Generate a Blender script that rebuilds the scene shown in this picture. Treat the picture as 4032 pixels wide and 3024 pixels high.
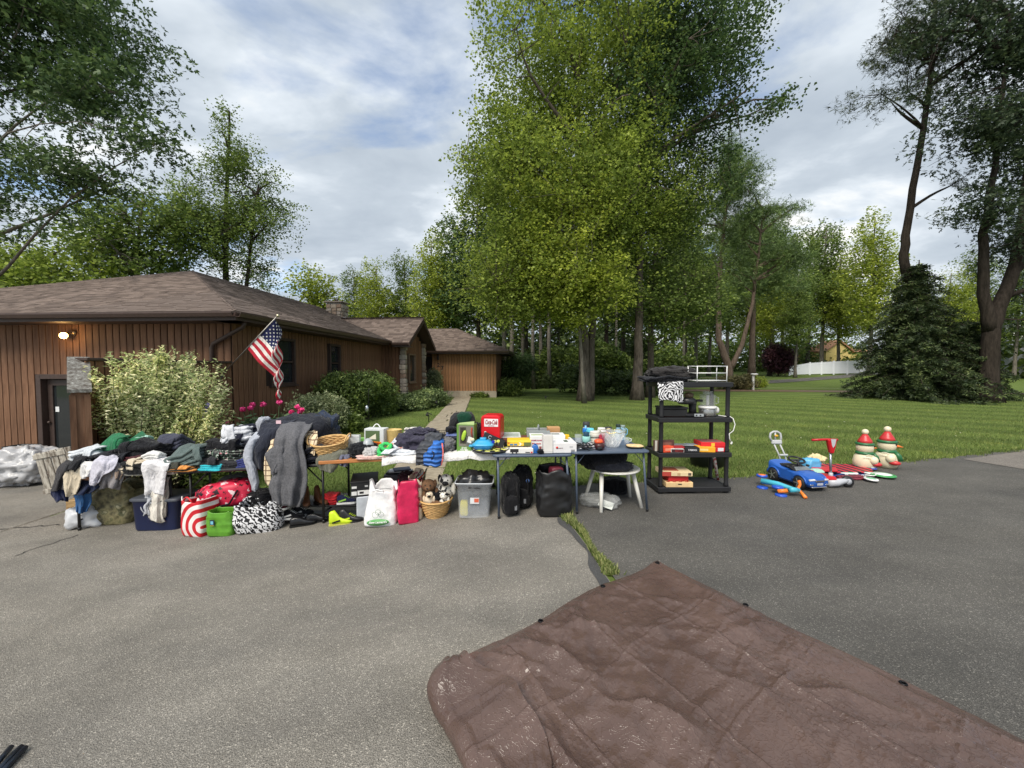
import bpy, math, random
import numpy as np
from mathutils import Vector, Matrix, Euler
random.seed(7)
R = math.radians
scene = bpy.context.scene
COL = scene.collection
for _o in list(bpy.data.objects):
 bpy.data.objects.remove(_o)
# ------------------------------------------------------------------ camera
EYE, FPX, PU, PV = 1.6, 1515.0, 2016.0, 1512.0
PITCH = math.atan(60 / FPX)
cam_data = bpy.data.cameras.new('camera')
cam_data.sensor_width = 36.0
cam_data.lens = FPX / 4032 * 36
cam_data.clip_start = 0.05
cam_data.clip_end = 2000
cam = bpy.data.objects.new('camera', cam_data)
cam.location = (0, 0, EYE)
cam.rotation_euler = (R(90) - PITCH, 0, 0)
COL.objects.link(cam)
scene.camera = cam
# ------------------------------------------------------------------ world, sun, exposure
SUN_EL, SUN_AZ = R(52), R(205)          # azimuth the light comes from, clockwise from +Y
world = bpy.data.worlds.new('World')
scene.world = world
world.use_nodes = True
_nt = world.node_tree
_nt.nodes.clear()
def _wn(t, **k):
 n = _nt.nodes.new(t)
 for a, b in k.items():
  setattr(n, a, b)
 return n
def _wl(a, b):
 _nt.links.new(a, b)
def _wm(op, a, b=None, c=None):
 n = _wn('ShaderNodeMath', operation=op)
 for i, x in enumerate((a, b, c)):
  if x is None:
   continue
  if isinstance(x, (int, float)):
   n.inputs[i].default_value = x
  else:
   _wl(x, n.inputs[i])
 return n.outputs[0]
sky = _wn('ShaderNodeTexSky', sky_type='NISHITA', sun_disc=False)
sky.sun_elevation = SUN_EL
sky.sun_rotation = SUN_AZ
sky.air_density = 1.0
sky.dust_density = 1.2
sky.ozone_density = 1.6
tc = _wn('ShaderNodeTexCoord')
sep = _wn('ShaderNodeSeparateXYZ')
_wl(tc.outputs['Generated'], sep.inputs[0])
zc = _wm('ADD', _wm('MAXIMUM', sep.outputs[2], 0.0), 0.16)
cx = _wm('DIVIDE', sep.outputs[0], zc)
cy = _wm('DIVIDE', sep.outputs[1], zc)
comb = _wn('ShaderNodeCombineXYZ')
_wl(cx, comb.inputs[0]); _wl(cy, comb.inputs[1])
def _noise(scale, detail, rough, off, dist=0.0):
 mp = _wn('ShaderNodeMapping')
 mp.inputs['Location'].default_value = off
 mp.inputs['Scale'].default_value = (1.0, 1.25, 1.0)
 _wl(comb.outputs[0], mp.inputs[0])
 n = _wn('ShaderNodeTexNoise')
 n.inputs['Scale'].default_value = scale
 n.inputs['Detail'].default_value = detail
 n.inputs['Roughness'].default_value = rough
 n.inputs['Distortion'].default_value = dist
 _wl(mp.outputs[0], n.inputs['Vector'])
 return n.outputs[0]
def _ramp(fac, stops):
 r = _wn('ShaderNodeValToRGB')
 e = r.color_ramp.elements
 while len(e) > 2:
  e.remove(e[-1])
 for i, (p, c) in enumerate(stops):
  if i >= 2:
   e.new(p)
  e[i].position = p
  e[i].color = (*c, 1)
 _wl(fac, r.inputs[0])
 return r.outputs[0]
n_cover = _noise(1.05, 8.0, 0.55, (20.2, 9.9, 0), 0.35)      # gaps of blue
n_shade = _noise(1.15, 6.0, 0.56, (27.2, 12.9, 0), 0.3)      # grey bellies and pale edges
cover = _ramp(n_cover, [(0.35, (0.05, 0.05, 0.05)), (0.46, (1, 1, 1))])
shade = _ramp(n_shade, [(0.36, (0.280, 0.322, 0.372)), (0.49, (0.345, 0.388, 0.435)), (0.57, (0.46, 0.50, 0.54)), (0.67, (0.68, 0.67, 0.64))])
bg_sky = _wn('ShaderNodeBackground')
bg_sky.inputs[1].default_value = 0.11
_wl(sky.outputs[0], bg_sky.inputs[0])
bg_cl = _wn('ShaderNodeBackground')
bg_cl.inputs[1].default_value = 0.93
_wl(shade, bg_cl.inputs[0])
mixs = _wn('ShaderNodeMixShader')
_wl(cover, mixs.inputs[0]); _wl(bg_sky.outputs[0], mixs.inputs[1]); _wl(bg_cl.outputs[0], mixs.inputs[2])
wout = _wn('ShaderNodeOutputWorld')
_wl(mixs.outputs[0], wout.inputs[0])
sun_data = bpy.data.lights.new('sun', 'SUN')
sun_data.energy = 2.1
sun_data.angle = R(32)
sun_data.color = (1.0, 0.93, 0.82)
sun = bpy.data.objects.new('sun', sun_data)
_d = Vector((math.sin(SUN_AZ) * math.cos(SUN_EL), math.cos(SUN_AZ) * math.cos(SUN_EL), math.sin(SUN_EL)))
sun.rotation_euler = (-_d).to_track_quat('-Z', 'Y').to_euler()
COL.objects.link(sun)
vs = scene.view_settings
vs.view_transform = 'Standard'
vs.look = 'None'
vs.exposure = 0.92
vs.gamma = 1.0
vs.use_curve_mapping = False
scene.cycles.use_denoising = True
scene.cycles.max_bounces = 8
scene.cycles.transparent_max_bounces = 8
scene.cycles.diffuse_bounces = 3
# ------------------------------------------------------------------ measuring helpers (place survey from the photograph)
_cp, _sp = math.cos(PITCH), math.sin(PITCH)
def ray(u, v):
 x, y = (u - PU) / FPX, -(v - PV) / FPX
 return Vector((x, _cp + y * _sp, -_sp + y * _cp))
def at(u, v, z=0.0):
 d = ray(u, v)
 return Vector((0, 0, EYE)) + d * ((z - EYE) / d.z)
def dep(u, v, y):
 d = ray(u, v)
 return Vector((0, 0, EYE)) + d * (y / d.y)
def lerp(a, b, t):
 return a + (b - a) * t
def smooth01(t):
 t = min(1.0, max(0.0, t))
 return t * t * (3 - 2 * t)
_GX = [(-40, -0.62), (-10.7, -0.61), (-5.2, -0.42), (-4.07, -0.37), (-2.2, -0.25), (-0.1, -0.03), (0.6, 0.0), (200, 0.0)]
def side_fall(x):
 return np.interp(x, [p[0] for p in _GX], [p[1] for p in _GX])
def wing_x(y):
 return -6.40 + 0.061 * (y - 5.71)
def gz(x, y):
 x = np.asarray(x, float); y = np.asarray(y, float)
 t = np.clip((y - 5.0) / 5.0, 0, 1)
 t = t * t * (3 - 2 * t)
 low = (x < wing_x(y) - 0.05) & (y < 9.5)
 t = np.where(low, 0.0, t)
 z = side_fall(x) * (1 - t)
 far = np.clip(y - 30, 0, 60)
 return z + far * 0.030
def gzf(x, y):
 return float(gz(x, y))
# ------------------------------------------------------------------ noise
def _hash(ix, iy, iz, seed):
 h = (ix * 374761393 + iy * 668265263 + iz * 2147483647 + seed * 974634777) & 0xFFFFFFFF
 h = ((h ^ (h >> 13)) * 1274126177) & 0xFFFFFFFF
 return ((h ^ (h >> 16)) & 0xFFFF) / 32767.5 - 1.0
def vnoise(p, seed=0):
 p = np.asarray(p, float)
 i = np.floor(p).astype(np.int64)
 f = p - i
 f = f * f * (3 - 2 * f)
 r = 0
 for dx in (0, 1):
  wx = f[..., 0] if dx else 1 - f[..., 0]
  for dy in (0, 1):
   wy = f[..., 1] if dy else 1 - f[..., 1]
   for dz in (0, 1):
    wz = f[..., 2] if dz else 1 - f[..., 2]
    r = r + wx * wy * wz * _hash(i[..., 0] + dx, i[..., 1] + dy, i[..., 2] + dz, seed)
 return r
def fbm(p, seed=0, octv=4, gain=0.5):
 p = np.asarray(p, float)
 a, r = 1.0, 0
 for k in range(octv):
  r = r + a * vnoise(p, seed + k * 17)
  p = p * 2.03 + 5.3
  a *= gain
 return r
def ridged(p, seed=0, octv=3):
 p = np.asarray(p, float)
 a, r = 1.0, 0
 for k in range(octv):
  r = r + a * (1 - np.abs(vnoise(p, seed + k * 31)) * 2)
  p = p * 2.1 + 3.7
  a *= 0.5
 return r
# ------------------------------------------------------------------ materials
_MATS = {}
def _mk(name):
 m = bpy.data.materials.new(name)
 m.use_nodes = True
 nt = m.node_tree
 return m, nt, nt.nodes['Principled BSDF']
def _nz(nt, scale, detail=3.0, rough=0.6, coord='Object', sc3=None):
 t = nt.nodes.new('ShaderNodeTexCoord')
 n = nt.nodes.new('ShaderNodeTexNoise')
 n.inputs['Scale'].default_value = scale
 n.inputs['Detail'].default_value = detail
 n.inputs['Roughness'].default_value = rough
 if sc3:
  mp = nt.nodes.new('ShaderNodeMapping')
  mp.inputs['Scale'].default_value = sc3
  nt.links.new(t.outputs[coord], mp.inputs[0])
  nt.links.new(mp.outputs[0], n.inputs['Vector'])
 else:
  nt.links.new(t.outputs[coord], n.inputs['Vector'])
 return n
def _cr(nt, fac, stops):
 r = nt.nodes.new('ShaderNodeValToRGB')
 e = r.color_ramp.elements
 for i, (p, c) in enumerate(stops):
  if i >= 2:
   e.new(p)
  e[i].position = p
  e[i].color = (c[0], c[1], c[2], 1)
 nt.links.new(fac, r.inputs[0])
 return r
def _bump(nt, bsdf, h, strength=0.3, dist=0.01):
 b = nt.nodes.new('ShaderNodeBump')
 b.inputs['Strength'].default_value = strength
 b.inputs['Distance'].default_value = dist
 nt.links.new(h, b.inputs['Height'])
 nt.links.new(b.outputs[0], bsdf.inputs['Normal'])
 return b
def _mulc(c, k):
 return tuple(min(1.0, x * k) for x in c)
def surf(name, color, rough=0.6, var=0.18, scale=14.0, bump=0.15, metal=0.0, bscale=None, spec=0.5, sheen=0.0, coord='Object'):
 """plain painted, plastic, cloth or metal surface with soft colour variation and fine relief"""
 if name in _MATS:
  return _MATS[name]
 m, nt, b = _mk(name)
 n = _nz(nt, scale, coord=coord)
 r = _cr(nt, n.outputs[0], [(0.3, _mulc(color, 1 - var)), (0.7, _mulc(color, 1 + var))])
 nt.links.new(r.outputs[0], b.inputs['Base Color'])
 b.inputs['Roughness'].default_value = rough
 b.inputs['Metallic'].default_value = metal
 b.inputs['Specular IOR Level'].default_value = spec
 if sheen:
  b.inputs['Sheen Weight'].default_value = sheen
 if bump:
  n2 = _nz(nt, bscale or scale * 6, 4.0, coord=coord)
  _bump(nt, b, n2.outputs[0], bump, 0.004)
 _MATS[name] = m
 return m
def fabric(color, name=None, rough=0.95, weave=260.0):
 key = name or 'fabric_%d_%d_%d' % tuple(int(c * 255) for c in color)
 if key in _MATS: return _MATS[key]
 m = surf(key, color, rough=rough, var=0.16, scale=5.0, bump=0.5, bscale=38.0, spec=0.15, sheen=0.12)
 nt = m.node_tree; b = nt.nodes['Principled BSDF']
 b1 = b.inputs['Normal'].links[0].from_node
 n = _nz(nt, 7.0, 3.0, 0.55, sc3=(1.7, 1.7, 0.8)); n.inputs['Distortion'].default_value = 1.6
 b2 = nt.nodes.new('ShaderNodeBump'); b2.inputs['Strength'].default_value = 0.75; b2.inputs['Distance'].default_value = 0.045
 nt.links.new(n.outputs[0], b2.inputs['Height']); nt.links.new(b2.outputs[0], b1.inputs['Normal'])
 return m
def plastic(color, rough=0.35):
 return surf('plastic_%d_%d_%d_%d' % (*[int(c * 255) for c in color], int(rough * 100)), color, rough=rough, var=0.07, scale=8.0, bump=0.04)
def card(color, rough=0.55):
 return surf('card_%d_%d_%d' % tuple(int(c * 255) for c in color), color, rough=rough, var=0.06, scale=9.0, bump=0.05)
def metal(color, rough=0.35):
 return surf('metal_%d_%d_%d' % tuple(int(c * 255) for c in color), color, rough=rough, var=0.1, metal=0.85, scale=9, bump=0.05)
def glass_mat(name, color=(0.95, 0.98, 0.98), alpha=0.25, rough=0.08):
 """clear plastic or thin glass"""
 if name in _MATS:
  return _MATS[name]
 m, nt, b = _mk(name)
 b.inputs['Base Color'].default_value = (*color, 1)
 b.inputs['Roughness'].default_value = rough
 n = _nz(nt, 6.0)
 r = _cr(nt, n.outputs[0], [(0.3, (alpha * 0.8,) * 3), (0.7, (min(1, alpha * 1.2),) * 3)])
 nt.links.new(r.outputs[0], b.inputs['Alpha'])
 _MATS[name] = m
 return m
def pattern(name, builder):
 if name in _MATS:
  return _MATS[name]
 m, nt, b = _mk(name)
 builder(nt, b)
 _MATS[name] = m
 return m
# ------------------------------------------------------------------ objects
def tag(o, label=None, cat=None, group=None, kind=None):
 if label: o['label'] = label
 if cat: o['category'] = cat
 if group: o['group'] = group
 if kind: o['kind'] = kind
 return o
def thing(name, label, cat, loc=(0, 0, 0), rz=0.0, group=None):
 o = bpy.data.objects.new(name, None)
 o.empty_display_size = 0.1
 o.location = loc
 o.rotation_euler = (0, 0, rz)
 COL.objects.link(o)
 return tag(o, label, cat, group)
def link(name, me, mat=None, parent=None):
 o = bpy.data.objects.new(name, me)
 COL.objects.link(o)
 if mat is not None:
  for mm in (mat if isinstance(mat, (list, tuple)) else [mat]):
   if len(me.materials) < (len(mat) if isinstance(mat, (list, tuple)) else 1):
    me.materials.append(mm)
 if parent is not None:
  o.parent = parent
 return o
def mesh_np(name, verts, faces, smooth=False):
 """verts (n,3) array, faces (m,k) array of equal sized faces"""
 me = bpy.data.meshes.new(name)
 verts = np.ascontiguousarray(verts, dtype=np.float32)
 faces = np.ascontiguousarray(faces, dtype=np.int32)
 m, k = faces.shape
 me.vertices.add(len(verts))
 me.vertices.foreach_set('co', verts.ravel())
 me.loops.add(m * k)
 me.loops.foreach_set('vertex_index', faces.ravel())
 me.polygons.add(m)
 me.polygons.foreach_set('loop_start', np.arange(0, m * k, k, dtype=np.int32))
 me.polygons.foreach_set('loop_total', np.full(m, k, dtype=np.int32))
 if smooth:
  me.polygons.foreach_set('use_smooth', np.ones(m, dtype=bool))
 me.update(calc_edges=True)
 return me
class MB:
 """collects shapes in local coordinates and links them as one mesh"""
 def __init__(s):
  s.v = []; s.f = []; s.sm = []; s.mi = []
 def add(s, vs_, fs, smooth=False, mi=0):
  k = len(s.v)
  s.v += [tuple(p) for p in vs_]
  for f in fs:
   s.f.append([i + k for i in f]); s.sm.append(smooth); s.mi.append(mi)
  return s
 def box(s, c, d, rot=None, bev=0.0, mi=0):
  x, y, z = d[0] / 2, d[1] / 2, d[2] / 2
  if bev <= 0:
   vs_ = [(-x, -y, -z), (x, -y, -z), (x, y, -z), (-x, y, -z), (-x, -y, z), (x, -y, z), (x, y, z), (-x, y, z)]
   fs = [(0, 3, 2, 1), (4, 5, 6, 7), (0, 1, 5, 4), (1, 2, 6, 5), (2, 3, 7, 6), (3, 0, 4, 7)]
  else:
   bv = min(bev, x * 0.9, y * 0.9, z * 0.9)
   vs_ = []
   for zz, ins in ((-z, bv), (-z + bv, 0), (z - bv, 0), (z, bv)):
    xx, yy = x - ins, y - ins
    for sx, sy in ((-1, -1), (1, -1), (1, 1), (-1, 1)):
     vs_ += [(sx * xx, sy * (yy - (bv if ins == 0 else 0)), zz), (sx * (xx - (bv if ins == 0 else 0)), sy * yy, zz)]
   fs = []
   ring = []
   for L in range(4):
    o = L * 8
    ring.append([o + 0, o + 1, o + 3, o + 2, o + 4, o + 5, o + 7, o + 6])
   for L in range(3):
    a, b = ring[L], ring[L + 1]
    for i in range(8):
     j = (i + 1) % 8
     fs.append((a[i], a[j], b[j], b[i]))
   fs.append(ring[0][::-1]); fs.append(ring[3])
  M = rot if rot is not None else Matrix.Identity(3)
  s.add([tuple(Vector(c) + M @ Vector(p)) for p in vs_], fs, False, mi)
  return s
 def tube(s, pts, r, n=8, cap=True, closed=False, mi=0):
  pts = [Vector(p) for p in pts]
  rs = r if isinstance(r, (list, tuple)) else [r] * len(pts)
  N = len(pts)
  vs_, fs = [], []
  prev = None
  for i, p in enumerate(pts):
   a = pts[(i - 1) % N] if (closed or i > 0) else p
   b = pts[(i + 1) % N] if (closed or i < N - 1) else p
   t = (b - a)
   t = t.normalized() if t.length > 1e-9 else Vector((0, 0, 1))
   if prev is None:
    up = Vector((0, 0, 1)) if abs(t.z) < 0.9 else Vector((1, 0, 0))
    x = t.cross(up).normalized()
   else:
    x = prev - t * prev.dot(t)
    x = x.normalized() if x.length > 1e-6 else t.orthogonal().normalized()
   prev = x
   y = t.cross(x)
   for k in range(n):
    th = 2 * math.pi * k / n
    vs_.append(p + (x * math.cos(th) + y * math.sin(th)) * rs[i])
  for i in range(N if closed else N - 1):
   j = (i + 1) % N
   for k in range(n):
    l = (k + 1) % n
    fs.append((i * n + k, i * n + l, j * n + l, j * n + k))
  if cap and not closed:
   fs.append(tuple(range(n))[::-1])
   fs.append(tuple((N - 1) * n + k for k in range(n)))
  return s.add(vs_, fs, True, mi)
 def lathe(s, prof, c=(0, 0, 0), n=20, sx=1.0, sy=1.0, axis=None, mi=0, cap=True):
  """profile of (radius, height)"""
  vs_, fs = [], []
  for r_, h in prof:
   for k in range(n):
    th = 2 * math.pi * k / n
    vs_.append(Vector((r_ * math.cos(th) * sx, r_ * math.sin(th) * sy, h)))
  M = axis if axis is not None else Matrix.Identity(3)
  vs_ = [Vector(c) + M @ p for p in vs_]
  for i in range(len(prof) - 1):
   for k in range(n):
    l = (k + 1) % n
    fs.append((i * n + k, i * n + l, (i + 1) * n + l, (i + 1) * n + k))
  if cap:
   if prof[0][0] > 1e-6: fs.append(tuple(range(n))[::-1])
   if prof[-1][0] > 1e-6: fs.append(tuple((len(prof) - 1) * n + k for k in range(n)))
  return s.add(vs_, fs, True, mi)
 def ball(s, c, r, n=14, mi=0):
  rr = r if isinstance(r, (list, tuple)) else (r, r, r)
  prof = [(max(1e-4, math.sin(math.pi * i / (n // 2 + 1))), -math.cos(math.pi * i / (n // 2 + 1))) for i in range(n // 2 + 2)]
  vs_, fs = [], []
  for a, h in prof:
   for k in range(n):
    th = 2 * math.pi * k / n
    vs_.append((c[0] + a * math.cos(th) * rr[0], c[1] + a * math.sin(th) * rr[1], c[2] + h * rr[2]))
  for i in range(len(prof) - 1):
   for k in range(n):
    l = (k + 1) % n
    fs.append((i * n + k, i * n + l, (i + 1) * n + l, (i + 1) * n + k))
  return s.add(vs_, fs, True, mi)
 def prism(s, poly, z0, z1, mi=0):
  n = len(poly)
  vs_ = [(p[0], p[1], z0) for p in poly] + [(p[0], p[1], z1) for p in poly]
  fs = [tuple(range(n))[::-1], tuple(range(n, 2 * n))] + [(i, (i + 1) % n, n + (i + 1) % n, n + i) for i in range(n)]
  return s.add(vs_, fs, False, mi)
 def extr(s, poly3, vec, mi=0):
  """closed 3-D polygon pushed along vec"""
  n = len(poly3); vec = Vector(vec)
  vs_ = [Vector(p) for p in poly3] + [Vector(p) + vec for p in poly3]
  fs = [tuple(range(n))[::-1], tuple(range(n, 2 * n))] + [(i, (i + 1) % n, n + (i + 1) % n, n + i) for i in range(n)]
  return s.add(vs_, fs, False, mi)
 def mesh(s, name):
  me = bpy.data.meshes.new(name)
  me.from_pydata(s.v, [], s.f)
  me.polygons.foreach_set('use_smooth', s.sm)
  me.polygons.foreach_set('material_index', s.mi)
  me.update()
  return me
 def build(s, name, mat, parent=None, soft=False):
  o = link(name, s.mesh(name), mat, parent)
  return o
def copy_tree(o, parent=None):
 c = o.copy()
 COL.objects.link(c)
 c.parent = parent
 for ch in list(o.children):
  copy_tree(ch, c)
 return c
def auto_smooth(o, deg=40):
 me = o.data
 me.polygons.foreach_set('use_smooth', [True] * len(me.polygons))
 try:
  me.set_sharp_from_angle(angle=R(deg))
 except Exception:
  pass
 return o
def text_part(s, size, mat, parent, loc, rot, name='lettering', shear=0.0, ext=0.0008, width=None, bold=0.0, align='CENTER'):
 cu = bpy.data.curves.new(name, 'FONT')
 cu.body = s
 cu.size = size
 cu.shear = shear
 cu.extrude = ext
 cu.offset = bold
 cu.align_x = align
 cu.align_y = 'CENTER'
 cu.resolution_u = 3
 tmp = bpy.data.objects.new('tmp', cu)
 me = bpy.data.meshes.new_from_object(tmp)
 bpy.data.objects.remove(tmp)
 me.name = name
 me.materials.clear()
 o = link(name, me, mat, parent)
 o.location = loc
 o.rotation_euler = rot
 if width and len(me.vertices):
  xs = [v.co.x for v in me.vertices]
  k = width / max(1e-6, max(xs) - min(xs))
  o.scale = (k, 1, 1)
 return o
def rotm(rx=0, ry=0, rz=0):
 return Euler((rx, ry, rz)).to_matrix()
# ================================================================== THE SETTING: ground
def asphalt(name, dark, mid, light, speck, sscale=1.0, patch=0.25):
 m, nt, b = _mk(name)
 n1 = _nz(nt, 210.0 * sscale, 2.0, 0.9)
 r1 = _cr(nt, n1.outputs[0], [(0.30, dark), (0.50, mid), (0.68, light)])
 v = nt.nodes.new('ShaderNodeTexVoronoi')
 v.inputs['Scale'].default_value = 170.0 * sscale
 t = nt.nodes.new('ShaderNodeTexCoord'); nt.links.new(t.outputs['Object'], v.inputs['Vector'])
 sp = _cr(nt, v.outputs['Color'], [(0.80, (0, 0, 0)), (0.90, (1, 1, 1))])
 sep_ = nt.nodes.new('ShaderNodeSeparateColor'); nt.links.new(v.outputs['Color'], sep_.inputs[0])
 sp2 = _cr(nt, sep_.outputs[0], [(0.90, (0, 0, 0)), (1.0, (1, 1, 1))])
 mx = nt.nodes.new('ShaderNodeMix'); mx.data_type = 'RGBA'
 nt.links.new(sp2.outputs[0], mx.inputs['Factor'])
 nt.links.new(r1.outputs[0], mx.inputs['A'])
 mx.inputs['B'].default_value = (*speck, 1)
 n2 = _nz(nt, 1.1, 5.0, 0.6, sc3=(1, 1.6, 1))
 r2 = _cr(nt, n2.outputs[0], [(0.30, (1 - patch,) * 3), (0.70, (1 + patch * 0.6,) * 3)])
 mu = nt.nodes.new('ShaderNodeMix'); mu.data_type = 'RGBA'; mu.blend_type = 'MULTIPLY'
 mu.inputs['Factor'].default_value = 1.0
 nt.links.new(mx.outputs['Result'], mu.inputs['A']); nt.links.new(r2.outputs[0], mu.inputs['B'])
 n4 = _nz(nt, 0.33, 6.0, 0.62, sc3=(1, 2.6, 1)); r4 = _cr(nt, n4.outputs[0], [(0.36, (0.88, 0.88, 0.89)), (0.5, (1.06, 1.05, 1.04)), (0.66, (1.16, 1.14, 1.11))])
 mu2 = nt.nodes.new('ShaderNodeMix'); mu2.data_type = 'RGBA'; mu2.blend_type = 'MULTIPLY'; mu2.inputs['Factor'].default_value = 1.0
 nt.links.new(mu.outputs['Result'], mu2.inputs['A']); nt.links.new(r4.outputs[0], mu2.inputs['B'])
 nt.links.new(mu2.outputs['Result'], b.inputs['Base Color'])
 b.inputs['Roughness'].default_value = 0.85
 b.inputs['Specular IOR Level'].default_value = 0.35
 _bump(nt, b, v.outputs['Distance'], 0.9, 0.006)
 return m
M_OLD = asphalt('old_asphalt', (0.070, 0.065, 0.057), (0.195, 0.182, 0.160), (0.365, 0.345, 0.305), (0.46, 0.43, 0.375), 0.95, 0.26)
M_NEW = asphalt('new_asphalt', (0.045, 0.043, 0.039), (0.098, 0.094, 0.086), (0.18, 0.172, 0.157), (0.30, 0.285, 0.255), 1.15, 0.24)
M_SEAL = asphalt('sealed_asphalt', (0.05, 0.05, 0.05), (0.075, 0.075, 0.077), (0.11, 0.11, 0.11), (0.16, 0.16, 0.16), 1.3, 0.2)
def lawn_mat():
 m, nt, b = _mk('lawn_soil_and_turf')
 n = _nz(nt, 42.0, 4.0, 0.75)
 r = _cr(nt, n.outputs[0], [(0.28, (0.060, 0.086, 0.020)), (0.5, (0.122, 0.172, 0.042)), (0.72, (0.19, 0.245, 0.072))])
 t = nt.nodes.new('ShaderNodeTexCoord')
 mp = nt.nodes.new('ShaderNodeMapping'); mp.inputs['Rotation'].default_value = (0, 0, R(-58))
 nt.links.new(t.outputs['Object'], mp.inputs[0])
 w = nt.nodes.new('ShaderNodeTexWave'); w.inputs['Scale'].default_value = 0.17; w.inputs['Distortion'].default_value = 4.5
 w.inputs['Detail'].default_value = 3.0; w.inputs['Detail Scale'].default_value = 0.35
 nt.links.new(mp.outputs[0], w.inputs[0])
 rs = _cr(nt, w.outputs['Fac'], [(0.2, (0.86, 0.87, 0.86)), (0.8, (1.14, 1.13, 1.1))])
 n2 = _nz(nt, 0.9, 4.0, 0.6)
 rd = _cr(nt, n2.outputs[0], [(0.25, (0.80, 0.84, 0.8)), (0.6, (1.0, 1.0, 1.0)), (0.78, (1.45, 1.25, 1.05))])
 def mul(a, c):
  k = nt.nodes.new('ShaderNodeMix'); k.data_type = 'RGBA'; k.blend_type = 'MULTIPLY'; k.inputs['Factor'].default_value = 1
  nt.links.new(a, k.inputs['A']); nt.links.new(c, k.inputs['B']); return k.outputs['Result']
 nt.links.new(mul(mul(r.outputs[0], rs.outputs[0]), rd.outputs[0]), b.inputs['Base Color'])
 b.inputs['Roughness'].default_value = 0.9
 b.inputs['Specular IOR Level'].default_value = 0.15
 _bump(nt, b, n.outputs[0], 0.9, 0.03)
 return m
M_LAWN = lawn_mat()
def sheet(name, xs, yfun0, yfun1, ny, off, mat, xfun=None, ypow=1.0):
 """a sheet draped over the ground; xs columns, each from yfun0(x) to yfun1(x)"""
 V = np.zeros((len(xs), ny, 3))
 for i, x in enumerate(xs):
  t = np.linspace(0, 1, ny) ** ypow
  y = yfun0(x) + (yfun1(x) - yfun0(x)) * t
  xx = np.full(ny, x) if xfun is None else xfun(x, y)
  V[i, :, 0] = xx; V[i, :, 1] = y; V[i, :, 2] = gz(xx, y) + off
 nx = len(xs)
 idx = np.arange(nx * ny).reshape(nx, ny)
 F = np.stack([idx[:-1, :-1], idx[1:, :-1], idx[1:, 1:], idx[:-1, 1:]], -1).reshape(-1, 4)
 o = link(name, mesh_np(name, V.reshape(-1, 3), F, True), mat)
 o['kind'] = 'structure'
 return o
xs = np.concatenate([np.linspace(-400, -40, 10), np.linspace(-36, -7, 25), np.linspace(-6.7, -6.0, 15), np.linspace(-5.8, 12, 60), np.linspace(13, 60, 40), np.linspace(70, 420, 10)])
ground = sheet('ground', xs, lambda x: -30.0, lambda x: 420.0, 320, 0.0, M_LAWN, ypow=2.0)
tag(ground, 'mown green lawn with faint mower stripes and bare earth', 'lawn')
_BX = [(-60, 5.7), (-5.4, 5.72), (-3.1, 5.70), (-1.1, 5.42), (0.2, 5.08), (1.0, 5.2), (1.9, 5.35), (3.6, 5.65), (6.65, 6.5), (9.9, 7.45), (30, 13.0), (80, 20)]
_rng = np.random.default_rng(3)
def edge_y(x):
 if x < -6.42:
  return 8.75
 w = 0.035 * math.sin(x * 7.1) + 0.025 * math.sin(x * 17.3 + 1) + 0.02 * math.sin(x * 41.0)
 return float(np.interp(x, [p[0] for p in _BX], [p[1] for p in _BX])) + w
def seam_x(y):
 return 0.60 + (4.1 - y) * 0.125 + 0.007 * np.sin(np.asarray(y) * 6.0)
SE = seam_x(5.1)
oldx = np.concatenate([np.linspace(-60, -7, 30), np.linspace(-6.9, -6.35, 8), np.linspace(-6.2, 0.0, 90)])
tt = np.linspace(0, 1, 160)
drv_old = sheet('old_driveway', np.concatenate([np.linspace(-60, -7, 30), np.linspace(-6.9, -6.44, 8), np.linspace(-6.40, -0.05, 110)]), lambda x: -8.0, edge_y, 60, 0.010, M_OLD)
tag(drv_old, 'worn pale grey asphalt driveway with exposed stones', 'driveway')
V = []; ysr = np.linspace(-8, 5.06, 90)
for k in range(9):
 f = k / 8
 for y in ysr:
  x = -0.05 + (float(seam_x(y)) - 0.02 + 0.05) * f
  V.append((x, y, gzf(x, y) + 0.0101))
idx = np.arange(9 * 90).reshape(9, 90)
F = np.stack([idx[:-1, :-1], idx[1:, :-1], idx[1:, 1:], idx[:-1, 1:]], -1).reshape(-1, 4)
o = link('old_driveway_edge', mesh_np('old_driveway_edge', np.array(V), F, True), M_OLD); tag(o, 'worn asphalt along the grassy seam', 'driveway', kind='structure')
V = []; cols = np.concatenate([np.linspace(0, 1, 20) * 0.09, np.linspace(0.1, 1, 80)])
cols = np.linspace(0, 1, 120) ** 1.6
for f in cols:
 for j in range(70):
  t = j / 69
  x1 = 60.0
  y = -8 + 13.0 * t
  x = float(seam_x(y)) + 0.03 + (x1 - float(seam_x(y)) - 0.03) * f
  ye = edge_y(x)
  y2 = -8 + (ye + 8) * t
  xs_ = float(seam_x(y2)) + 0.03
  x = xs_ + (x1 - xs_) * f
  y2 = -8 + (edge_y(x) + 8) * t
  V.append((x, y2, gzf(x, y2) + 0.014))
idx = np.arange(120 * 70).reshape(120, 70)
F = np.stack([idx[:-1, :-1], idx[1:, :-1], idx[1:, 1:], idx[:-1, 1:]], -1).reshape(-1, 4)
drv_new = link('new_driveway', mesh_np('new_driveway', np.array(V), F, True), M_NEW)
tag(drv_new, 'newer dark asphalt driveway on the far side of the grassy seam', 'driveway', kind='structure')
V = []
ysr = np.linspace(2.5, 5.0, 60)
for k in range(2):
 for i, y in enumerate(ysr):
  w = 0.065 + 0.03 * math.sin(i * 0.23) + 0.012 * math.sin(i * 0.61)
  x = float(seam_x(y)) - 0.03 - (w if k else 0)
  V.append((x, y, gzf(x, y) + 0.0155))
idx = np.arange(120).reshape(2, 60)
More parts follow.
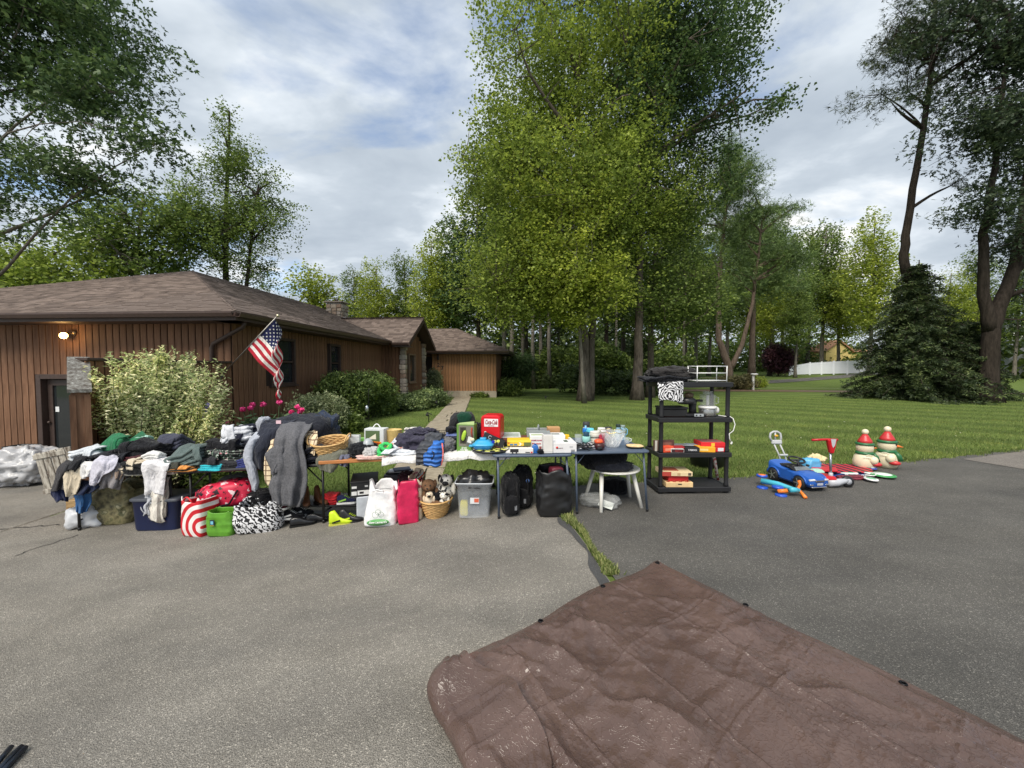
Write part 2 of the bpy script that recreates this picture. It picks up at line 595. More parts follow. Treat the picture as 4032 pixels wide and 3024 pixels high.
F = np.stack([idx[0, :-1], idx[0, 1:], idx[1, 1:], idx[1, :-1]], -1)
o = link('sealer_band', mesh_np('sealer_band', np.array(V), F, True), M_SEAL); tag(o, 'dark sealer band along the seam', 'driveway', kind='structure')
M_PATH = asphalt('path_asphalt', (0.12, 0.105, 0.09), (0.19, 0.17, 0.15), (0.27, 0.25, 0.225), (0.5, 0.47, 0.42), 1.0, 0.15)
p0, p1, p2, p3 = at(3790, 1812), at(4300, 1745), at(4300, 1900), at(4032, 1852)
pm = MB(); pm.add([(p.x, p.y, 0.020) for p in (p0, p3, p2, p1)], [(0, 1, 2, 3)])
o = pm.build('path', M_PATH); tag(o, 'old pale asphalt path meeting the driveway', 'path', kind='structure')
M_CRK = surf('crack_fill', (0.02, 0.019, 0.018), 0.9)
cm = MB()
def crack(pts, w):
 for a, b in zip(pts[:-1], pts[1:]):
  a, b = Vector(a), Vector(b)
  n = Vector((-(b - a).y, (b - a).x)).normalized() * w
  q = [a + n, a - n, b - n, b + n]
  cm.add([(p.x, p.y, gzf(p.x, p.y) + 0.0165) for p in q], [(0, 1, 2, 3)])
for (a, b, n, w) in (((0, 2085), (235, 2070), 9, 0.008), ((60, 2190), (310, 2110), 9, 0.006)):
 pts = []
 for i in range(n + 1):
  u, v = lerp(a[0], b[0], i / n), lerp(a[1], b[1], i / n)
  g = at(u, v, -0.2); g = at(u, v, gzf(g.x, g.y)); g = at(u, v, gzf(g.x, g.y))
  pts.append((g.x + random.uniform(-.03, .03), g.y + random.uniform(-.03, .03)))
 crack(pts, w)
o = cm.build('driveway_crack', M_CRK); tag(o, 'thin dark cracks running across the worn asphalt', 'crack', kind='stuff')
def strip(name, pts, w, off, mat, label, cat):
 V = []; n = len(pts)
 for i, (x, y) in enumerate(pts):
  a = Vector(pts[max(0, i - 1)]); b = Vector(pts[min(n - 1, i + 1)])
  d = (b - a).normalized(); q = Vector((-d.y, d.x)) * w / 2
  for s in (-1, 1):
   V.append((x + q.x * s, y + q.y * s, gzf(x + q.x * s, y + q.y * s) + off))
 F = [(2 * i, 2 * i + 2, 2 * i + 3, 2 * i + 1) for i in range(n - 1)]
 o = link(name, mesh_np(name, np.array(V), np.array(F), True), mat)
 return tag(o, label, cat, kind='structure')
strip('road', [(14 + i * 2.2, 32.5 + i * 1.05 + 0.02 * i * i) for i in range(22)], 2.6, 0.03, M_NEW, 'grey side road curving past the white fence', 'road')
M_MULCH = pattern('bark_mulch', lambda nt, b: None)
def _mulch(nt, b):
 v = nt.nodes.new('ShaderNodeTexVoronoi'); v.inputs['Scale'].default_value = 26.0
 t = nt.nodes.new('ShaderNodeTexCoord'); nt.links.new(t.outputs['Object'], v.inputs[0])
 sp = nt.nodes.new('ShaderNodeSeparateColor'); nt.links.new(v.outputs['Color'], sp.inputs[0])
 r = _cr(nt, sp.outputs[0], [(0.1, (0.022, 0.014, 0.009)), (0.55, (0.065, 0.042, 0.028)), (0.9, (0.15, 0.105, 0.075))])
 nt.links.new(r.outputs[0], b.inputs['Base Color']); b.inputs['Roughness'].default_value = 0.95
 _bump(nt, b, v.outputs['Distance'], 1.0, 0.03)
_mulch(M_MULCH.node_tree, M_MULCH.node_tree.nodes['Principled BSDF'])
M_PINE = pattern('pine_straw', lambda nt, b: (
 nt.links.new(_cr(nt, _nz(nt, 30, 4, .8).outputs[0], [(0.3, (0.075, 0.045, 0.028)), (0.7, (0.24, 0.155, 0.10))]).outputs[0], b.inputs['Base Color'])))
strip('pine_straw_bed', [(8, 28.0), (13, 28.2), (18, 27.9), (22, 27.2), (27, 26.0), (33, 25.0)], 2.4, 0.02, M_PINE, 'brown pine straw bed at the far lawn edge', 'flower bed')
strip('bed_edge_timber', [(12.5, 29.9), (18, 29.6), (23, 28.9), (29, 27.4)], 0.18, 0.14, surf('pale_timber', (0.42, 0.36, 0.27), 0.8), 'pale timber edging of the far pine straw bed', 'edging')
V = []; nb = 40
for i in range(nb):
 y = 6.3 + (17.2 - 6.3) * i / (nb - 1)
 xl = -6.22 + 0.061 * (y - 8.6)
 xr = -4.55 - 1.5 * max(0, 1 - (y - 6.3) / 2.4) ** 2 + 0.06 * math.sin(y * 3)
 for k in range(7):
  x = lerp(xl, xr, k / 6)
  V.append((x, y, gzf(x, y) + 0.03 - 0.025 * (k == 6)))
idx = np.arange(nb * 7).reshape(nb, 7)
F = np.stack([idx[:-1, :-1], idx[:-1, 1:], idx[1:, 1:], idx[1:, :-1]], -1).reshape(-1, 4)
o = link('mulch_bed', mesh_np('mulch_bed', np.array(V), F, False), M_MULCH); tag(o, 'dark bark mulch bed along the house wall', 'flower bed', kind='structure')
M_SLAB = pattern('walk_stone', lambda nt, b: (
 nt.links.new(_cr(nt, _nz(nt, 7, 6, .75, sc3=(1, 2.2, 1)).outputs[0], [(0.25, (0.13, 0.105, 0.075)), (0.5, (0.30, 0.255, 0.185)), (0.72, (0.42, 0.37, 0.28))]).outputs[0], b.inputs['Base Color']),
 b.inputs['Roughness'].__setattr__('default_value', 0.9),
 _bump(nt, b, _nz(nt, 40, 4, .7).outputs[0], 0.5, 0.01)))
walk = thing('walkway', 'weathered tan stone slab walkway leading to the front door', 'walkway'); walk['kind'] = 'structure'
y = 5.46; r_ = random.Random(4)
while y < 21.4:
 L = r_.uniform(0.5, 0.78)
 xc = -1.5 - 0.077 * (y + L / 2 - 5.4)
 split = r_.random() < 0.35
 parts_ = [(-0.455, 0.455)] if not split else [(-0.455, r_.uniform(-.1, .15)), None]
 if split: parts_[1] = (parts_[0][1], 0.455)
 for (a, b_) in parts_:
  mb = MB()
  zc_ = gzf(xc, y + L / 2)
  sl = (gzf(xc, y + L) - gzf(xc, y)) / L
  mb.box((0, 0, 0), (b_ - a - 0.018 + r_.uniform(-.03, .01), L - 0.022, 0.06), rotm(math.atan(sl) + r_.uniform(-.008, .008), r_.uniform(-.01, .01), 0.077 + r_.uniform(-.012, .012)), bev=0.012)
  sb = mb.build('slab', M_SLAB, walk)
  sb.location = (xc + (a + b_) / 2, y + L / 2, zc_ + 0.012 + r_.uniform(0, .012))
 y += L
# ================================================================== THE HOUSE
HS, HC = 0.061, 0.998
def hp(a, b, z):
 return Vector((-6.25 + a * HC + b * HS, 8.6 - a * HS + b * HC, z))
HRZ = -math.atan(HS / HC)
house = thing('house', 'long single storey brown wood sided house with shingled hip roof', 'house', hp(0, 0, 0), HRZ)
def wood_mat(name, dark, mid, light):
 def f(nt, b):
  n = _nz(nt, 2.2, 5, .65, sc3=(5, 5, 0.7))
  n2 = _nz(nt, 26, 4, .7, sc3=(3, 3, 0.12))
  r = _cr(nt, n.outputs[0], [(0.28, dark), (0.5, mid), (0.72, light)])
  oi = nt.nodes.new('ShaderNodeObjectInfo')
  r2 = _cr(nt, oi.outputs['Random'], [(0.0, (0.80, 0.79, 0.78)), (1.0, (1.14, 1.12, 1.10))])
  r3 = _cr(nt, n2.outputs[0], [(0.3, (0.85, 0.85, 0.85)), (0.7, (1.08, 1.08, 1.08))])
  k = nt.nodes.new('ShaderNodeMix'); k.data_type = 'RGBA'; k.blend_type = 'MULTIPLY'; k.inputs['Factor'].default_value = 1
  nt.links.new(r.outputs[0], k.inputs['A']); nt.links.new(r2.outputs[0], k.inputs['B'])
  k2 = nt.nodes.new('ShaderNodeMix'); k2.data_type = 'RGBA'; k2.blend_type = 'MULTIPLY'; k2.inputs['Factor'].default_value = 1
  nt.links.new(k.outputs['Result'], k2.inputs['A']); nt.links.new(r3.outputs[0], k2.inputs['B'])
  nt.links.new(k2.outputs['Result'], b.inputs['Base Color'])
  b.inputs['Roughness'].default_value = 0.7
  b.inputs['Specular IOR Level'].default_value = 0.25
  _bump(nt, b, n2.outputs[0], 0.35, 0.006)
 return pattern(name, f)
M_SIDE = wood_mat('stained_siding', (0.098, 0.050, 0.029), (0.190, 0.100, 0.058), (0.275, 0.155, 0.094))
M_SIDE2 = wood_mat('pale_siding', (0.20, 0.095, 0.042), (0.33, 0.17, 0.08), (0.43, 0.235, 0.12))
M_TRIM = surf('dark_brown_trim', (0.055, 0.034, 0.027), 0.55, bump=0.1)
M_GROOVE = surf('siding_backing', (0.025, 0.013, 0.008), 0.9)
M_FOUND = surf('foundation', (0.36, 0.31, 0.235), 0.9, scale=6, bump=0.4)
M_PANE = pattern('window_pane', lambda nt, b: (b.inputs['Base Color'].__setattr__('default_value', (0.02, 0.024, 0.026, 1)), b.inputs['Roughness'].__setattr__('default_value', 0.06), b.inputs['Specular IOR Level'].__setattr__('default_value', 0.6)))
def shingle_mat():
 def f(nt, b):
  g = nt.nodes.new('ShaderNodeNewGeometry')
  r = _cr(nt, g.outputs['Random Per Island'], [(0.0, (0.082, 0.059, 0.049)), (0.5, (0.130, 0.097, 0.080)), (1.0, (0.195, 0.148, 0.124))])
  oi = nt.nodes.new('ShaderNodeObjectInfo')
  r2 = _cr(nt, oi.outputs['Random'], [(0.0, (0.75, 0.75, 0.75)), (1.0, (1.3, 1.3, 1.3))])
  n = _nz(nt, 120, 3, .8)
  r3 = _cr(nt, n.outputs[0], [(0.3, (0.7, 0.7, 0.7)), (0.7, (1.25, 1.25, 1.25))])
  k = nt.nodes.new('ShaderNodeMix'); k.data_type = 'RGBA'; k.blend_type = 'MULTIPLY'; k.inputs['Factor'].default_value = 1
  nt.links.new(r.outputs[0], k.inputs['A']); nt.links.new(r3.outputs[0], k.inputs['B'])
  nt.links.new(k.outputs['Result'], b.inputs['Base Color'])
  b.inputs['Roughness'].default_value = 0.9
  _bump(nt, b, n.outputs[0], 0.5, 0.004)
 return pattern('asphalt_shingle', f)
M_SHIN = shingle_mat()
_board_me = {}
def board(parent, L, w, pos, rz, tilt=0, mat=M_SIDE):
 key = (round(L, 2), round(w, 3), mat.name)
 if key not in _board_me:
  mb = MB(); mb.box((0, 0, L / 2), (w, 0.022, L), bev=0.004)
  me = mb.mesh('siding_board'); me.materials.append(mat); _board_me[key] = me
 o = bpy.data.objects.new('siding_board', _board_me[key]); COL.objects.link(o)
 o.parent = parent; o.location = pos; o.rotation_euler = (0, 0, rz)
 return o
def wall_part(name, p0, p1, z0, z1, bw=0.135, holes=(), mat=M_SIDE, thick=0.10, parent=None, topf=None):
 """backing slab between two plan points with separate upright boards on its outer face (outer = clockwise side of p0->p1)"""
 parent = parent or house
 p0, p1 = Vector(p0), Vector(p1)
 d = (p1 - p0); L = d.length; d.normalize()
 n = Vector((d.y, -d.x))
 ang = math.atan2(d.y, d.x)
 mb = MB()
 cuts = sorted(holes)
 segs = []; x = 0
 def slab(x0, x1, za, zb):
  if x1 - x0 < 0.01 or zb - za < 0.01: return
  c = p0 + d * (x0 + x1) / 2 - n * (thick / 2)
  mb.box((c.x, c.y, (za + zb) / 2), (x1 - x0, thick, zb - za), rotm(0, 0, ang))
 zs1 = z1 if topf is None else topf(0)
 for (h0, h1, hz0, hz1) in cuts:
  slab(x, h0, z0, zs1); slab(h0, h1, z0, hz0); slab(h0, h1, hz1, zs1); x = h1
 slab(x, L, z0, zs1)
 if topf:
  q = [p0.to_3d() - n.to_3d() * thick + Vector((0, 0, topf(0))), p1.to_3d() - n.to_3d() * thick + Vector((0, 0, topf(0))), ((p0 + p1) / 2).to_3d() - n.to_3d() * thick + Vector((0, 0, topf(L / 2)))]
  mb.extr(q, n.to_3d() * thick)
 w = mb.build(name, M_GROOVE, parent)
 nb_ = max(1, int(round(L / bw))); bw = L / nb_
 for i in range(nb_):
  xc = (i + 0.5) * bw
  zt = z1 if topf is None else topf(xc)
  spans = [(z0, zt)]
  for (h0, h1, hz0, hz1) in cuts:
   if h0 - bw * 0.5 < xc < h1 + bw * 0.5:
    spans = [s for s in ((z0, hz0), (hz1, zt)) if s[1] - s[0] > 0.03]
  for (za, zb) in spans:
   c = p0 + d * xc + n * 0.012
   board(w, zb - za, bw - 0.019, (c.x, c.y, za), ang, mat=mat)
 return w
EAVE = 2.74
fw = wall_part('front_wall', (-12.0, 0), (0.0, 0), -0.62, 2.72, 0.165, holes=[(7.35, 8.42, -0.61, 1.47)])
rw = wall_part('side_wall', (0, 0), (0, 8.42), 0.28, 2.72, 0.15, holes=[(1.20, 2.22, 1.16, 2.42), (4.02, 4.72, 1.16, 2.42)])
MB().box((-0.06, 4.2, 0.06), (0.16, 8.4, 0.46)).build('foundation', M_FOUND, house)
bw1 = wall_part('entry_bay_wall', (0, 8.42), (0.92, 8.42), 0.18, 2.72, 0.155)
gb = wall_part('entry_bay_gable', (0.92, 8.42), (0.92, 11.40), 0.18, 3.9, 0.30, holes=[(0.78, 1.72, 0.95, 2.30)], topf=lambda x: 2.72 + 0.60 * (1.49 - abs(x - 1.49)), mat=M_SIDE)
MB().box((0.42, 9.9, 0.05), (1.06, 3.1, 0.30)).build('foundation', M_FOUND, house)
fwg = wall_part('far_wing_wall', (0.95, 13.15), (4.57, 13.15), 0.34, 2.56, 0.16, mat=M_SIDE2)
MB().box((2.76, 13.26, 0.15), (3.66, 0.3, 0.42)).build('foundation', M_FOUND, house)
wall_part('far_wing_side_wall', (4.57, 13.15), (4.57, 19.0), 0.3, 2.56, 0.3)
wall_part('entry_wall', (0.0, 11.4), (0.0, 13.6), 0.3, 2.6, 0.3)
wall_part('entry_door_wall', (0.0, 13.6), (0.95, 13.6), 0.3, 2.6, 0.2)
MB().box((-6, 12.5, 1.3), (11.7, 0.2, 2.7)).build('rear_wall', M_GROOVE, house)
MB().box((-11.95, 6.2, 1.1), (0.2, 12.4, 3.3)).build('rear_wall', M_GROOVE, house)
mb = MB(); mb.tube([(0.50, -0.22, 2.62), (0.44, -0.20, 2.50), (-0.34, -0.09, 2.16), (-0.40, -0.08, 2.06), (-0.40, -0.08, 0.3)], 0.043, 8)
mb.build('downspout', M_TRIM, house)
dx = -12.0 + 7.35
dr = MB();
for (c, s_) in (((dx + 0.06, -0.01, 0.43), (0.12, 0.17, 2.08)), ((dx + 1.01, -0.01, 0.43), (0.12, 0.17, 2.08)), ((dx + 0.535, -0.01, 1.42), (0.83, 0.17, 0.11))):
 dr.box(c, s_, bev=0.006)
door = dr.build('door', M_TRIM, house)
mb = MB()
for (c, s_) in (((dx + 0.19, 0.05, 0.38), (0.12, 0.05, 1.95)), ((dx + 0.88, 0.05, 0.38), (0.12, 0.05, 1.95)), ((dx + 0.535, 0.05, 1.28), (0.57, 0.05, 0.14)), ((dx + 0.535, 0.05, -0.47), (0.57, 0.05, 0.25))):
 mb.box(c, s_, bev=0.005)
mb.build('door_leaf', surf('door_brown', (0.060, 0.040, 0.033), 0.5), door)
MB().box((dx + 0.535, 0.06, 0.43), (0.57, 0.012, 1.56)).build('pane', M_PANE, door)
MB().box((dx + 0.33, 0.045, 0.66), (0.09, 0.006, 0.12)).build('notice', card((0.75, 0.77, 0.78)), door)
MB().lathe([(0.0, 0), (0.03, 0.01), (0.035, 0.03), (0.02, 0.05), (0.0, 0.055)], (dx + 0.17, 0.02, 0.36), 10, axis=rotm(R(90))).build('handle', M_TRIM, door)
def window(a0, b0, a1, b1, z0, z1, matf=M_TRIM, mid=True):
 p0, p1 = Vector((a0, b0)), Vector((a1, b1)); d = (p1 - p0); L = d.length; d.normalize(); ang = math.atan2(d.y, d.x)
 n = Vector((d.y, -d.x))
 def pc(x, z, o=0.0): c = p0 + d * x + n * o; return (c.x, c.y, z)
 m = rotm(0, 0, ang)
 f = MB()
 f.box(pc(0.035, (z0 + z1) / 2, 0.02), (0.07, 0.09, z1 - z0), m, 0.005).box(pc(L - 0.035, (z0 + z1) / 2, 0.02), (0.07, 0.09, z1 - z0), m, 0.005)
 f.box(pc(L / 2, z1 - 0.035, 0.02), (L - 0.14, 0.09, 0.07), m, 0.005).box(pc(L / 2, z0 + 0.035, 0.025), (L - 0.14, 0.11, 0.07), m, 0.005)
 w = f.build('window', matf, house)
 zm = (z0 + z1) / 2
 if mid:
  MB().box(pc(L / 2, zm, -0.01), (L - 0.14, 0.06, 0.05), m, 0.004).build('meeting_rail', matf, w)
  MB().box(pc(L / 2, (zm + z1) / 2, -0.03), (L - 0.13, 0.01, z1 - zm - 0.08), m).build('pane', M_PANE, w)
  MB().box(pc(L / 2, (zm + z0) / 2, -0.035), (L - 0.13, 0.01, zm - z0 - 0.08), m).build('pane', M_PANE, w)
 else:
  MB().box(pc(L / 2, zm, -0.03), (L - 0.13, 0.01, z1 - z0 - 0.13), m).build('pane', M_PANE, w)
 MB().box(pc(L / 2, z0 - 0.02, 0.05), (L + 0.1, 0.10, 0.04), m, 0.005).build('sill', matf, w)
 return w
window(0, 1.20, 0, 2.22, 1.16, 2.42)
window(0, 4.02, 0, 4.72, 1.16, 2.42)
M_TAN = surf('tan_frame', (0.20, 0.135, 0.09), 0.6)
window(0.92, 9.20, 0.92, 10.14, 0.95, 2.30, M_TAN, False)
MB().box((0.86, 9.46, 1.62), (0.01, 0.38, 1.2)).build('curtain', fabric((0.50, 0.44, 0.36)), house)
M_STONE = pattern('field_stone', lambda nt, b: (
 (lambda k: (nt.links.new(_cr(nt, _nz(nt, 9, 5, .7).outputs[0], [(0.3, (0.62, 0.62, 0.62)), (0.7, (1.25, 1.25, 1.25))]).outputs[0], k.inputs['A']),
    nt.links.new(_cr(nt, nt.nodes.new('ShaderNodeObjectInfo').outputs['Random'], [(0.0, (0.19, 0.12, 0.085)), (0.35, (0.30, 0.245, 0.19)), (0.7, (0.40, 0.36, 0.30)), (1.0, (0.24, 0.20, 0.175))]).outputs[0], k.inputs['B']),
    k.inputs['Factor'].__setattr__('default_value', 1.0), nt.links.new(k.outputs['Result'], b.inputs['Base Color'])))(
  (lambda m_: (setattr(m_, 'data_type', 'RGBA'), setattr(m_, 'blend_type', 'MULTIPLY'), m_)[2])(nt.nodes.new('ShaderNodeMix'))),
 b.inputs['Roughness'].__setattr__('default_value', 0.9)))
M_MORTAR = surf('mortar', (0.27, 0.25, 0.22), 0.95)
def stone(parent, c, s, r_, rz=0.0):
 mb = MB(); j = lambda k: r_.uniform(-k, k)
 x, y, z = s[0] / 2, s[1] / 2, s[2] / 2
 vs_ = []
 for zz in (-z, z):
  for (sx, sy) in ((-1, -1), (0, -1.12), (1, -1), (1.08, 0), (1, 1), (0, 1.1), (-1, 1), (-1.08, 0)):
   vs_.append((sx * x * r_.uniform(.86, 1.0), sy * y * r_.uniform(.86, 1.0), zz * r_.uniform(.84, 1.0)))
 fs = [tuple(range(8))[::-1], tuple(range(8, 16))] + [(i, (i + 1) % 8, 8 + (i + 1) % 8, 8 + i) for i in range(8)]
 mb.add(vs_, fs)
 o = mb.build('stone', M_STONE, parent); o.location = c; o.rotation_euler = (j(.05), j(.05), rz + j(.05))
 return o
rs_ = random.Random(11)
M_PALE_STONE = M_STONE
for (a, b) in ((0.98, 8.40), (0.98, 11.36)):
 core = MB().box((a, b, 1.42), (0.16, 0.16, 2.6)).build('stone_pier', M_MORTAR, house)
 z = 0.10
 while z < 2.68:
  h = rs_.uniform(0.12, 0.24)
  stone(core, (a + rs_.uniform(-.015, .015), b + rs_.uniform(-.015, .015), z + h / 2), (rs_.uniform(.22, .30), rs_.uniform(.22, .30), h - 0.015), rs_)
  z += h
ch = MB().box((-4.1, 12.35, 4.6), (.80, 0.60, 1.1)).build('chimney', M_MORTAR, house)
z = 4.3
while z < 5.02:
 h = rs_.uniform(0.15, 0.24)
 x = -4.50
 while x < -3.80:
  w = rs_.uniform(0.18, 0.34)
  stone(ch, (x + w / 2, 12.04, z + h / 2), (w - 0.02, 0.12, h - 0.018), rs_); x += w
 y = 12.05
 while y < 12.6:
  w = rs_.uniform(0.18, 0.30)
  stone(ch, (-3.69, y + w / 2, z + h / 2), (0.12, w - 0.02, h - 0.018), rs_); y += w
 z += h
MB().box((-4.1, 12.35, 5.20), (.98, 0.78, 0.08), bev=0.015).build('chimney_cap', surf('cap_stone', (0.20, 0.17, 0.14), 0.9), ch)
MB().lathe([(0.10, 0), (0.10, 0.10), (0.13, 0.11), (0.13, 0.14), (0.0, 0.15)], (-4.1, 12.35, 5.24), 12).build('flue', M_TRIM, ch)
st = MB()
for i in range(4): st.box((-3.55, 11.85 - 0.0, 4.28 - 0.14 * i + 0.0), (0.5 + .22 * i, 0.04, 0.14))
st.build('flashing', surf('flashing', (0.25, 0.25, 0.26), 0.5), ch)
EX0, EXW = 0.60, 12.6
E0 = Vector((0.60, -0.60, 2.79)); EL = Vector((-12.0, -0.60, 2.79))
AP = Vector((-5.70, 5.20, 5.15)); AP2 = Vector((-5.70, 13.5, 5.15))
ER = Vector((0.60, 14.0, 2.79))
VG = 0.40      # the entry bay's roof
gz0, gzr = 2.72, 3.98
Gl, Gr, Gp = Vector((1.45, 7.75, gz0)), Vector((1.45, 12.05, gz0)), Vector((1.45, 9.90, gzr))
slope = (AP.z - E0.z) / 6.3
def main_a(z): return 0.60 - (z - 2.79) / slope
Gp2 = Vector((main_a(gzr), 9.90, gzr)); Gl2 = Vector((0.60, 7.75, gz0)); Gr2 = Vector((0.60, 12.05, gz0))
wz, wr = 2.60, 4.12
WL, WR = Vector((-1.2, 12.55, wz)), Vector((5.3, 12.55, wz))
WA, WB = Vector((-1.2, 16.15, wr)), Vector((1.8, 16.15, wr)); WRb = Vector((5.3, 19.75, wz))
planes = [('front', [EL, E0, AP]), ('side', [E0, ER, AP2, AP]), ('left', [EL, AP, AP2, Vector((-12.0, 14.0, 2.79))]),
   ('bay_near', [Gl2, Gl, Gp, Gp2]), ('bay_far', [Gr, Gr2, Gp2, Gp]), ('wing', [WL, WR, WB, WA]), ('wing_hip', [WR, WRb, WB])]
roof = bpy.data.objects.new('roof', None); COL.objects.link(roof)
roof.parent = house
bpy.context.view_layer.update()
base = MB()
for nm, P in planes:
 base.add([p - Vector((0, 0, 0.03)) for p in P], [tuple(range(len(P)))])
base.build('roof_deck', M_SHIN, roof)
shv = []; cand = []
house_m = Matrix.Translation(hp(0, 0, 0)) @ Matrix.Rotation(HRZ, 4, 'Z')
rr = np.random.default_rng(5)
for nm, P in planes:
 if nm == 'left': continue
 o_ = P[0]; ux = (P[1] - P[0]).normalized()
 nrm = (P[1] - P[0]).cross(P[2] - P[0]).normalized()
 if nrm.z < 0: nrm = -nrm
 uy = nrm.cross(ux).normalized()
 if uy.z < 0: uy = -uy
 poly = [((p - o_).dot(ux), (p - o_).dot(uy)) for p in P]
 x0, x1 = min(p[0] for p in poly), max(p[0] for p in poly)
 y1 = max(p[1] for p in poly)
 far = nm in ('wing', 'wing_hip')
 expo = 0.145 if not far else 0.16
 row = 0; y = -0.02
 while y < y1:
  ym = min(max(y + expo / 2, .01), y1 - .01); xi = []
  for (ax_, ay_), (bx_, by_) in zip(poly, poly[1:] + poly[:1]):
   if (ay_ > ym) != (by_ > ym): xi.append(ax_ + (bx_ - ax_) * (ym - ay_) / (by_ - ay_))
  if len(xi) < 2: break
  xa, xb = min(xi), max(xi)
  x = xa
  first = rr.uniform(.05, .3)
  while x < xb:
   w = first or rr.choice([0.15, 0.20, 0.26, 0.33]) * rr.uniform(.9, 1.1); first = 0
   w = min(w, xb - x + .001)
   if w > .01:
    t = rr.choice([0.006, 0.011, 0.015])
    q = []
    for (px, py, h) in ((x, y, t), (x + w, y, t), (x + w, y + expo + 0.03, 0.002), (x, y + expo + 0.03, 0.002)):
     q.append(o_ + ux * px + uy * py + nrm * (h + 0.004))
    q += [q[0] - nrm * (t + 0.012), q[1] - nrm * (t + 0.012)]
    cw = house_m @ q[0]
    cand.append(((cw - Vector((0, 0, EYE))).length if nm in ('front', 'side') else 99, q, w, t, ux, uy, nrm))
   x += w
  y += expo; row += 1
cand.sort(key=lambda c: c[0])
SF = [(0, 1, 2, 3), (4, 5, 1, 0), (4, 0, 3), (5, 2, 1)]
_sm = {}
for i, (dist, q, w, t, ux, uy, nrm) in enumerate(cand):
 if i < 280:
  key = (round(w, 2), t)
  if key not in _sm:
   lv = [(0, 0, t + .004), (w, 0, t + .004), (w, 0.175, .006), (0, 0.175, .006), (0, 0, -.008), (w, 0, -.008)]
   me = bpy.data.meshes.new('shingle'); me.from_pydata(lv, [], SF); me.materials.append(M_SHIN); _sm[key] = me
  o = bpy.data.objects.new('shingle', _sm[key]); COL.objects.link(o); o.parent = roof
  M = Matrix((ux, uy, nrm)).transposed().to_4x4()
  M.translation = q[0] - nrm * (t + .004)
  o.matrix_local = M
sv = []; sf4 = []; k = 0
for (dist, q, w, t, ux, uy, nrm) in cand[280:]:
 sv += [tuple(p) for p in q]
 sf4 += [(k, k + 1, k + 2, k + 3), (k + 4, k + 5, k + 1, k)]
 k += 6
o = link('shingles', mesh_np('shingles', np.array(sv), np.array(sf4)), M_SHIN, roof); o['kind'] = 'stuff'
def caps(p, q, name='ridge_cap'):
 mb = MB(); d = q - p; L = d.length; d.normalize(); n = int(L / 0.16)
 side = d.cross(Vector((0, 0, 1))).normalized(); up = side.cross(d)
 for i in range(n):
  c = p + d * (L * i / n)
  w = 0.13
  a0 = c - side * w - up * 0.045; a1 = c + up * 0.022; a2 = c + side * w - up * 0.045
  e = d * (L / n + 0.03) - up * 0.008
  mb.add([a0, a1, a2, a0 + e, a1 + e, a2 + e], [(0, 1, 4, 3), (1, 2, 5, 4), (0, 2, 1)])
 mb.build(name, M_SHIN, roof)
caps(E0, AP); caps(EL, AP); caps(AP, AP2); caps(Gp, Gp2); caps(WR, WB); caps(WB, WA)
def eave(p, q, out, soff=0.55, zoff=0.0):
 d = (q - p); L = d.length; dn = d.normalized(); ang = math.atan2(dn.y, dn.x)
 c = (p + q) / 2; o3 = Vector((out[0], out[1], 0))
 m = rotm(0, 0, ang)
 f = MB(); cc = c - o3 * 0.02 + Vector((0, 0, -0.11)); f.box(cc, (L, 0.03, 0.16), m)
 f.build('fascia', M_TRIM, roof)
 g = MB(); prof = [(0.0, 0.0), (0.0, -0.10), (0.075, -0.10), (0.115, -0.03), (0.115, 0.0), (0.105, 0.0), (0.105, -0.028), (0.07, -0.09), (0.01, -0.09), (0.01, 0.0)]
 pts = [p + o3 * (a_ + 0.0) + Vector((0, 0, b_ - 0.02)) for (a_, b_) in prof]
 g.extr(pts, d); g.build('gutter', surf('gutter_brown', (0.075, 0.047, 0.038), 0.4, bump=.05), roof)
 s_ = MB(); cc = c - o3 * (soff / 2 + 0.03) + Vector((0, 0, -0.175)); s_.box(cc, (L, soff, 0.02), m); s_.build('soffit', M_TRIM, roof)
eave(EL, E0, (0, -1))
eave(E0, Vector((0.60, 7.78, 2.79)), (1, 0))
eave(Gl2 + Vector((0.12, 0, 0)), Gl, (0, -1))
eave(WL, WR, (0, -1), 0.5)
eave(WR, WRb, (1, 0), 0.6)
for (p, q) in ((Gl, Gp), (Gp, Gr)):
 mb = MB(); mb.extr([p + Vector((-.02, 0, -.02)), q + Vector((-.02, 0, -.02)), q + Vector((-.02, 0, -.22)), p + Vector((-.02, 0, -.22))], (0.035, 0, 0)); mb.build('rake_board', M_TRIM, roof)
 mb = MB(); mb.extr([p + Vector((-.03, 0, -.16)), q + Vector((-.03, 0, -.16)), q + Vector((-.03, 0, -.18)), p + Vector((-.03, 0, -.18))], (-0.48, 0, 0)); mb.build('soffit', M_TRIM, roof)
mb = MB(); mb.box((0.47, 13.57, 1.28), (0.86, 0.08, 2.0), bev=.01); d2 = mb.build('front_door', surf('front_door_dark', (0.030, 0.020, 0.016), 0.5), house)
for z in (0.75, 1.75): MB().box((0.47, 13.52, z), (0.62, 0.03, 0.7), bev=.01).build('door_panel', surf('front_door_dark', (0.03, 0.02, 0.016)), d2)
MB().box((0.8, 13.0, 0.12), (1.6, 0.9, 0.2), bev=.02).build('door_step', M_FOUND, house)
lm = MB(); lm.box((1.33, 13.10, 2.30), (0.10, 0.06, 0.16), bev=.01).lathe([(0.03, 0), (0.075, 0.03), (0.085, 0.18), (0.05, 0.24), (0.0, 0.28)], (1.33, 13.02, 2.08), 10)
pl = lm.build('porch_lamp', M_TRIM, house)
M_NUM = surf('number_iron', (0.035, 0.025, 0.02), 0.5)
text_part('2', 0.30, M_NUM, house, (1.33, 13.11, 1.80), (R(90), 0, 0), name='house_number', ext=0.012, bold=0.006)
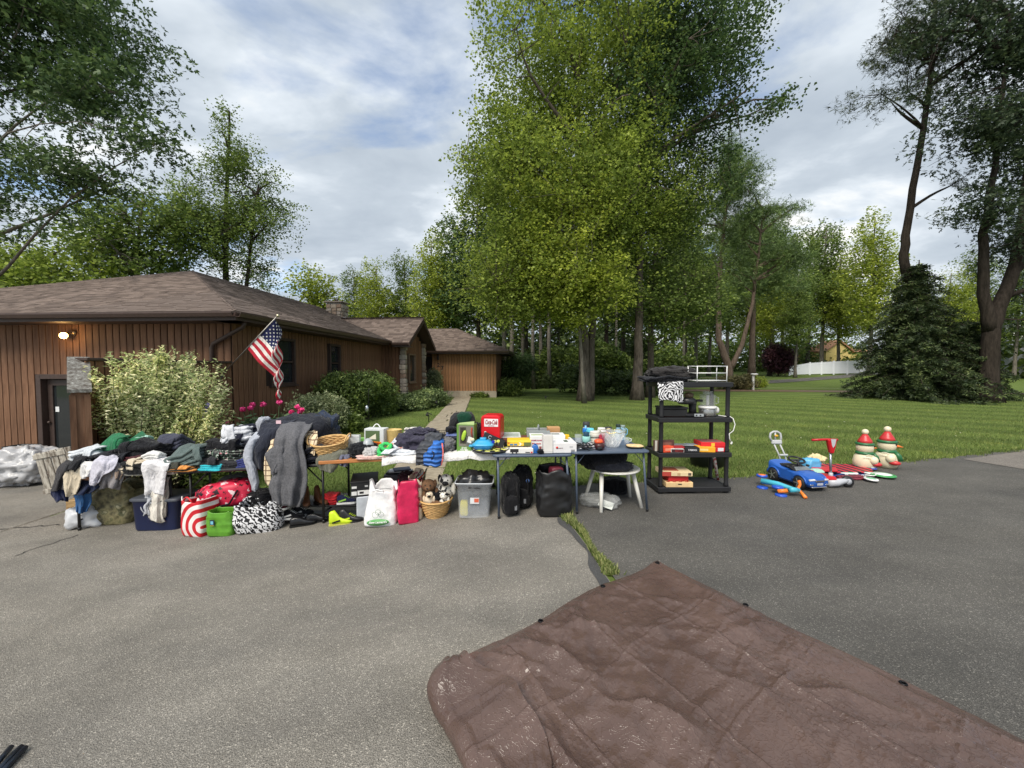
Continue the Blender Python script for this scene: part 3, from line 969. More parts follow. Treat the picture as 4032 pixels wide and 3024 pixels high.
text_part('7', 0.30, M_NUM, house, (1.54, 13.11, 1.64), (R(90), 0, 0), name='house_number', ext=0.012, bold=0.006)
mb = MB(); mb.tube([(1.0, 12.9, 0.98), (1.25, 12.75, 1.0), (1.4, 12.6, 0.82), (1.38, 12.6, 0.72), (1.32, 12.62, 0.74)], 0.014, 6).tube([(1.02, 12.9, 0.98), (1.02, 12.9, 0.1)], 0.012, 6).tube([(1.4, 12.6, 0.8), (1.4, 12.6, 0.05)], 0.012, 6)
mb.build('handrail', M_TRIM, house)
fl = MB(); fl.lathe([(0.0, 0), (0.06, 0.0), (0.065, 0.02), (0.03, 0.04), (0.0, 0.05)], (-3.72, -0.03, 2.42), 12, axis=rotm(R(90)))
fl.tube([(-3.72, -0.05, 2.42), (-3.75, -0.14, 2.40)], 0.018, 8).lathe([(0.03, 0), (0.045, 0.05), (0.075, 0.11), (0.072, 0.115), (0.02, 0.09)], (-3.75, -0.12, 2.41), 12, axis=rotm(R(140), 0, R(-18)))
lamp = fl.build('flood_lamp', metal((0.4, 0.3, 0.18)), house)
m_b = pattern('lit_bulb', lambda nt, b: (b.inputs['Emission Color'].__setattr__('default_value', (1.0, 0.55, 0.16, 1)), b.inputs['Emission Strength'].__setattr__('default_value', 13.0), b.inputs['Base Color'].__setattr__('default_value', (1, .8, .5, 1))))
MB().ball((-3.76, -0.20, 2.34), 0.07, 10).build('bulb', m_b, lamp)
ld = bpy.data.lights.new('flood_lamp_glow', 'POINT'); ld.energy = 3.2; ld.color = (1.0, 0.60, 0.24); ld.shadow_soft_size = 0.06
lo = bpy.data.objects.new('flood_lamp_glow', ld); COL.objects.link(lo); lo.parent = house; lo.location = (-3.76, -0.30, 2.32)
wing = thing('wing_wall', 'wood sided retaining screen wall with sloped weathered cap beside the basement door', 'wall', (0, 0, 0))
W0, W1 = hp(-0.02, -0.02, 0), Vector((wing_x(5.75), 5.75, 0))
ww = wall_part('screen', (W1.x, W1.y), (W0.x, W0.y), -0.60, 1.72, 0.135, parent=wing, thick=0.16)
M_CAP = pattern('lichen_cap', lambda nt, b: (nt.links.new(_cr(nt, _nz(nt, 16, 5, .8).outputs[0], [(0.38, (0.075, 0.06, 0.05)), (0.55, (0.20, 0.195, 0.18)), (0.68, (0.40, 0.40, 0.38))]).outputs[0], b.inputs['Base Color']), b.inputs['Roughness'].__setattr__('default_value', 0.95)))
dv = (W0 - W1); ang = math.atan2(dv.y, dv.x); cc = (W0 + W1) / 2
nrm2 = Vector((dv.y, -dv.x, 0)).normalized()
MB().box(cc - nrm2 * 0.07 + Vector((0, 0, 1.745)), (dv.length, 0.26, 0.045), rotm(0, 0, ang), .006).build('cap_rail', M_TRIM, wing)
N0 = Vector((-6.02, 5.35, 0)); N1 = Vector((-6.50, 5.78, 0))
dn = (N0 - N1); dnn = dn.normalized(); sd = Vector((-dnn.y, dnn.x, 0))
tk = 0.085
mb = MB()
mb.extr([N1 - sd * tk + Vector((0, 0, -.6)), N0 - sd * tk + Vector((0, 0, -.6)), N0 - sd * tk + Vector((0, 0, 1.27)), N1 - sd * tk + Vector((0, 0, 1.72))], sd * 2 * tk)
mb.build('end_post', M_SIDE, wing)
mb = MB(); q0, q1 = N1 + Vector((0, 0, 1.735)) - dnn * 0.04, N0 + Vector((0, 0, 1.27)) + dnn * 0.05
mb.extr([q0 - sd * .115, q1 - sd * .115, q1 - sd * .115 + Vector((0, 0, .045)), q0 - sd * .115 + Vector((0, 0, .045))], sd * 0.23)
mb.build('end_cap', M_CAP, wing)
for s_ in (-1, 1):
 MB().box(N0 + sd * s_ * 0.07 + dnn * 0.012 + Vector((0, 0, 0.32)), (0.02, 0.06, 1.84), rotm(0, 0, math.atan2(dnn.y, dnn.x))).build('trim_board', M_SIDE, wing)
# ================================================================== TREES AND PLANTS
LEAF_K = 1.6
def leaf_mat(name, dark, mid, light, trans=0.35, rough=0.55):
 if name in _MATS: return _MATS[name]
 m, nt, b = _mk(name)
 dark, mid, light = [(q[0] * LEAF_K * 1.08, q[1] * LEAF_K, q[2] * LEAF_K * 1.15) for q in (dark, mid, light)]
 g = nt.nodes.new('ShaderNodeNewGeometry')
 r = _cr(nt, g.outputs['Random Per Island'], [(0.0, dark), (0.55, mid), (1.0, light)])
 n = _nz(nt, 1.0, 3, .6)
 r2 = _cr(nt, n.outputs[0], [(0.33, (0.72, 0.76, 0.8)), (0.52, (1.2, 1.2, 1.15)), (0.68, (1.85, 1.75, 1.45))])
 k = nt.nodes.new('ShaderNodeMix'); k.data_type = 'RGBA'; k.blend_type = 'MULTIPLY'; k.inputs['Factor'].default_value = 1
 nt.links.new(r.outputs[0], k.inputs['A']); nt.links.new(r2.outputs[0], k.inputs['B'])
 nt.links.new(k.outputs['Result'], b.inputs['Base Color'])
 b.inputs['Roughness'].default_value = rough
 b.inputs['Specular IOR Level'].default_value = 0.3
 t = nt.nodes.new('ShaderNodeBsdfTranslucent')
 nt.links.new(k.outputs['Result'], t.inputs['Color'])
 mx = nt.nodes.new('ShaderNodeMixShader'); mx.inputs[0].default_value = trans
 nt.links.new(b.outputs[0], mx.inputs[1]); nt.links.new(t.outputs[0], mx.inputs[2])
 nt.links.new(mx.outputs[0], nt.nodes['Material Output'].inputs['Surface'])
 _MATS[name] = m
 return m
def bark_mat(name, dark, light, sc=6.0):
 def f(nt, b):
  n = _nz(nt, sc, 6, .75, sc3=(1.6, 1.6, 0.35))
  nt.links.new(_cr(nt, n.outputs[0], [(0.32, dark), (0.68, light)]).outputs[0], b.inputs['Base Color'])
  b.inputs['Roughness'].default_value = 0.95
  b.inputs['Specular IOR Level'].default_value = 0.1
  _bump(nt, b, n.outputs[0], 1.0, 0.05)
 return pattern(name, f)
BARK = bark_mat('maple_bark', (0.045, 0.036, 0.030), (0.20, 0.165, 0.135))
BARK_G = bark_mat('grey_bark', (0.085, 0.075, 0.062), (0.25, 0.225, 0.19))
BARK_P = bark_mat('pine_bark', (0.065, 0.047, 0.036), (0.205, 0.155, 0.12))
BARK_D = bark_mat('dark_bark', (0.018, 0.015, 0.012), (0.065, 0.052, 0.042))
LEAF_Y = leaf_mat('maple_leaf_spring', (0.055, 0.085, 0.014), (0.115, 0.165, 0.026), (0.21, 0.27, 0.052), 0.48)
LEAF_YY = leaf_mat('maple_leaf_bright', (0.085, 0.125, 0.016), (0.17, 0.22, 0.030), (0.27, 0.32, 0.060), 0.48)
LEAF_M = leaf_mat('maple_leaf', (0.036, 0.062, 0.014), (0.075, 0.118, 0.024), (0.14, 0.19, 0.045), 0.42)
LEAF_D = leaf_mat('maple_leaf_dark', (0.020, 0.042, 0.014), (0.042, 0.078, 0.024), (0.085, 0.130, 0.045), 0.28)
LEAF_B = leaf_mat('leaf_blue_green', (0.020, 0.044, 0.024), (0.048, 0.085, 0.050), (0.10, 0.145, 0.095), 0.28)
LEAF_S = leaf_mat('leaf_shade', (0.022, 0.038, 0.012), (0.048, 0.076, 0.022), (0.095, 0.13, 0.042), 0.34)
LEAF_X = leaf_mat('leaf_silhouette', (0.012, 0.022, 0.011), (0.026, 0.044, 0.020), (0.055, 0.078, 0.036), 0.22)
NEED_P = leaf_mat('pine_needle', (0.036, 0.066, 0.020), (0.082, 0.135, 0.040), (0.15, 0.21, 0.07), 0.3)
NEED_D = leaf_mat('pine_needle_dark', (0.016, 0.027, 0.012), (0.036, 0.052, 0.022), (0.075, 0.092, 0.04), 0.2)
NEED_H = leaf_mat('hemlock_needle', (0.010, 0.020, 0.008), (0.026, 0.042, 0.015), (0.070, 0.098, 0.034), 0.2)
def leaf_mesh(name, C, N, size, rng, aspect=0.75, droop=0.35, shape='maple'):
 """C (n,3) leaf positions; each leaf a folded blade of 2 or more faces"""
 n = len(C)
 nrm = np.stack([rng.normal(0, .55, n), rng.normal(0, .55, n), np.abs(rng.normal(.75, .35, n)) + .05], -1) if N is None else N
 nrm /= np.linalg.norm(nrm, axis=1, keepdims=True)
 th = rng.uniform(0, 2 * np.pi, n)
 d = np.stack([np.cos(th), np.sin(th), rng.normal(-droop, .3, n)], -1)
 d -= nrm * (d * nrm).sum(1, keepdims=True)
 d /= np.linalg.norm(d, axis=1, keepdims=True) + 1e-9
 s = np.cross(nrm, d)
 L = (size * rng.uniform(.65, 1.3, n))[:, None]
 W = L * aspect
 if shape == 'maple':      # notched five-point blade: 6 verts, 2 quads folded on the midrib
  P = [C, C + d * L * .30 - s * W * .55 + nrm * L * .07, C + d * L * 1.0, C + d * L * .30 + s * W * .55 + nrm * L * .07]
  V = np.stack(P, 1).reshape(-1, 3)
  i = np.arange(n)[:, None] * 4
  F = np.concatenate([i + np.array([[0, 1, 2]]), i + np.array([[0, 2, 3]])], 0)
 elif shape == 'sprig':    # three leaflets fanned out: reads as a leaf cluster with gaps
  V = []; F = []
  Vs = []
  for k, a in enumerate((-0.9, 0.0, 0.9)):
   dd = d * math.cos(a) + s * math.sin(a)
   ss = np.cross(nrm, dd)
   Vs += [C + dd * L * .08, C + dd * L * .5 - ss * W * .28 + nrm * L * .05, C + dd * L, C + dd * L * .5 + ss * W * .28 - nrm * L * .03]
  V = np.stack(Vs, 1).reshape(-1, 3)
  i = np.arange(n)[:, None] * 12
  F = np.concatenate([np.concatenate([i + 4 * k + np.array([[0, 1, 2]]), i + 4 * k + np.array([[0, 2, 3]])], 0) for k in range(3)], 0)
 else:                     # needle tuft: crossed slivers
  Vs = []
  for k in range(4):
   a = rng.uniform(-1.1, 1.1, n)[:, None]; b_ = rng.uniform(-.5, .5, n)[:, None]
   dd = d * np.cos(a) + s * np.sin(a) + nrm * b_
   Vs += [C - s * W * .10, C + s * W * .10, C + dd * L]
  V = np.stack(Vs, 1).reshape(-1, 3)
  F = np.arange(n * 12).reshape(-1, 3)
 return mesh_np(name, V, F)
def curve_pts(p, q, n, rng, wob, up=0.0):
 p, q = np.array(p, float), np.array(q, float)
 t = np.linspace(0, 1, n)[:, None]
 L = np.linalg.norm(q - p)
 off = rng.normal(0, 1, (1, 3)) * wob * L
 off2 = rng.normal(0, 1, (1, 3)) * wob * L * .5
 P = p + (q - p) * t + off * np.sin(np.pi * t) + off2 * np.sin(2 * np.pi * t)
 P[:, 2] += up * L * np.sin(np.pi * t[:, 0])
 return P
def tree(name, label, base, trunk, blobs, n_clusters, per, leaf, mat, bark, seed, cat='tree', group=None, cl_r=0.55, limbs=14, twigs=160,
   shape='maple', flat=0.6, shell=0.45, trunk_r=0.3, limb_r=0.10, aspect=0.75, droop=0.35, extra_trunks=(), low=None, N=None, gap=-.35, spray=1.0):
 """trunk: list of (dx,dy,z) relative to base; blobs: (dx,dy,z, rx,ry,rz, weight)"""
 rng = np.random.default_rng(seed)
 root = thing(name, label, cat, base, 0, group)
 B = np.array(blobs, float)
 w = B[:, 6] * B[:, 3] * B[:, 4] * B[:, 5]; w /= w.sum()
 k = rng.choice(len(B), n_clusters, p=w)
 d = rng.normal(0, 1, (n_clusters, 3)); d /= np.linalg.norm(d, axis=1, keepdims=True)
 rad = rng.uniform(0, 1, n_clusters) ** shell
 lump = 1 + 0.28 * vnoise(d * 2.6 + k[:, None] * 9.1 + seed, seed)      # uneven outline
 C = B[k, :3] + d * B[k, 3:6] * (rad * lump)[:, None]
 hole = vnoise(C * 0.55 + seed * 3.1, seed + 5)                            # gaps through the crown
 C = C[hole > gap]
 if low is not None: C = C[C[:, 2] > low]
 tp = np.array(trunk, float)
 mb = MB()
 def trk(tp, r0, r1, flare=1.5):
  n = len(tp)
  pts, rs = [], []
  for i in range((n - 1) * 4 + 1):
   t = i / 4; a = min(int(t), n - 2); f = t - a
   pts.append(tuple(tp[a] * (1 - f) + tp[a + 1] * f + rng.normal(0, r0 * .06, 3) * (i > 0)))
   s_ = t / (n - 1)
   rs.append((r0 * (1 - s_) + r1 * s_) * (flare if i == 0 else (1.12 if i == 1 else 1)))
  mb.tube(pts, rs, 12)
  return np.array(pts)
 T = trk(tp, trunk_r, trunk_r * .22)
 allT = [T]
 for (tp2, r2) in extra_trunks:
  allT.append(trk(np.array(tp2, float), r2, r2 * .25, 1.0))
 TT = np.concatenate(allT)
 ends = C[rng.choice(len(C), min(limbs, len(C)), replace=False)]
 L_all = [TT]
 for e in ends:
  hd = np.linalg.norm(TT[:, :2] - e[:2], axis=1)
  ok = TT[:, 2] < e[2] - hd * .35
  cand_ = TT[ok] if ok.any() else TT[-3:]
  s_ = cand_[np.argmin(np.linalg.norm(cand_ - e, axis=1) + rng.uniform(0, 1.2, len(cand_)))]
  P = curve_pts(s_, e, 8, rng, .06, .05)
  mb.tube([tuple(p) for p in P], list(np.linspace(limb_r * rng.uniform(.7, 1.1), limb_r * .15, 8)), 6, cap=False)
  L_all.append(P)
 LL = np.concatenate(L_all)
 for e in C[rng.choice(len(C), min(twigs, len(C)), replace=False)]:
  s_ = LL[np.argmin(np.linalg.norm(LL - e, axis=1))]
  P = curve_pts(s_, e, 5, rng, .05)
  mb.tube([tuple(p) for p in P], list(np.linspace(limb_r * .22, limb_r * .06, 5)), 4, cap=False)
 mb.build('trunk', bark, root)
 M = len(C)
 ax = np.array([np.interp(C[:, 2] * .85, T[:, 2], T[:, 0]), np.interp(C[:, 2] * .85, T[:, 2], T[:, 1]), C[:, 2] * .85]).T
 o_ = C - ax; o_ /= np.linalg.norm(o_, axis=1, keepdims=True) + 1e-6
 o_ = o_ + rng.normal(0, .35, o_.shape) + np.array([0, 0, .12]); o_ /= np.linalg.norm(o_, axis=1, keepdims=True)
 sd_ = np.cross(o_, [0, 0, 1.0]); sd_ /= np.linalg.norm(sd_, axis=1, keepdims=True) + 1e-6
 up_ = np.cross(sd_, o_)
 k_ = (cl_r * rng.uniform(.7, 1.35, M))[:, None]
 rp = lambda q: np.repeat(q, per, 0)
 t_ = rng.uniform(-1.5, 1.5, (M * per, 1))
 wd_ = (1.15 - .35 * np.abs(t_ + .3)) * .62
 X = rp(C) + rp(o_ * k_) * t_ * spray + rp(sd_ * k_) * np.clip(rng.normal(0, 1, (M * per, 1)), -1.5, 1.5) * wd_ + rp(up_ * k_) * np.clip(rng.normal(0, 1, (M * per, 1)), -1.5, 1.5) * .34 * flat / .6
 X[:, 2] -= 0.25 * np.linalg.norm((X - np.repeat(C, per, 0))[:, :2], axis=1)
 if low is not None: X = X[X[:, 2] > low - 0.3]
 me = leaf_mesh('crown', X, None, leaf, rng, aspect, droop, shape)
 link('crown', me, mat, root)
 return root
def tb(u, v, y):          # plan point of something at depth y seen at column u
 p = dep(u, v, y); return (p.x, p.y, gzf(p.x, p.y))
b = tb(2298, 1570, 19.2)
tree('maple_tree', 'tall spring green maple with thick flaking double trunk in the lawn', b,
  [(0.05, 0, 0), (0.0, 0, 2.5), (-0.15, 0, 5), (-0.2, .2, 9), (-.3, .3, 14), (-.2, 0, 21)],
  [(-1.4, 0, 10.2, 5.0, 4.2, 4.6, 1.0), (-1.9, 0, 16.5, 3.7, 3.6, 4.6, .62), (1.2, .3, 17.5, 3.8, 3.6, 4.6, .5), (-3.4, -.5, 6.4, 3.0, 3.2, 2.9, 1.0), (1.8, .3, 10.5, 3.2, 3.2, 4.2, .8), (-3.6, .3, 12.0, 2.3, 2.6, 3.4, .8), (-1.0, 0, 5.6, 3.6, 3.2, 1.8, .9)],
  3700, 42, 0.13, LEAF_Y, BARK, 21, trunk_r=0.30, limb_r=0.14, limbs=26, twigs=420, cl_r=0.52, shell=0.46, gap=-.5,
  extra_trunks=[([(.35, .2, 0), (.42, .3, 3), (.6, .5, 6), (.9, .6, 10), (1.2, .6, 16)], .24)], low=3.0)
b = tb(2240, 1570, 17.2)
tree('young_maple', 'bright yellow green young maple in front of the thick double trunk', b,
  [(0.8, .6, 0), (0.5, .4, 4), (.2, .2, 8), (0, 0, 11)],
  [(0.0, 0, 6.2, 2.6, 1.8, 2.6, 1), (-.2, 0, 9.2, 2.2, 1.6, 2.6, 1), (.8, 0, 5.0, 2.2, 1.5, 1.5, .8), (-.2, 0, 11.4, 1.2, 1.0, 1.4, 1)],
  850, 38, 0.125, LEAF_YY, BARK_G, 22, trunk_r=0.09, limb_r=0.05, limbs=14, twigs=160, cl_r=0.42, low=2.9)
b = tb(2508, 1570, 19.8)
tree('dark_maple', 'dark green maple with single trunk standing beside the double trunk maple', b,
  [(0, 0, 0), (0.05, 0, 3), (.1, .1, 7), (.4, .2, 12), (.6, .2, 19)],
  [(1.2, 0, 14.5, 3.6, 3.6, 4.0, 1), (2.6, -.5, 17.5, 3.0, 3.0, 3.0, 1), (4.6, -.6, 13.9, 1.5, 1.6, 1.0, 1.1), (6.2, -.7, 14.4, 1.1, 1.0, .6, 1.5), (1.0, 0, 19.5, 3.2, 3.2, 2.6, .9), (3.0, -.4, 11.2, 1.9, 2.0, 2.2, 1.0)],
  1550, 38, 0.135, LEAF_D, BARK, 23, trunk_r=0.27, limb_r=0.12, limbs=20, twigs=260, cl_r=0.5, low=4.0)
b = tb(2560, 1565, 21.5)
tree('leafy_maple', 'broad mid green maple with low branches behind the black shelf', b,
  [(0, 0, 0), (0, 0, 4), (.2, .1, 8), (.2, 0, 13)],
  [(.4, 0, 9.5, 3.4, 3.2, 3.6, 1), (0, -.5, 5.2, 3.2, 3.0, 1.9, 1), (2.4, 0, 6.0, 2.6, 2.5, 2.2, 1), (-1.6, .5, 12.5, 2.6, 2.5, 3.0, .8)],
  1500, 38, 0.13, LEAF_M, BARK, 24, trunk_r=0.20, limb_r=0.09, limbs=16, twigs=240, cl_r=0.5, low=2.6)
b = tb(2868, 1530, 33.0)
tree('forked_pine', 'pine with forked bare trunk beyond the black shelf', b,
  [(0, 0, 0), (0, 0, 1.6), (-.9, 0, 4), (-1.1, 0, 8), (-.7, 0, 13), (-.5, 0, 19)],
  [(-.4, 0, 17.0, 2.6, 2.6, 4.2, 1), (-.8, 0, 12.2, 2.6, 2.6, 1.8, .6), (1.9, 0, 13.5, 2.4, 2.3, 2.2, 1), (4.0, 0, 14.4, 2.6, 2.2, 1.1, 1), (4.4, 0, 10.8, 2.8, 2.3, 1.4, 1), (1.8, 0, 9.2, 2.8, 2.4, 1.0, .6)],
  860, 32, 0.34, NEED_P, BARK_P, 25, trunk_r=0.36, limb_r=0.11, limbs=30, twigs=240, cl_r=0.55, flat=.5, gap=-.2, shape='needle', aspect=.5, shell=.6,
  extra_trunks=[([(.1, 0, 1.4), (1.1, 0, 3.6), (1.9, 0, 7.0), (2.3, 0, 11), (2.6, 0, 15)], .22)], low=6.0)
b = tb(2958, 1500, 42.0)
tree('straight_pine', 'slim straight trunked pine standing behind the forked pine', b,
  [(0, 0, 0), (0, 0, 6), (.2, 0, 12), (0, 0, 19)],
  [(0, 0, 14.0, 3.0, 2.8, 4.6, 1), (2.5, 0, 10.0, 2.6, 2.3, 1.6, 1), (-2.4, 0, 9.0, 2.2, 2.0, 1.3, .8)],
  700, 24, 0.42, NEED_P, BARK_P, 26, trunk_r=0.34, limb_r=0.1, limbs=18, twigs=120, cl_r=0.75, flat=.45, shape='needle', aspect=.5, low=6)
b = tb(3630, 1530, 20.5)
tree('curved_pine', 'tall pine with bare curved trunk rising out of the dark hemlock', b,
  [(.3, 0, 0), (.3, .2, 3), (-.05, .2, 5.2), (-1.15, .1, 7.2), (-1.05, .1, 9.0), (-.65, 0, 13), (-.2, 0, 17.2), (-.1, 0, 23)],
  [(-2.6, 0, 17.8, 1.8, 1.7, .9, 1.2), (-3.6, -.2, 15.3, 1.3, 1.1, .45, 1.2), (-1.2, 0, 19.4, 2.2, 2.0, 1.3, 1), (1.5, 0, 18.5, 2.4, 2.2, 1.6, 1), (2.6, 0, 15.0, 2.4, 2.0, 1.0, .8), (3.4, 0, 11.6, 2.2, 1.8, .7, .6), (-1.5, 0, 15.6, 1.5, 1.2, .6, .8)],
  460, 30, 0.27, NEED_D, BARK_D, 27, trunk_r=0.31, limb_r=0.09, limbs=20, twigs=160, cl_r=0.34, flat=.6, gap=-.1, shape='needle', aspect=.5, low=9.5)
b = tb(3890, 1545, 18.5)
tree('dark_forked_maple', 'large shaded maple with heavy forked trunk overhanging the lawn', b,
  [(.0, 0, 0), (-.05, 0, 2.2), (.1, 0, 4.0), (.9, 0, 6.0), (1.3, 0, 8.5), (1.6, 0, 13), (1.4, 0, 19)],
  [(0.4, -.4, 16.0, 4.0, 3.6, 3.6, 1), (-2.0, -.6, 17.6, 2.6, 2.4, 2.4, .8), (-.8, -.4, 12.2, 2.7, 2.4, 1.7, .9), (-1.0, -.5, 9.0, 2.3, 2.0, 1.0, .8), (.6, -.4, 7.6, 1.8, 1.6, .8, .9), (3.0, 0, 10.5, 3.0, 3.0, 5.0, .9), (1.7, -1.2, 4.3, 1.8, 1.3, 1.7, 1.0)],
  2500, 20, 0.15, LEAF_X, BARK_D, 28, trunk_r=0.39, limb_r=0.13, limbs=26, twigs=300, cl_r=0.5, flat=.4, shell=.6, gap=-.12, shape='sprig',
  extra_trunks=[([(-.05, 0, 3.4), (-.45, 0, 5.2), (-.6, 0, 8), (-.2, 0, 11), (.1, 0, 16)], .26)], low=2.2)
def hemlock(name, label, base, h, r, seed, mat, tiers=26, group=None):
 rng = np.random.default_rng(seed)
 root = thing(name, label, 'tree', base, 0, group)
 mb = MB(); mb.tube([(0, 0, 0), (0, 0, h * .5), (.1, 0, h)], [.22, .13, .02], 10)
 C = []; Nn = [];
 for t in range(tiers):
  z = h * (0.06 + 0.92 * (t / tiers))
  L = r * (1 - (t / tiers)) ** .75 * rng.uniform(.85, 1.1) + .25
  nbr = int(9 + 8 * (1 - t / tiers))
  a0 = rng.uniform(0, 6.28)
  for k in range(nbr):
   a = a0 + 6.283 * k / nbr + rng.normal(0, .16)
   l = L * rng.uniform(.45, 1.22)
   n = max(4, int(l / .16))
   s_ = np.linspace(.18, 1, n)
   zz = z + .10 * l * s_ - .34 * l * s_ ** 2 + rng.normal(0, .05)
   P = np.stack([np.cos(a) * l * s_, np.sin(a) * l * s_, zz], -1)
   P[:, 2] = np.maximum(P[:, 2], .06)
   mb.tube([(0, 0, z)] + [tuple(p) for p in P[::max(1, n // 4)]], .018, 4, cap=False)
   wd = (.10 + .40 * (1 - s_)) * min(1, l / 1.5) + .12
   for q in range(10):
    o = rng.uniform(-1, 1, n) * wd
    X = P + np.stack([-np.sin(a) * o, np.cos(a) * o, -.22 * np.abs(o) + rng.normal(0, .03, n)], -1)
    C.append(X)
 mb.build('trunk', BARK_D, root)
 C = np.concatenate(C)
 link('crown', leaf_mesh('crown', C, None, 0.17, rng, .42, .6, 'sprig'), mat, root)
 return root
b = tb(3590, 1560, 20.4)
hemlock('hemlock_tree', 'wide dark hemlock with drooping branches sweeping the lawn', b, 7.3, 2.7, 31, NEED_H, 27)
b = tb(3790, 1560, 19.8)
hemlock('hemlock_tree', 'lower dark hemlock tucked against the heavy forked maple trunk', b, 4.2, 1.8, 32, NEED_H, 20)
b = (-19.0, 13.0, -0.6)
tree('overhanging_maple', 'big shady maple whose boughs hang over the basement door end of the roof', b,
  [(0, 0, 0), (.1, 0, 5), (.4, 0, 9), (.6, 0, 16), (.5, 0, 22)],
  [(1.5, 0, 14.0, 4.2, 4.0, 2.6, 1), (4.6, -.6, 12.6, 3.0, 3.2, 1.9, 1.05), (3.4, -.5, 16.2, 3.2, 3.4, 2.6, 1), (6.2, -.8, 10.6, 2.1, 2.2, 1.0, 1.1), (2.0, -1, 8.4, 2.6, 2.2, 1.1, 1), (5.0, -.5, 15.8, 2.2, 2.2, 1.6, 1), (7.2, -.7, 9.4, 1.2, 1.4, .7, 1), (-1, 0, 10, 3, 3, 2.5, .9), (5.2, -.6, 8.4, 2.2, 2, .8, 1.2), (2.8, -.6, 7.2, 2.3, 2, .8, 1.2)],
  3300, 20, 0.14, LEAF_D, BARK_G, 33, trunk_r=0.5, limb_r=0.065, limbs=34, twigs=420, cl_r=0.46, flat=.4, shell=.7, gap=-.14, shape='sprig', low=5.8)
b = tb(880, 1200, 33.0)
tree('tall_back_tree', 'tall loose green tree behind the roof peak with sky showing through', b,
  [(0, 0, 0), (.2, 0, 6), (.3, 0, 12), (.6, 0, 17), (1.0, 0, 23)],
  [(0.4, 0, 13.5, 5.2, 4.2, 4.2, 1), (1.6, 0, 18.5, 3.0, 2.8, 3.2, 1), (.6, 0, 21.8, 1.2, 1.2, 2.3, .9), (4.0, 0, 15.4, 2.2, 2.0, 2.6, .9), (3.0, 0, 10, 2.2, 2.6, 3.2, .8), (-4.0, 0, 14.2, 2.8, 2.6, 3.0, .8)],
  1700, 34, 0.165, LEAF_M, BARK_D, 34, trunk_r=0.32, limb_r=0.15, limbs=26, twigs=320, cl_r=0.6, shell=.6, gap=-.15, low=4,
  extra_trunks=[([(1.5, 0, 0), (1.8, 0, 7), (2.6, 0, 13), (3.2, 0, 17)], .22)])
b = tb(520, 1200, 30.0)
tree('rounded_back_tree', 'rounded mid green tree behind the middle of the basement end roof', b,
  [(0, 0, 0), (.4, 0, 6), (.5, 0, 10), (1.2, 0, 15)],
  [(0, 0, 11.0, 4.6, 4.0, 4.2, 1), (3.0, 0, 12.5, 2.6, 2.5, 2.8, .8), (-3.0, 0, 8.0, 3.0, 3, 3.2, .9)],
  1300, 18, 0.24, LEAF_M, BARK_G, 35, trunk_r=0.3, limb_r=0.16, limbs=20, twigs=160, cl_r=0.6, low=3)
b = tb(100, 1200, 27.0)
tree('dense_back_tree', 'dense yellow green tree low behind the far end of the roof', b,
  [(0, 0, 0), (0, 0, 5), (.2, 0, 9)],
  [(-1, 0, 7.6, 5.4, 4.0, 3.6, 1), (3.6, 0, 7.2, 3.4, 3.0, 3.4, 1), (-5, 0, 8.5, 3.5, 3, 4, 1)],
  1500, 18, 0.24, LEAF_Y, BARK_G, 36, trunk_r=0.3, limb_r=0.14, limbs=16, twigs=100, cl_r=0.6, low=2)
b = tb(1225, 1300, 34.0)
tree('small_back_tree', 'small bright green tree behind the stone chimney', b,
  [(0, 0, 0), (0, 0, 4), (.2, 0, 8)],
  [(0, 0, 7.6, 2.0, 2.0, 2.6, 1), (1.4, 0, 6.5, 1.8, 1.6, 2.0, .8), (-1.4, 0, 6.0, 1.6, 1.6, 1.8, .8)],
  520, 18, 0.22, LEAF_YY, BARK_G, 37, trunk_r=0.16, limb_r=0.08, limbs=12, twigs=60, cl_r=0.5)
proto = []
for i, (mt, bk, sd) in enumerate(((LEAF_M, BARK_G, 41), (LEAF_D, BARK, 42), (LEAF_Y, BARK_G, 43), (LEAF_S, BARK_D, 44))):
 pass
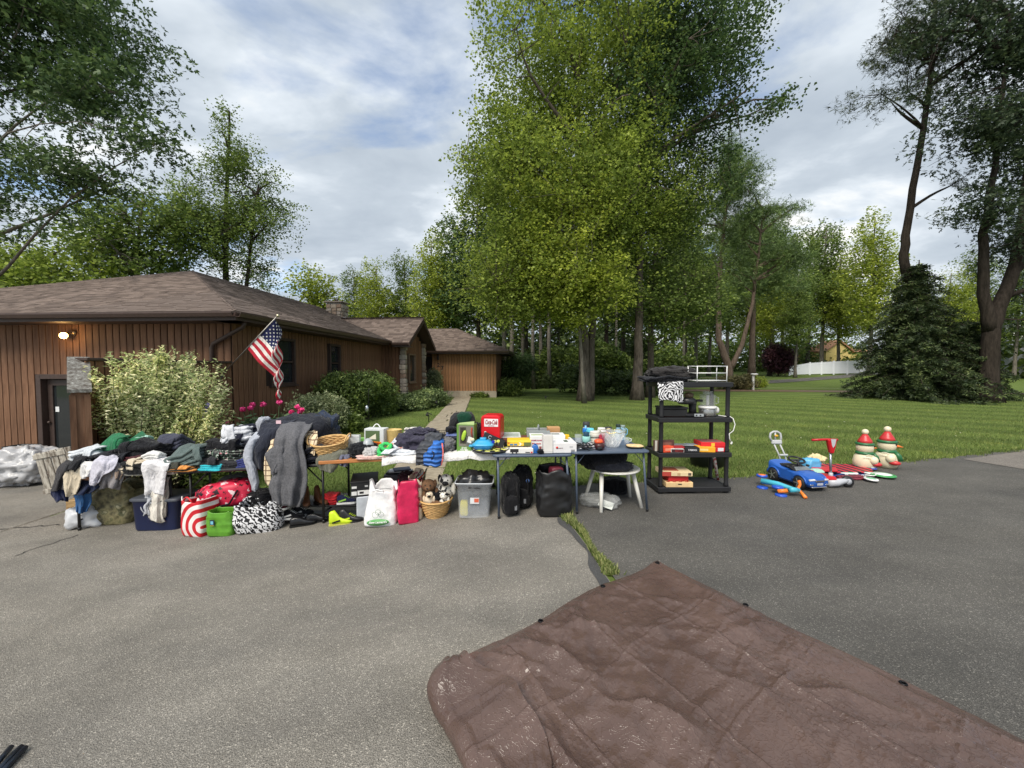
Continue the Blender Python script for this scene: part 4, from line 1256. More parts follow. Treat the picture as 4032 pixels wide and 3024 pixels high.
FAR = [  # column, depth, height scale, kind, label
 (1400, 44, .62, 0, 'distant green tree just beyond the chimney'), (1490, 40, .60, 2, 'distant pale green tree above the entry bay roof'),
 (1600, 42, .66, 0, 'distant tree over the ridge of the entry bay'), (1700, 36, .66, 2, 'feathery pale tree above the far wing ridge'),
 (1790, 38, .80, 0, 'mid green woodland tree behind the far wing'), (1880, 36, .95, 1, 'dark woodland tree at the corner of the far wing'),
 (1985, 34, .92, 0, 'woodland tree with pale forked stems past the far wing'), (2075, 38, 1.0, 1, 'deep green woodland tree in the shade of the maples'),
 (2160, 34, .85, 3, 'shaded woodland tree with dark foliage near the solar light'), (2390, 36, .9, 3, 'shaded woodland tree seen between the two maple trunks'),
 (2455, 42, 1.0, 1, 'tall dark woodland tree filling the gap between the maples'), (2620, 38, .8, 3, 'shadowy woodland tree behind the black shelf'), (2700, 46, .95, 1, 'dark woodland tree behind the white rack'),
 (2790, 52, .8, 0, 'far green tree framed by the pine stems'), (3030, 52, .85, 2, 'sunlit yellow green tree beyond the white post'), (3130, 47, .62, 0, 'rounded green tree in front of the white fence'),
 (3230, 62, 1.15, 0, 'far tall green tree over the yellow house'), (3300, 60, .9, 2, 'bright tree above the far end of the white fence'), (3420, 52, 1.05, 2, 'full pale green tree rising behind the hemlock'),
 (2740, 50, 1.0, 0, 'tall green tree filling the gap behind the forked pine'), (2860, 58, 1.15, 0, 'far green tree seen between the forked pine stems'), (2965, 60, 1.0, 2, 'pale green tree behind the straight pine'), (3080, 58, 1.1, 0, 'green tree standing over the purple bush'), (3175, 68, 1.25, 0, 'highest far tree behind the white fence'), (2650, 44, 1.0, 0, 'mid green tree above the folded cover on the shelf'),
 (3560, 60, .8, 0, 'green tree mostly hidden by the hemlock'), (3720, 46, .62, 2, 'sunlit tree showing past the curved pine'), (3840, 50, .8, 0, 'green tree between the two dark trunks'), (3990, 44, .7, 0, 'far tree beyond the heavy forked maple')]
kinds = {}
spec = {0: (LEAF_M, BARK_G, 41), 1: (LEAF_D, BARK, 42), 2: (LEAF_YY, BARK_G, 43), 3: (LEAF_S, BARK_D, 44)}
for (u, y, s, kd, lab) in FAR:
 b = tb(u, 1500, y)
 if kd not in kinds:
  mt, bk, sd = spec[kd]
  kinds[kd] = tree('woodland_tree', lab, b, [(0, 0, 0), (.1, 0, 4), (.2, .1, 8), (0, 0, 14), (.2, 0, 20)],
   [(0, 0, 11.5, 3.6, 3.4, 4.2, 1), (.6, 0, 16.5, 2.6, 2.5, 4.2, 1), (-1.6, .4, 7.6, 2.6, 2.4, 2.6, .9), (1.9, -.4, 8.4, 2.4, 2.4, 2.6, .9)],
   820, 22, 0.25, mt, bk, sd, trunk_r=0.27, limb_r=0.11, limbs=14, twigs=80, cl_r=0.62, group='woodland trees around the yard', low=3.6)
  o = kinds[kd]
 else:
  o = copy_tree(kinds[kd]); o.location = b; o['label'] = lab
 o.scale = (s * random.uniform(.95, 1.1),) * 2 + (s,)
 o.rotation_euler = (0, 0, random.uniform(0, 6.28))
stm = None
for k, (u, y, h, r_, lab) in enumerate(((2012, 31, 11, .17, 'pale bare stem nearest the far wing corner'), (2060, 33, 12, .14, 'slim pale leaning stem beside the wing corner'), (2100, 30, 9, .14, 'bare stem behind the clipped round shrub'), (2128, 33, 9, .15, 'twin pale stem in the shaded wood'),
         (2165, 31, 9, .15, 'thick bare stem behind the solar light'), (2200, 36, 9, .11, 'thin bare stem next to the maple trunk'), (2420, 33, 9, .11, 'thin shaded stem between the maples'), (2690, 36, 10, .12, 'thin dark stem behind the folded tarp'))):
 b = tb(u, 1520, y)
 o = MB().tube([(0, 0, 0), (random.uniform(-.1, .1), 0, h * .4), (random.uniform(-.3, .3), 0, h)], [r_ * 1.2, r_, r_ * .5], 8).build('bare_stem', BARK_G)
 o.location = b; tag(o, lab, 'tree trunk', 'bare stems in the wood')
rng = np.random.default_rng(77)
n = 30000
def mass(name, label, xr, yr, zr, n, mat, seed, leaf=.3, dens=.1):
 rng = np.random.default_rng(seed)
 X = np.stack([rng.uniform(*xr, n), rng.uniform(*yr, n), rng.uniform(0, 1, n)], -1)
 hmax = zr * (0.55 + .45 * vnoise(X * np.array([.28, .28, 0]) + seed, seed)) + .2
 X[:, 2] = X[:, 2] * hmax
 keep = vnoise(X * .8 + 3, seed + 1) > -0.25
 X = X[keep]
 X[:, 2] += gz(X[:, 0], X[:, 1])
 o = link(name, leaf_mesh(name, X, None, leaf, rng, .8, .3, 'maple'), mat)
 return tag(o, label, 'undergrowth', kind='stuff')
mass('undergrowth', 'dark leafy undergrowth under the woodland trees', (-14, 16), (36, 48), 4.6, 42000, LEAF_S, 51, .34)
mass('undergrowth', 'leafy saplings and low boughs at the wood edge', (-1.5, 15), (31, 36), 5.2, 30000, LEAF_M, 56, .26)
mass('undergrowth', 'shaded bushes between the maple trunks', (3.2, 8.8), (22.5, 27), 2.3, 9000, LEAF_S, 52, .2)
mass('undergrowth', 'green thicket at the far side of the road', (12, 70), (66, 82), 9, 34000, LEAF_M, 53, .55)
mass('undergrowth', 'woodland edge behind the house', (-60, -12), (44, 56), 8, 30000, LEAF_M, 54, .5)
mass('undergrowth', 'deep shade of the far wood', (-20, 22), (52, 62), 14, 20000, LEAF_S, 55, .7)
mass('undergrowth', 'tree line beyond the lawn past the heavy forked maple', (58, 78), (10, 62), 9, 16000, LEAF_M, 57, .9)
def shrub(name, label, base, blobs, n, leaf, mat, seed, cl=.12, per=10, shape='maple', stem=True, shell=.35, cat='shrub', group=None, aspect=.6, droop=.1):
 rng = np.random.default_rng(seed)
 root = thing(name, label, cat, base, 0, group)
 B = np.array(blobs, float); w = B[:, 3] * B[:, 4] * B[:, 5]; w /= w.sum()
 k = rng.choice(len(B), n, p=w)
 d = rng.normal(0, 1, (n, 3)); d /= np.linalg.norm(d, axis=1, keepdims=True)
 rad = rng.uniform(0, 1, n) ** shell * (1 + .16 * vnoise(d * 3 + k[:, None] * 3.3, seed))
 C = B[k, :3] + d * B[k, 3:6] * rad[:, None]
 C = C[C[:, 2] > .02]
 if stem:
  mb = MB()
  for e in C[rng.choice(len(C), min(26, len(C)), replace=False)]:
   mb.tube([(e[0] * .12, e[1] * .12, 0), (e[0] * .5, e[1] * .5, e[2] * .55), tuple(e)], [.014, .009, .003], 5, cap=False)
  mb.build('stem', BARK_D, root)
 X = np.repeat(C, per, 0) + rng.normal(0, cl, (len(C) * per, 3))
 X = X[X[:, 2] > .01]
 link('foliage', leaf_mesh('foliage', X, None, leaf, rng, aspect, droop, shape), mat, root)
 return root
LEAF_BOX = leaf_mat('yew_leaf', (0.018, 0.034, 0.008), (0.050, 0.085, 0.018), (0.13, 0.175, 0.04), .2)
LEAF_JUN = leaf_mat('juniper_leaf', (0.022, 0.040, 0.014), (0.058, 0.090, 0.030), (0.125, 0.165, 0.06), .2)
LEAF_EUO = leaf_mat('variegated_leaf', (0.045, 0.068, 0.026), (0.115, 0.15, 0.065), (0.25, 0.28, 0.15), .25)
LEAF_PEO = leaf_mat('peony_leaf', (0.020, 0.042, 0.018), (0.045, 0.085, 0.036), (0.085, 0.13, 0.06), .25)
LEAF_WIL = leaf_mat('dappled_willow_leaf', (0.085, 0.125, 0.040), (0.27, 0.33, 0.135), (0.62, 0.61, 0.35), .35)
LEAF_IRIS = leaf_mat('iris_blade', (0.06, 0.10, 0.04), (0.11, 0.17, 0.075), (0.18, 0.25, 0.12), .25)
p = dep(1435, 1500, 11.6)
hb = shrub('clipped_hedge', 'dense clipped dark yew hedge under the second window', (-4.72, 12.3, 0), [(-.45, -.7, .75, .65, .9, .68), (.0, .9, .75, .7, 1.0, .70), (-.1, .1, 1.0, .65, 1.2, .45), (.1, .9, .35, .6, .9, .4), (-.3, -.7, .35, .6, .8, .4)], 2600, .075, LEAF_BOX, 61, cl=.08, per=9, shape='sprig', shell=.22)
shrub('round_shrub', 'rounded variegated shrub with pale edged leaves before the hedge', (-4.80, 9.5, 0), [(0, 0, .58, .60, .58, .34), (.38, -.1, .40, .36, .4, .24)], 800, .06, LEAF_EUO, 62, cl=.09, per=9, shape='sprig', shell=.28)
shrub('low_shrub', 'small low round shrub in the mulch beside the round one', (-4.12, 9.8, 0), [(0, 0, .2, .32, .32, .2)], 300, .07, LEAF_M, 63, cl=.06, per=9, shape='sprig')
jb = shrub('spreading_juniper', 'low spreading juniper at the foot of the entry bay', (-3.9, 15.6, 0), [(-.3, 0, .28, .95, .8, .26), (.3, .8, .33, .9, .8, .26), (-.1, -.9, .2, .7, .6, .2), (.2, 1.8, .4, .7, .7, .26)], 900, .11, LEAF_JUN, 64, cl=.08, per=10, shape='sprig', shell=.4)
shrub('porch_shrub', 'pale leafy shrub beside the far stone pier', hp(1.35, 12.1, 0.02), [(0, 0, .85, .4, .4, .7)], 380, .09, LEAF_EUO, 65, cl=.08, per=9, shape='sprig')
shrub('corner_shrub', 'clipped round shrub past the corner of the far wing', tb(2000, 1540, 22.5), [(0, 0, .45, .85, .8, .5)], 700, .10, LEAF_BOX, 66, cl=.09, per=9, shape='sprig', shell=.25)
shrub('tall_shrub', 'taller dark shrub behind the clipped round one', tb(2020, 1530, 25.0), [(0, 0, 1.2, 1.3, 1.2, 1.1), (.6, 0, 1.9, 1.0, .9, .7)], 800, .13, LEAF_D, 67, cl=.12, per=9, shape='sprig')
shrub('foundation_plant', 'small weedy plant at the foundation of the far wing', tb(1890, 1560, 21.4), [(0, 0, .12, .5, .25, .14)], 160, .08, LEAF_M, 68, cl=.06, per=9, shape='sprig')
shrub('bed_shrub', 'bronze green bush in the far pine straw bed', tb(2920, 1520, 29.5), [(0, 0, .55, 1.2, .8, .55), (-1.3, 0, .5, .9, .7, .5)], 600, .12, leaf_mat('bronze_leaf', (.03, .035, .014), (.075, .075, .03), (.13, .12, .05), .2), 69, cl=.12, per=9, shape='sprig')
shrub('purple_bush', 'dark purple leaved bush by the far fence end', tb(3065, 1480, 50), [(0, 0, 2.3, 1.9, 1.8, 2.0)], 600, .24, leaf_mat('purple_leaf', (.014, .006, .009), (.035, .015, .02), (.07, .03, .035), .2), 70, cl=.2, per=9, shape='sprig')
shrub('fern_plant', 'small pale leafed plant beside the white post', tb(2985, 1520, 31.5), [(0, 0, .4, .6, .5, .4)], 220, .12, LEAF_YY, 71, cl=.1, per=8, shape='sprig')
for k, u in enumerate((2078, 2112, 2150, 2180, 2262)):
 if k == 0:
  arb = shrub('arborvitae', 'cone shaped evergreen, first in the row from the far wing corner to the maple', tb(u, 1540, 30), [(0, 0, .45, .28, .28, .5), (0, 0, .9, .16, .16, .35)], 160, .1, LEAF_S, 72, cl=.05, per=8, shape='sprig', group='little evergreens at the wood edge')
 else:
  o = copy_tree(arb); o.location = tb(u, 1540, 30 + .3 * k)
  o.scale = (1, 1, (1, .85, 1.12, .92, 1.2)[k]); o['label'] = 'cone shaped evergreen, %s in the row from the far wing corner to the maple' % ('', 'second', 'third', 'fourth', 'last')[k]
rng = np.random.default_rng(81)
wb = Vector((-5.45, 5.98, gzf(-5.45, 5.98)))
wil = thing('dappled_willow', 'pale cream and green dappled willow bush before the wood screen wall', 'shrub', wb)
mbs = MB(); C = []
for k in range(420):
 a = rng.uniform(0, 6.283); r0 = abs(rng.normal(0, .5))
 ex, ey = np.cos(a) * min(.95, r0 * 1.3), np.sin(a) * min(.55, r0 * .7)
 h = rng.uniform(.55, 1.0) * (2.32 - .42 * abs(ex) ** 1.7) * (1.0 if rng.random() < .8 else .55)
 P = curve_pts((ex * .25, ey * .25, .02), (ex * rng.uniform(.95, 1.15), ey, h), 9, rng, .04, 0)
 if k % 3 == 0: mbs.tube([tuple(p) for p in P], list(np.linspace(.012, .003, 9)), 4, cap=False)
 L = np.linalg.norm(P[-1] - P[0])
 for s_ in np.linspace(.30, 1.0, int(L / .055)):
  i = s_ * 8; a_ = int(min(7, i)); f = i - a_
  q = P[a_] * (1 - f) + P[a_ + 1] * f
  for m_ in range(4 if s_ > .55 else 2):
   C.append(q + rng.normal(0, .022, 3))
mbs.build('stem', BARK_D, wil)
C = np.array(C); C = C[C[:, 0] > -1.0]; N = rng.normal(0, .7, (len(C), 3)); N[:, 2] = np.abs(N[:, 2]) + .3
link('foliage', leaf_mesh('foliage', C, N, .062, rng, .32, -.35, 'maple'), LEAF_WIL, wil)
pb = Vector((-4.62, 7.2, gzf(-4.62, 7.2)))
shrub('peony_bush', 'dark leaved peony bush with magenta blooms beneath the flag', pb, [(0, 0, .48, .62, .4, .40), (.45, .1, .3, .4, .35, .3), (-.4, 0, .3, .4, .35, .3)], 420, .13, LEAF_PEO, 83, cl=.08, per=9, aspect=.34, droop=.3)
peo = bpy.data.objects['peony_bush']
M_PEO = leaf_mat('peony_petal', (.20, .012, .055), (.34, .025, .11), (.48, .07, .19), .2)
def bloom(parent, c, r, rng, mat, name='bloom'):
 n = 70
 d = rng.normal(0, 1, (n, 3)); d /= np.linalg.norm(d, axis=1, keepdims=True)
 X = np.array(c) + d * r * .62
 return link(name, leaf_mesh(name, X, d + rng.normal(0, .25, (n, 3)), r * .75, rng, 1.2, .0, 'maple'), mat, parent)
for (u, v, y) in ((957, 1612, 7.0), (985, 1607, 7.0), (995, 1594, 7.1), (1036, 1592, 7.1), (1100, 1584, 7.2), (1148, 1623, 7.1), (1172, 1604, 7.2), (1186, 1614, 7.0), (1180, 1625, 7.05), (893, 1662, 6.8)):
 q = dep(u, v, y) - pb
 bloom(peo, q, .05 if u > 900 else .042, rng, M_PEO)
 mb = MB(); mb.tube([tuple(q), (q.x * .8, q.y * .7, q.z * .5), (q.x * .4, q.y * .3, 0)], .006, 5, cap=False); mb.build('flower_stem', LEAF_PEO, peo)
ib = Vector((-5.0, 6.25, gzf(-5.0, 6.25)))
ib = dep(790, 1760, 6.2); ib.z = gzf(ib.x, ib.y)
iris = thing('iris_clump', 'blue green iris blades with violet bloom beside the willow', 'flowers', ib)
mb = MB()
for k in range(34):
 a = rng.uniform(-.5, .5); x0, y0 = rng.normal(0, .14), rng.normal(0, .1); h = rng.uniform(.45, .85)
 w = .017
 p0, p1, p2 = Vector((x0, y0, 0)), Vector((x0 + a * .18, y0, h * .6)), Vector((x0 + a * .5, y0 + rng.normal(0, .05), h))
 ca = Vector((math.cos(a * 3), math.sin(a * 3), 0)) * w
 mb.add([p0 - ca, p0 + ca, p1 + ca, p1 - ca, p2], [(0, 1, 2, 3), (3, 2, 4)])
mb.build('blade', LEAF_IRIS, iris)['kind'] = 'stuff'
q = dep(810, 1618, 6.2) - ib
MB().tube([(q.x * .5, 0, 0), (q.x * .8, 0, q.z * .6), tuple(q)], .007, 6, cap=False).build('flower_stem', LEAF_IRIS, iris)
M_IRI = leaf_mat('iris_petal', (.22, .17, .42), (.36, .30, .62), (.55, .50, .78), .3)
for dz in (0, .09, -.08): bloom(iris, tuple(q + Vector((dz * .4, 0, dz))), .05, rng, M_IRI)
fb = tb(860, 1790, 6.0)
shrub('fern_clump', 'feathery green plant between the iris and the peony', (fb[0], fb[1], gzf(fb[0], fb[1])), [(0, 0, .3, .4, .3, .3)], 160, .11, LEAF_M, 84, cl=.08, per=8, aspect=.3)
def grass(name, label, X, h, w, mat, seed):
 rng = np.random.default_rng(seed)
 n = len(X)
 th = rng.uniform(0, 6.283, n); hh = h * rng.uniform(.5, 1.25, n)
 dx, dy = np.cos(th) * w, np.sin(th) * w
 lx, ly = rng.normal(0, .35, n) * hh, rng.normal(0, .35, n) * hh
 a = X + np.stack([-dx, -dy, np.zeros(n)], -1); b_ = X + np.stack([dx, dy, np.zeros(n)], -1); t = X + np.stack([lx, ly, hh], -1)
 V = np.stack([a, b_, t], 1).reshape(-1, 3)
 return tag(link(name, mesh_np(name, V, np.arange(3 * n).reshape(-1, 3)), mat), label, 'grass', kind='stuff')
def grass_mat(name='grass_blade', k=1.0):
 m, nt, b = _mk(name)
 g = nt.nodes.new('ShaderNodeNewGeometry')
 r = _cr(nt, g.outputs['Random Per Island'], [(0.0, _mulc((0.062, 0.095, 0.020), k)), (0.55, _mulc((0.142, 0.195, 0.046), k)), (0.9, _mulc((0.23, 0.28, 0.085), k)), (1.0, _mulc((0.30, 0.28, 0.13), k))])
 t = nt.nodes.new('ShaderNodeTexCoord')
 mp = nt.nodes.new('ShaderNodeMapping'); mp.inputs['Rotation'].default_value = (0, 0, R(-58))
 nt.links.new(t.outputs['Object'], mp.inputs[0])
 w = nt.nodes.new('ShaderNodeTexWave'); w.inputs['Scale'].default_value = 0.17; w.inputs['Distortion'].default_value = 4.5
 w.inputs['Detail'].default_value = 3.0; w.inputs['Detail Scale'].default_value = 0.35
 nt.links.new(mp.outputs[0], w.inputs[0])
 rs2 = _cr(nt, w.outputs['Fac'], [(0.2, (0.86, 0.87, 0.86)), (0.8, (1.14, 1.13, 1.1))])
 n2 = _nz(nt, 0.9, 4.0, 0.6)
 rd = _cr(nt, n2.outputs[0], [(0.25, (0.80, 0.84, 0.8)), (0.6, (1.0, 1.0, 1.0)), (0.78, (1.45, 1.25, 1.05))])
 def mul(a, c):
  q = nt.nodes.new('ShaderNodeMix'); q.data_type = 'RGBA'; q.blend_type = 'MULTIPLY'; q.inputs['Factor'].default_value = 1
  nt.links.new(a, q.inputs['A']); nt.links.new(c, q.inputs['B']); return q.outputs['Result']
 nt.links.new(mul(mul(r.outputs[0], rs2.outputs[0]), rd.outputs[0]), b.inputs['Base Color'])
 b.inputs['Roughness'].default_value = 0.8; b.inputs['Specular IOR Level'].default_value = .2
 return m
M_GRASS = grass_mat()
rng = np.random.default_rng(91)
n = 250000
y_ = 4.9 + (rng.uniform(0, 1, n) ** 1.9) * 17.0
x_ = rng.uniform(-1, 1, n) * (y_ * 1.36 + .5)
ok = np.ones(n, bool)
eb = np.interp(x_, [p[0] for p in _BX], [p[1] for p in _BX]) + .02 * rng.normal(0, 1, n)
ok &= y_ > eb - .01
ok &= x_ > -6.2 + .061 * (y_ - 8.6)
ok &= ~((x_ < -4.6 - 1.5 * np.clip(1 - (y_ - 6.3) / 2.4, 0, 1) ** 2) & (y_ > 6.4) & (y_ < 17.2))
ok &= np.abs(x_ - (-1.5 - .077 * (y_ - 5.4))) > .44 + .03 * rng.normal(0, 1, n)
ok &= ~((y_ > 16) & (x_ < -3.4))
X = np.stack([x_[ok], y_[ok], gz(x_[ok], y_[ok])], -1)
grass('grass', 'short mown grass covering the lawn', X, .045, .005, M_GRASS, 92)
n = 7000
y_ = rng.uniform(2.9, 5.0, n); x_ = seam_x(y_) + rng.normal(0, .026, n) * (.6 + .5 * np.sin(y_ * 5)) + .01 + .02 * np.sin(y_ * 9)
X = np.stack([x_, y_, np.array([gzf(a, b) for a, b in zip(x_, y_)]) + .012], -1)
M_WEED = leaf_mat('weed_blade', (.055, .085, .018), (.13, .17, .045), (.32, .33, .13), .3)
grass('seam_grass', 'yellow green grass sprouting in the seam of the driveway', X, .045, .009, M_WEED, 93)
n = 2500   # tufts and dry stalks along the lawn edge
x_ = rng.uniform(-5.5, 12, n); y_ = np.array([edge_y(v) for v in x_]) + rng.normal(0, .04, n)
X = np.stack([x_, y_, gz(x_, y_) + .01], -1)
grass('edge_grass', 'ragged grass fringe along the driveway edge', X, .06, .006, M_GRASS, 94)
# ================================================================== THE SALE: tools
def c(r, g, b):
 f = lambda x: (x / 255 / 12.92) if x <= 10 else ((x / 255 + .055) / 1.055) ** 2.4
 return (f(r), f(g), f(b))
def zat(v, y): return dep(PU, v, y).z
def xat(u, y): return (u - PU) / FPX * (y / 1.0) * (y and 1.0)
def span(u0, u1, vt, y, zs):
 """centre x, width and height of something seen from column u0 to u1, top row vt, standing on zs at depth y"""
 a, b = dep(u0, vt, y), dep(u1, vt, y)
 return (a.x + b.x) / 2, b.x - a.x, a.z - zs
def superell(w, d, h, seed, e=.45, nu=30, nv=14, noise=.10, layers=0, flat=True, nscale=2.2, e2=None):
 e2 = e2 or e
 rng = np.random.default_rng(seed)
 u = np.linspace(0, 2 * np.pi, nu, endpoint=False); v = np.linspace(-np.pi / 2, np.pi / 2, nv)
 f = lambda a, p: np.sign(a) * np.abs(a) ** p
 U, Vv = np.meshgrid(u, v)
 P = np.stack([f(np.cos(Vv), e2) * f(np.cos(U), e), f(np.cos(Vv), e2) * f(np.sin(U), e), f(np.sin(Vv), e2)], -1)
 n1 = fbm(P * nscale + seed * 7.7, seed, 3); n2 = ridged(P * nscale * 1.7 + seed * 3.3, seed + 9, 3)
 k = 1 + noise * (n1 * .8 + n2 * .5)
 if layers: k = k + .03 * np.sin(Vv * layers * 2 + n1) * (np.abs(np.cos(Vv)) > .25)
 P = P * k[..., None] * np.array([w / 2, d / 2, h / 2])
 P[..., 2] += h / 2
 P[..., 2] = np.maximum(P[..., 2], 0.0) if flat else P[..., 2]
 idx = np.arange(nu * nv).reshape(nv, nu)
 F = np.stack([idx[:-1], np.roll(idx[:-1], -1, 1), np.roll(idx[1:], -1, 1), idx[1:]], -1).reshape(-1, 4)
 return P.reshape(-1, 3), F
def lump(name, label, cat, pos, size, mat, seed=1, rz=0.0, e=.45, noise=.10, layers=0, group=None, parent=None, nscale=2.2, tilt=(0, 0), nu=34, nv=16):
 V, F = superell(*size, seed, e, nu, nv, noise, layers, nscale=nscale)
 o = link(name, mesh_np(name, V, F, True), mat, parent)
 o.location = pos; o.rotation_euler = (tilt[0], tilt[1], rz)
 if parent is None: tag(o, label, cat, group)
 return o
def folded(name, label, u0, u1, vt, y, zs, dp, col, seed, rz=0.0, noise=.07, e=.32, layers=3, cat='clothing', group=None, mat=None, tilt=(0, 0), dz=0.0):
 x, w, h = span(u0, u1, vt, y, zs)
 h = max(.02, h); rg = np.random.default_rng(seed); L = int(min(6, max(2, round(h / .026)))); Vs, Fs, n0 = [], [], 0
 for i in range(L):          # a garment folded over itself: thin leaves with their own edges
  V, F = superell(w * rg.uniform(.84, 1.03), dp * rg.uniform(.86, 1.02), h / L * 1.5, seed * 7 + i, .26, 40, 9, noise * .8, 0, False, 1.6, .6)
  a = rg.normal(0, .05); V = V @ np.array([[math.cos(a), math.sin(a), 0], [-math.sin(a), math.cos(a), 0], [0, 0, 1]])
  V += np.array([rg.normal(0, .02) * w, rg.normal(0, .03) * dp, h * i / L * .9])
  q = np.stack([V[:, 0], V[:, 1], V[:, 0] * 0], -1) * 6
  V[:, 2] += (.35 * h * fbm(q + seed, seed, 2) + .010 * ridged(q * 1.9 + seed, seed + 2, 2)) * (.35 + .65 * (i + 1) / L) - .012
  Vs.append(V); Fs.append(F + n0); n0 += len(V)
 V = np.concatenate(Vs); V[:, 2] = np.maximum(V[:, 2], 0)
 o = link(name, mesh_np(name, V, np.concatenate(Fs), True), mat or fabric(col)); o.location = (x, y + dp * .45, zs + dz); o.rotation_euler = (*tilt, rz)
 if cat == 'clothing' and w > .24 and dp > .25:      # a sleeve or leg flopped over the front of the stack
  sd = 1 if seed % 2 else -1; x0, ws = sd * w * rg.uniform(.02, .3), rg.uniform(.045, .06); dr = rg.uniform(.2, .5); sx_ = rg.uniform(-.06, .06)
  net = [[(x0 + sx_ * t * 2 + k * ws * (1 - .2 * t), -dp * yy, h * zz + .012) for k in (-1, -.3, .3, 1)] for t, yy, zz in ((0, .0, 1.08), (.3, .25, 1.08), (.6, .48, 1.0), (.8, .56, .75), (1, .57, .75 - dr))]
  cloth('sleeve', '', '', net, o.data.materials[0], .014, .008, seed, 16, 10, 9, parent=o)
 return tag(o, label, cat, group)
def heap(name, label, u0, u1, vt, y, zs, dp, col, seed, cat='clothing', noise=.24, e=.75, mat=None, rz=0.0, group=None):
 x, w, h = span(u0, u1, vt, y, zs)
 return lump(name, label, cat, (x, y + dp * .45, zs), (w, dp, max(.03, h)), mat or fabric(col), seed, rz, e, noise, 0, group, nscale=3.4, nu=70, nv=36)
def _cr1(P, n):
 """Catmull-Rom along axis 0"""
 m = len(P)
 Q = np.concatenate([2 * P[:1] - P[1:2], P, 2 * P[-1:] - P[-2:-1]])
 out = []
 t = np.linspace(0, m - 1, n)
 i = np.minimum(t.astype(int), m - 2); f = (t - i).reshape((-1,) + (1,) * (P.ndim - 1))
 a, b, c_, d = Q[i], Q[i + 1], Q[i + 2], Q[i + 3]
 return .5 * ((2 * b) + (c_ - a) * f + (2 * a - 5 * b + 4 * c_ - d) * f ** 2 + (3 * b - a - 3 * c_ + d) * f ** 3)
def cloth(name, label, cat, net, mat, thick=.010, wr=.012, seed=1, nu=34, nv=34, wscale=7.0, parent=None, group=None, mask=None):
 P = _cr1(np.array(net, float), nu)
 P = np.swapaxes(_cr1(np.swapaxes(P, 0, 1), nv), 0, 1)
 du = np.gradient(P, axis=0); dv_ = np.gradient(P, axis=1)
 N = np.cross(du, dv_); N /= np.linalg.norm(N, axis=2, keepdims=True) + 1e-9
 Pq = P * np.array([1.25, 1.25, .5]) * wscale
 P = P + N * (wr * (ridged(Pq + seed * 3.1, seed, 3) - .8 + .6 * fbm(Pq * .6 + seed, seed + 3, 2)))[..., None]
 idx = np.arange(nu * nv).reshape(nu, nv)
 F = np.stack([idx[:-1, :-1], idx[:-1, 1:], idx[1:, 1:], idx[1:, :-1]], -1).reshape(-1, 4)
 org = np.array([P[..., 0].mean(), P[..., 1].mean(), P[..., 2].min()])
 o = link(name, mesh_np(name, P.reshape(-1, 3) - org, F, True), mat, parent)
 o.location = tuple(org)
 md = o.modifiers.new('thickness', 'SOLIDIFY'); md.thickness = thick; md.offset = 0
 if parent is None: tag(o, label, cat, group)
 return o
def hang(name, label, rows, mat, seed=1, cat='clothing', folds=2, amp=.03, wr=.017, ncol=7, group=None, thick=.012, wscale=7.0):
 """rows (uL, uR, v, depth) from the part lying on top down to the hem"""
 net = []
 m = len(rows)
 for i, (ul, ur, v, y) in enumerate(rows):
  t = i / max(1, m - 1)
  row = []
  for k in range(ncol):
   s = k / (ncol - 1)
   o = amp * t * math.sin(s * math.pi * 2 * folds + seed) + .03 * (abs(s - .5) * 2) ** 2 * (1 if i > 0 else .3)
   row.append(tuple(dep(lerp(ul, ur, s), v + 5 * math.sin(s * 5 + seed * 2 + i) * (i > 0), y + o)))
  net.append(row)
 return cloth(name, label, cat, net, mat, thick, wr, seed, wscale=wscale, group=group)
_FACE = {'f': ((1, 0, 0), (0, 0, 1), (0, -1, 0)), 'b': ((-1, 0, 0), (0, 0, 1), (0, 1, 0)), 'r': ((0, 1, 0), (0, 0, 1), (1, 0, 0)), 'l': ((0, -1, 0), (0, 0, 1), (-1, 0, 0)), 't': ((1, 0, 0), (0, 1, 0), (0, 0, 1))}
def carton(name, label, cat, pos, size, col, rz=0.0, panels=(), texts=(), mat=None, tilt=(0, 0), bev=.004, lid=None, group=None):
 """pos = middle of the base; panels (face, x0, x1, z0, z1, colour) and texts (face, string, size, x, z, colour, width) in fractions of the face"""
 w, d, h = size
 root = thing(name, label, cat, pos, 0, group)
 root.rotation_euler = (tilt[0], tilt[1], rz)
 MB().box((0, 0, h / 2), (w, d, h), bev=bev).build('body', mat or card(col), root)
 if lid:
  MB().box((0, 0, h + lid[0] / 2 - .0), (w + .008, d + .008, lid[0]), bev=.003).build('lid', card(lid[1]), root)
 def frame(fc):
  X, Z, N = [Vector(a) for a in _FACE[fc]]
  W = w if fc in 'fbt' else d
  Hh = h if fc != 't' else d
  c0 = Vector((0, 0, h / 2)) + N * ((d if fc in 'fb' else (w if fc in 'rl' else h)) / 2)
  return X, Z, N, W, Hh, c0
 for (fc, x0, x1, z0, z1, pc) in panels:
  X, Z, N, W, Hh, c0 = frame(fc)
  cc = c0 + X * ((x0 + x1) / 2 - .5) * W + Z * ((z0 + z1) / 2 - .5) * Hh + N * .0006
  M = Matrix((X, Z, N)).transposed()
  MB().box(cc, ((x1 - x0) * W, (z1 - z0) * Hh, .0022), M).build('print', pc if not isinstance(pc, tuple) else card(pc), root)
 for (fc, s, sz, x, z, tc_, wd) in texts:
  X, Z, N, W, Hh, c0 = frame(fc)
  cc = c0 + X * (x - .5) * W + Z * (z - .5) * Hh + N * .0025
  M = Matrix((X, Z, N)).transposed()
  text_part(s, sz, card(tc_), root, cc, M.to_euler(), width=wd, bold=.0006)
 return root
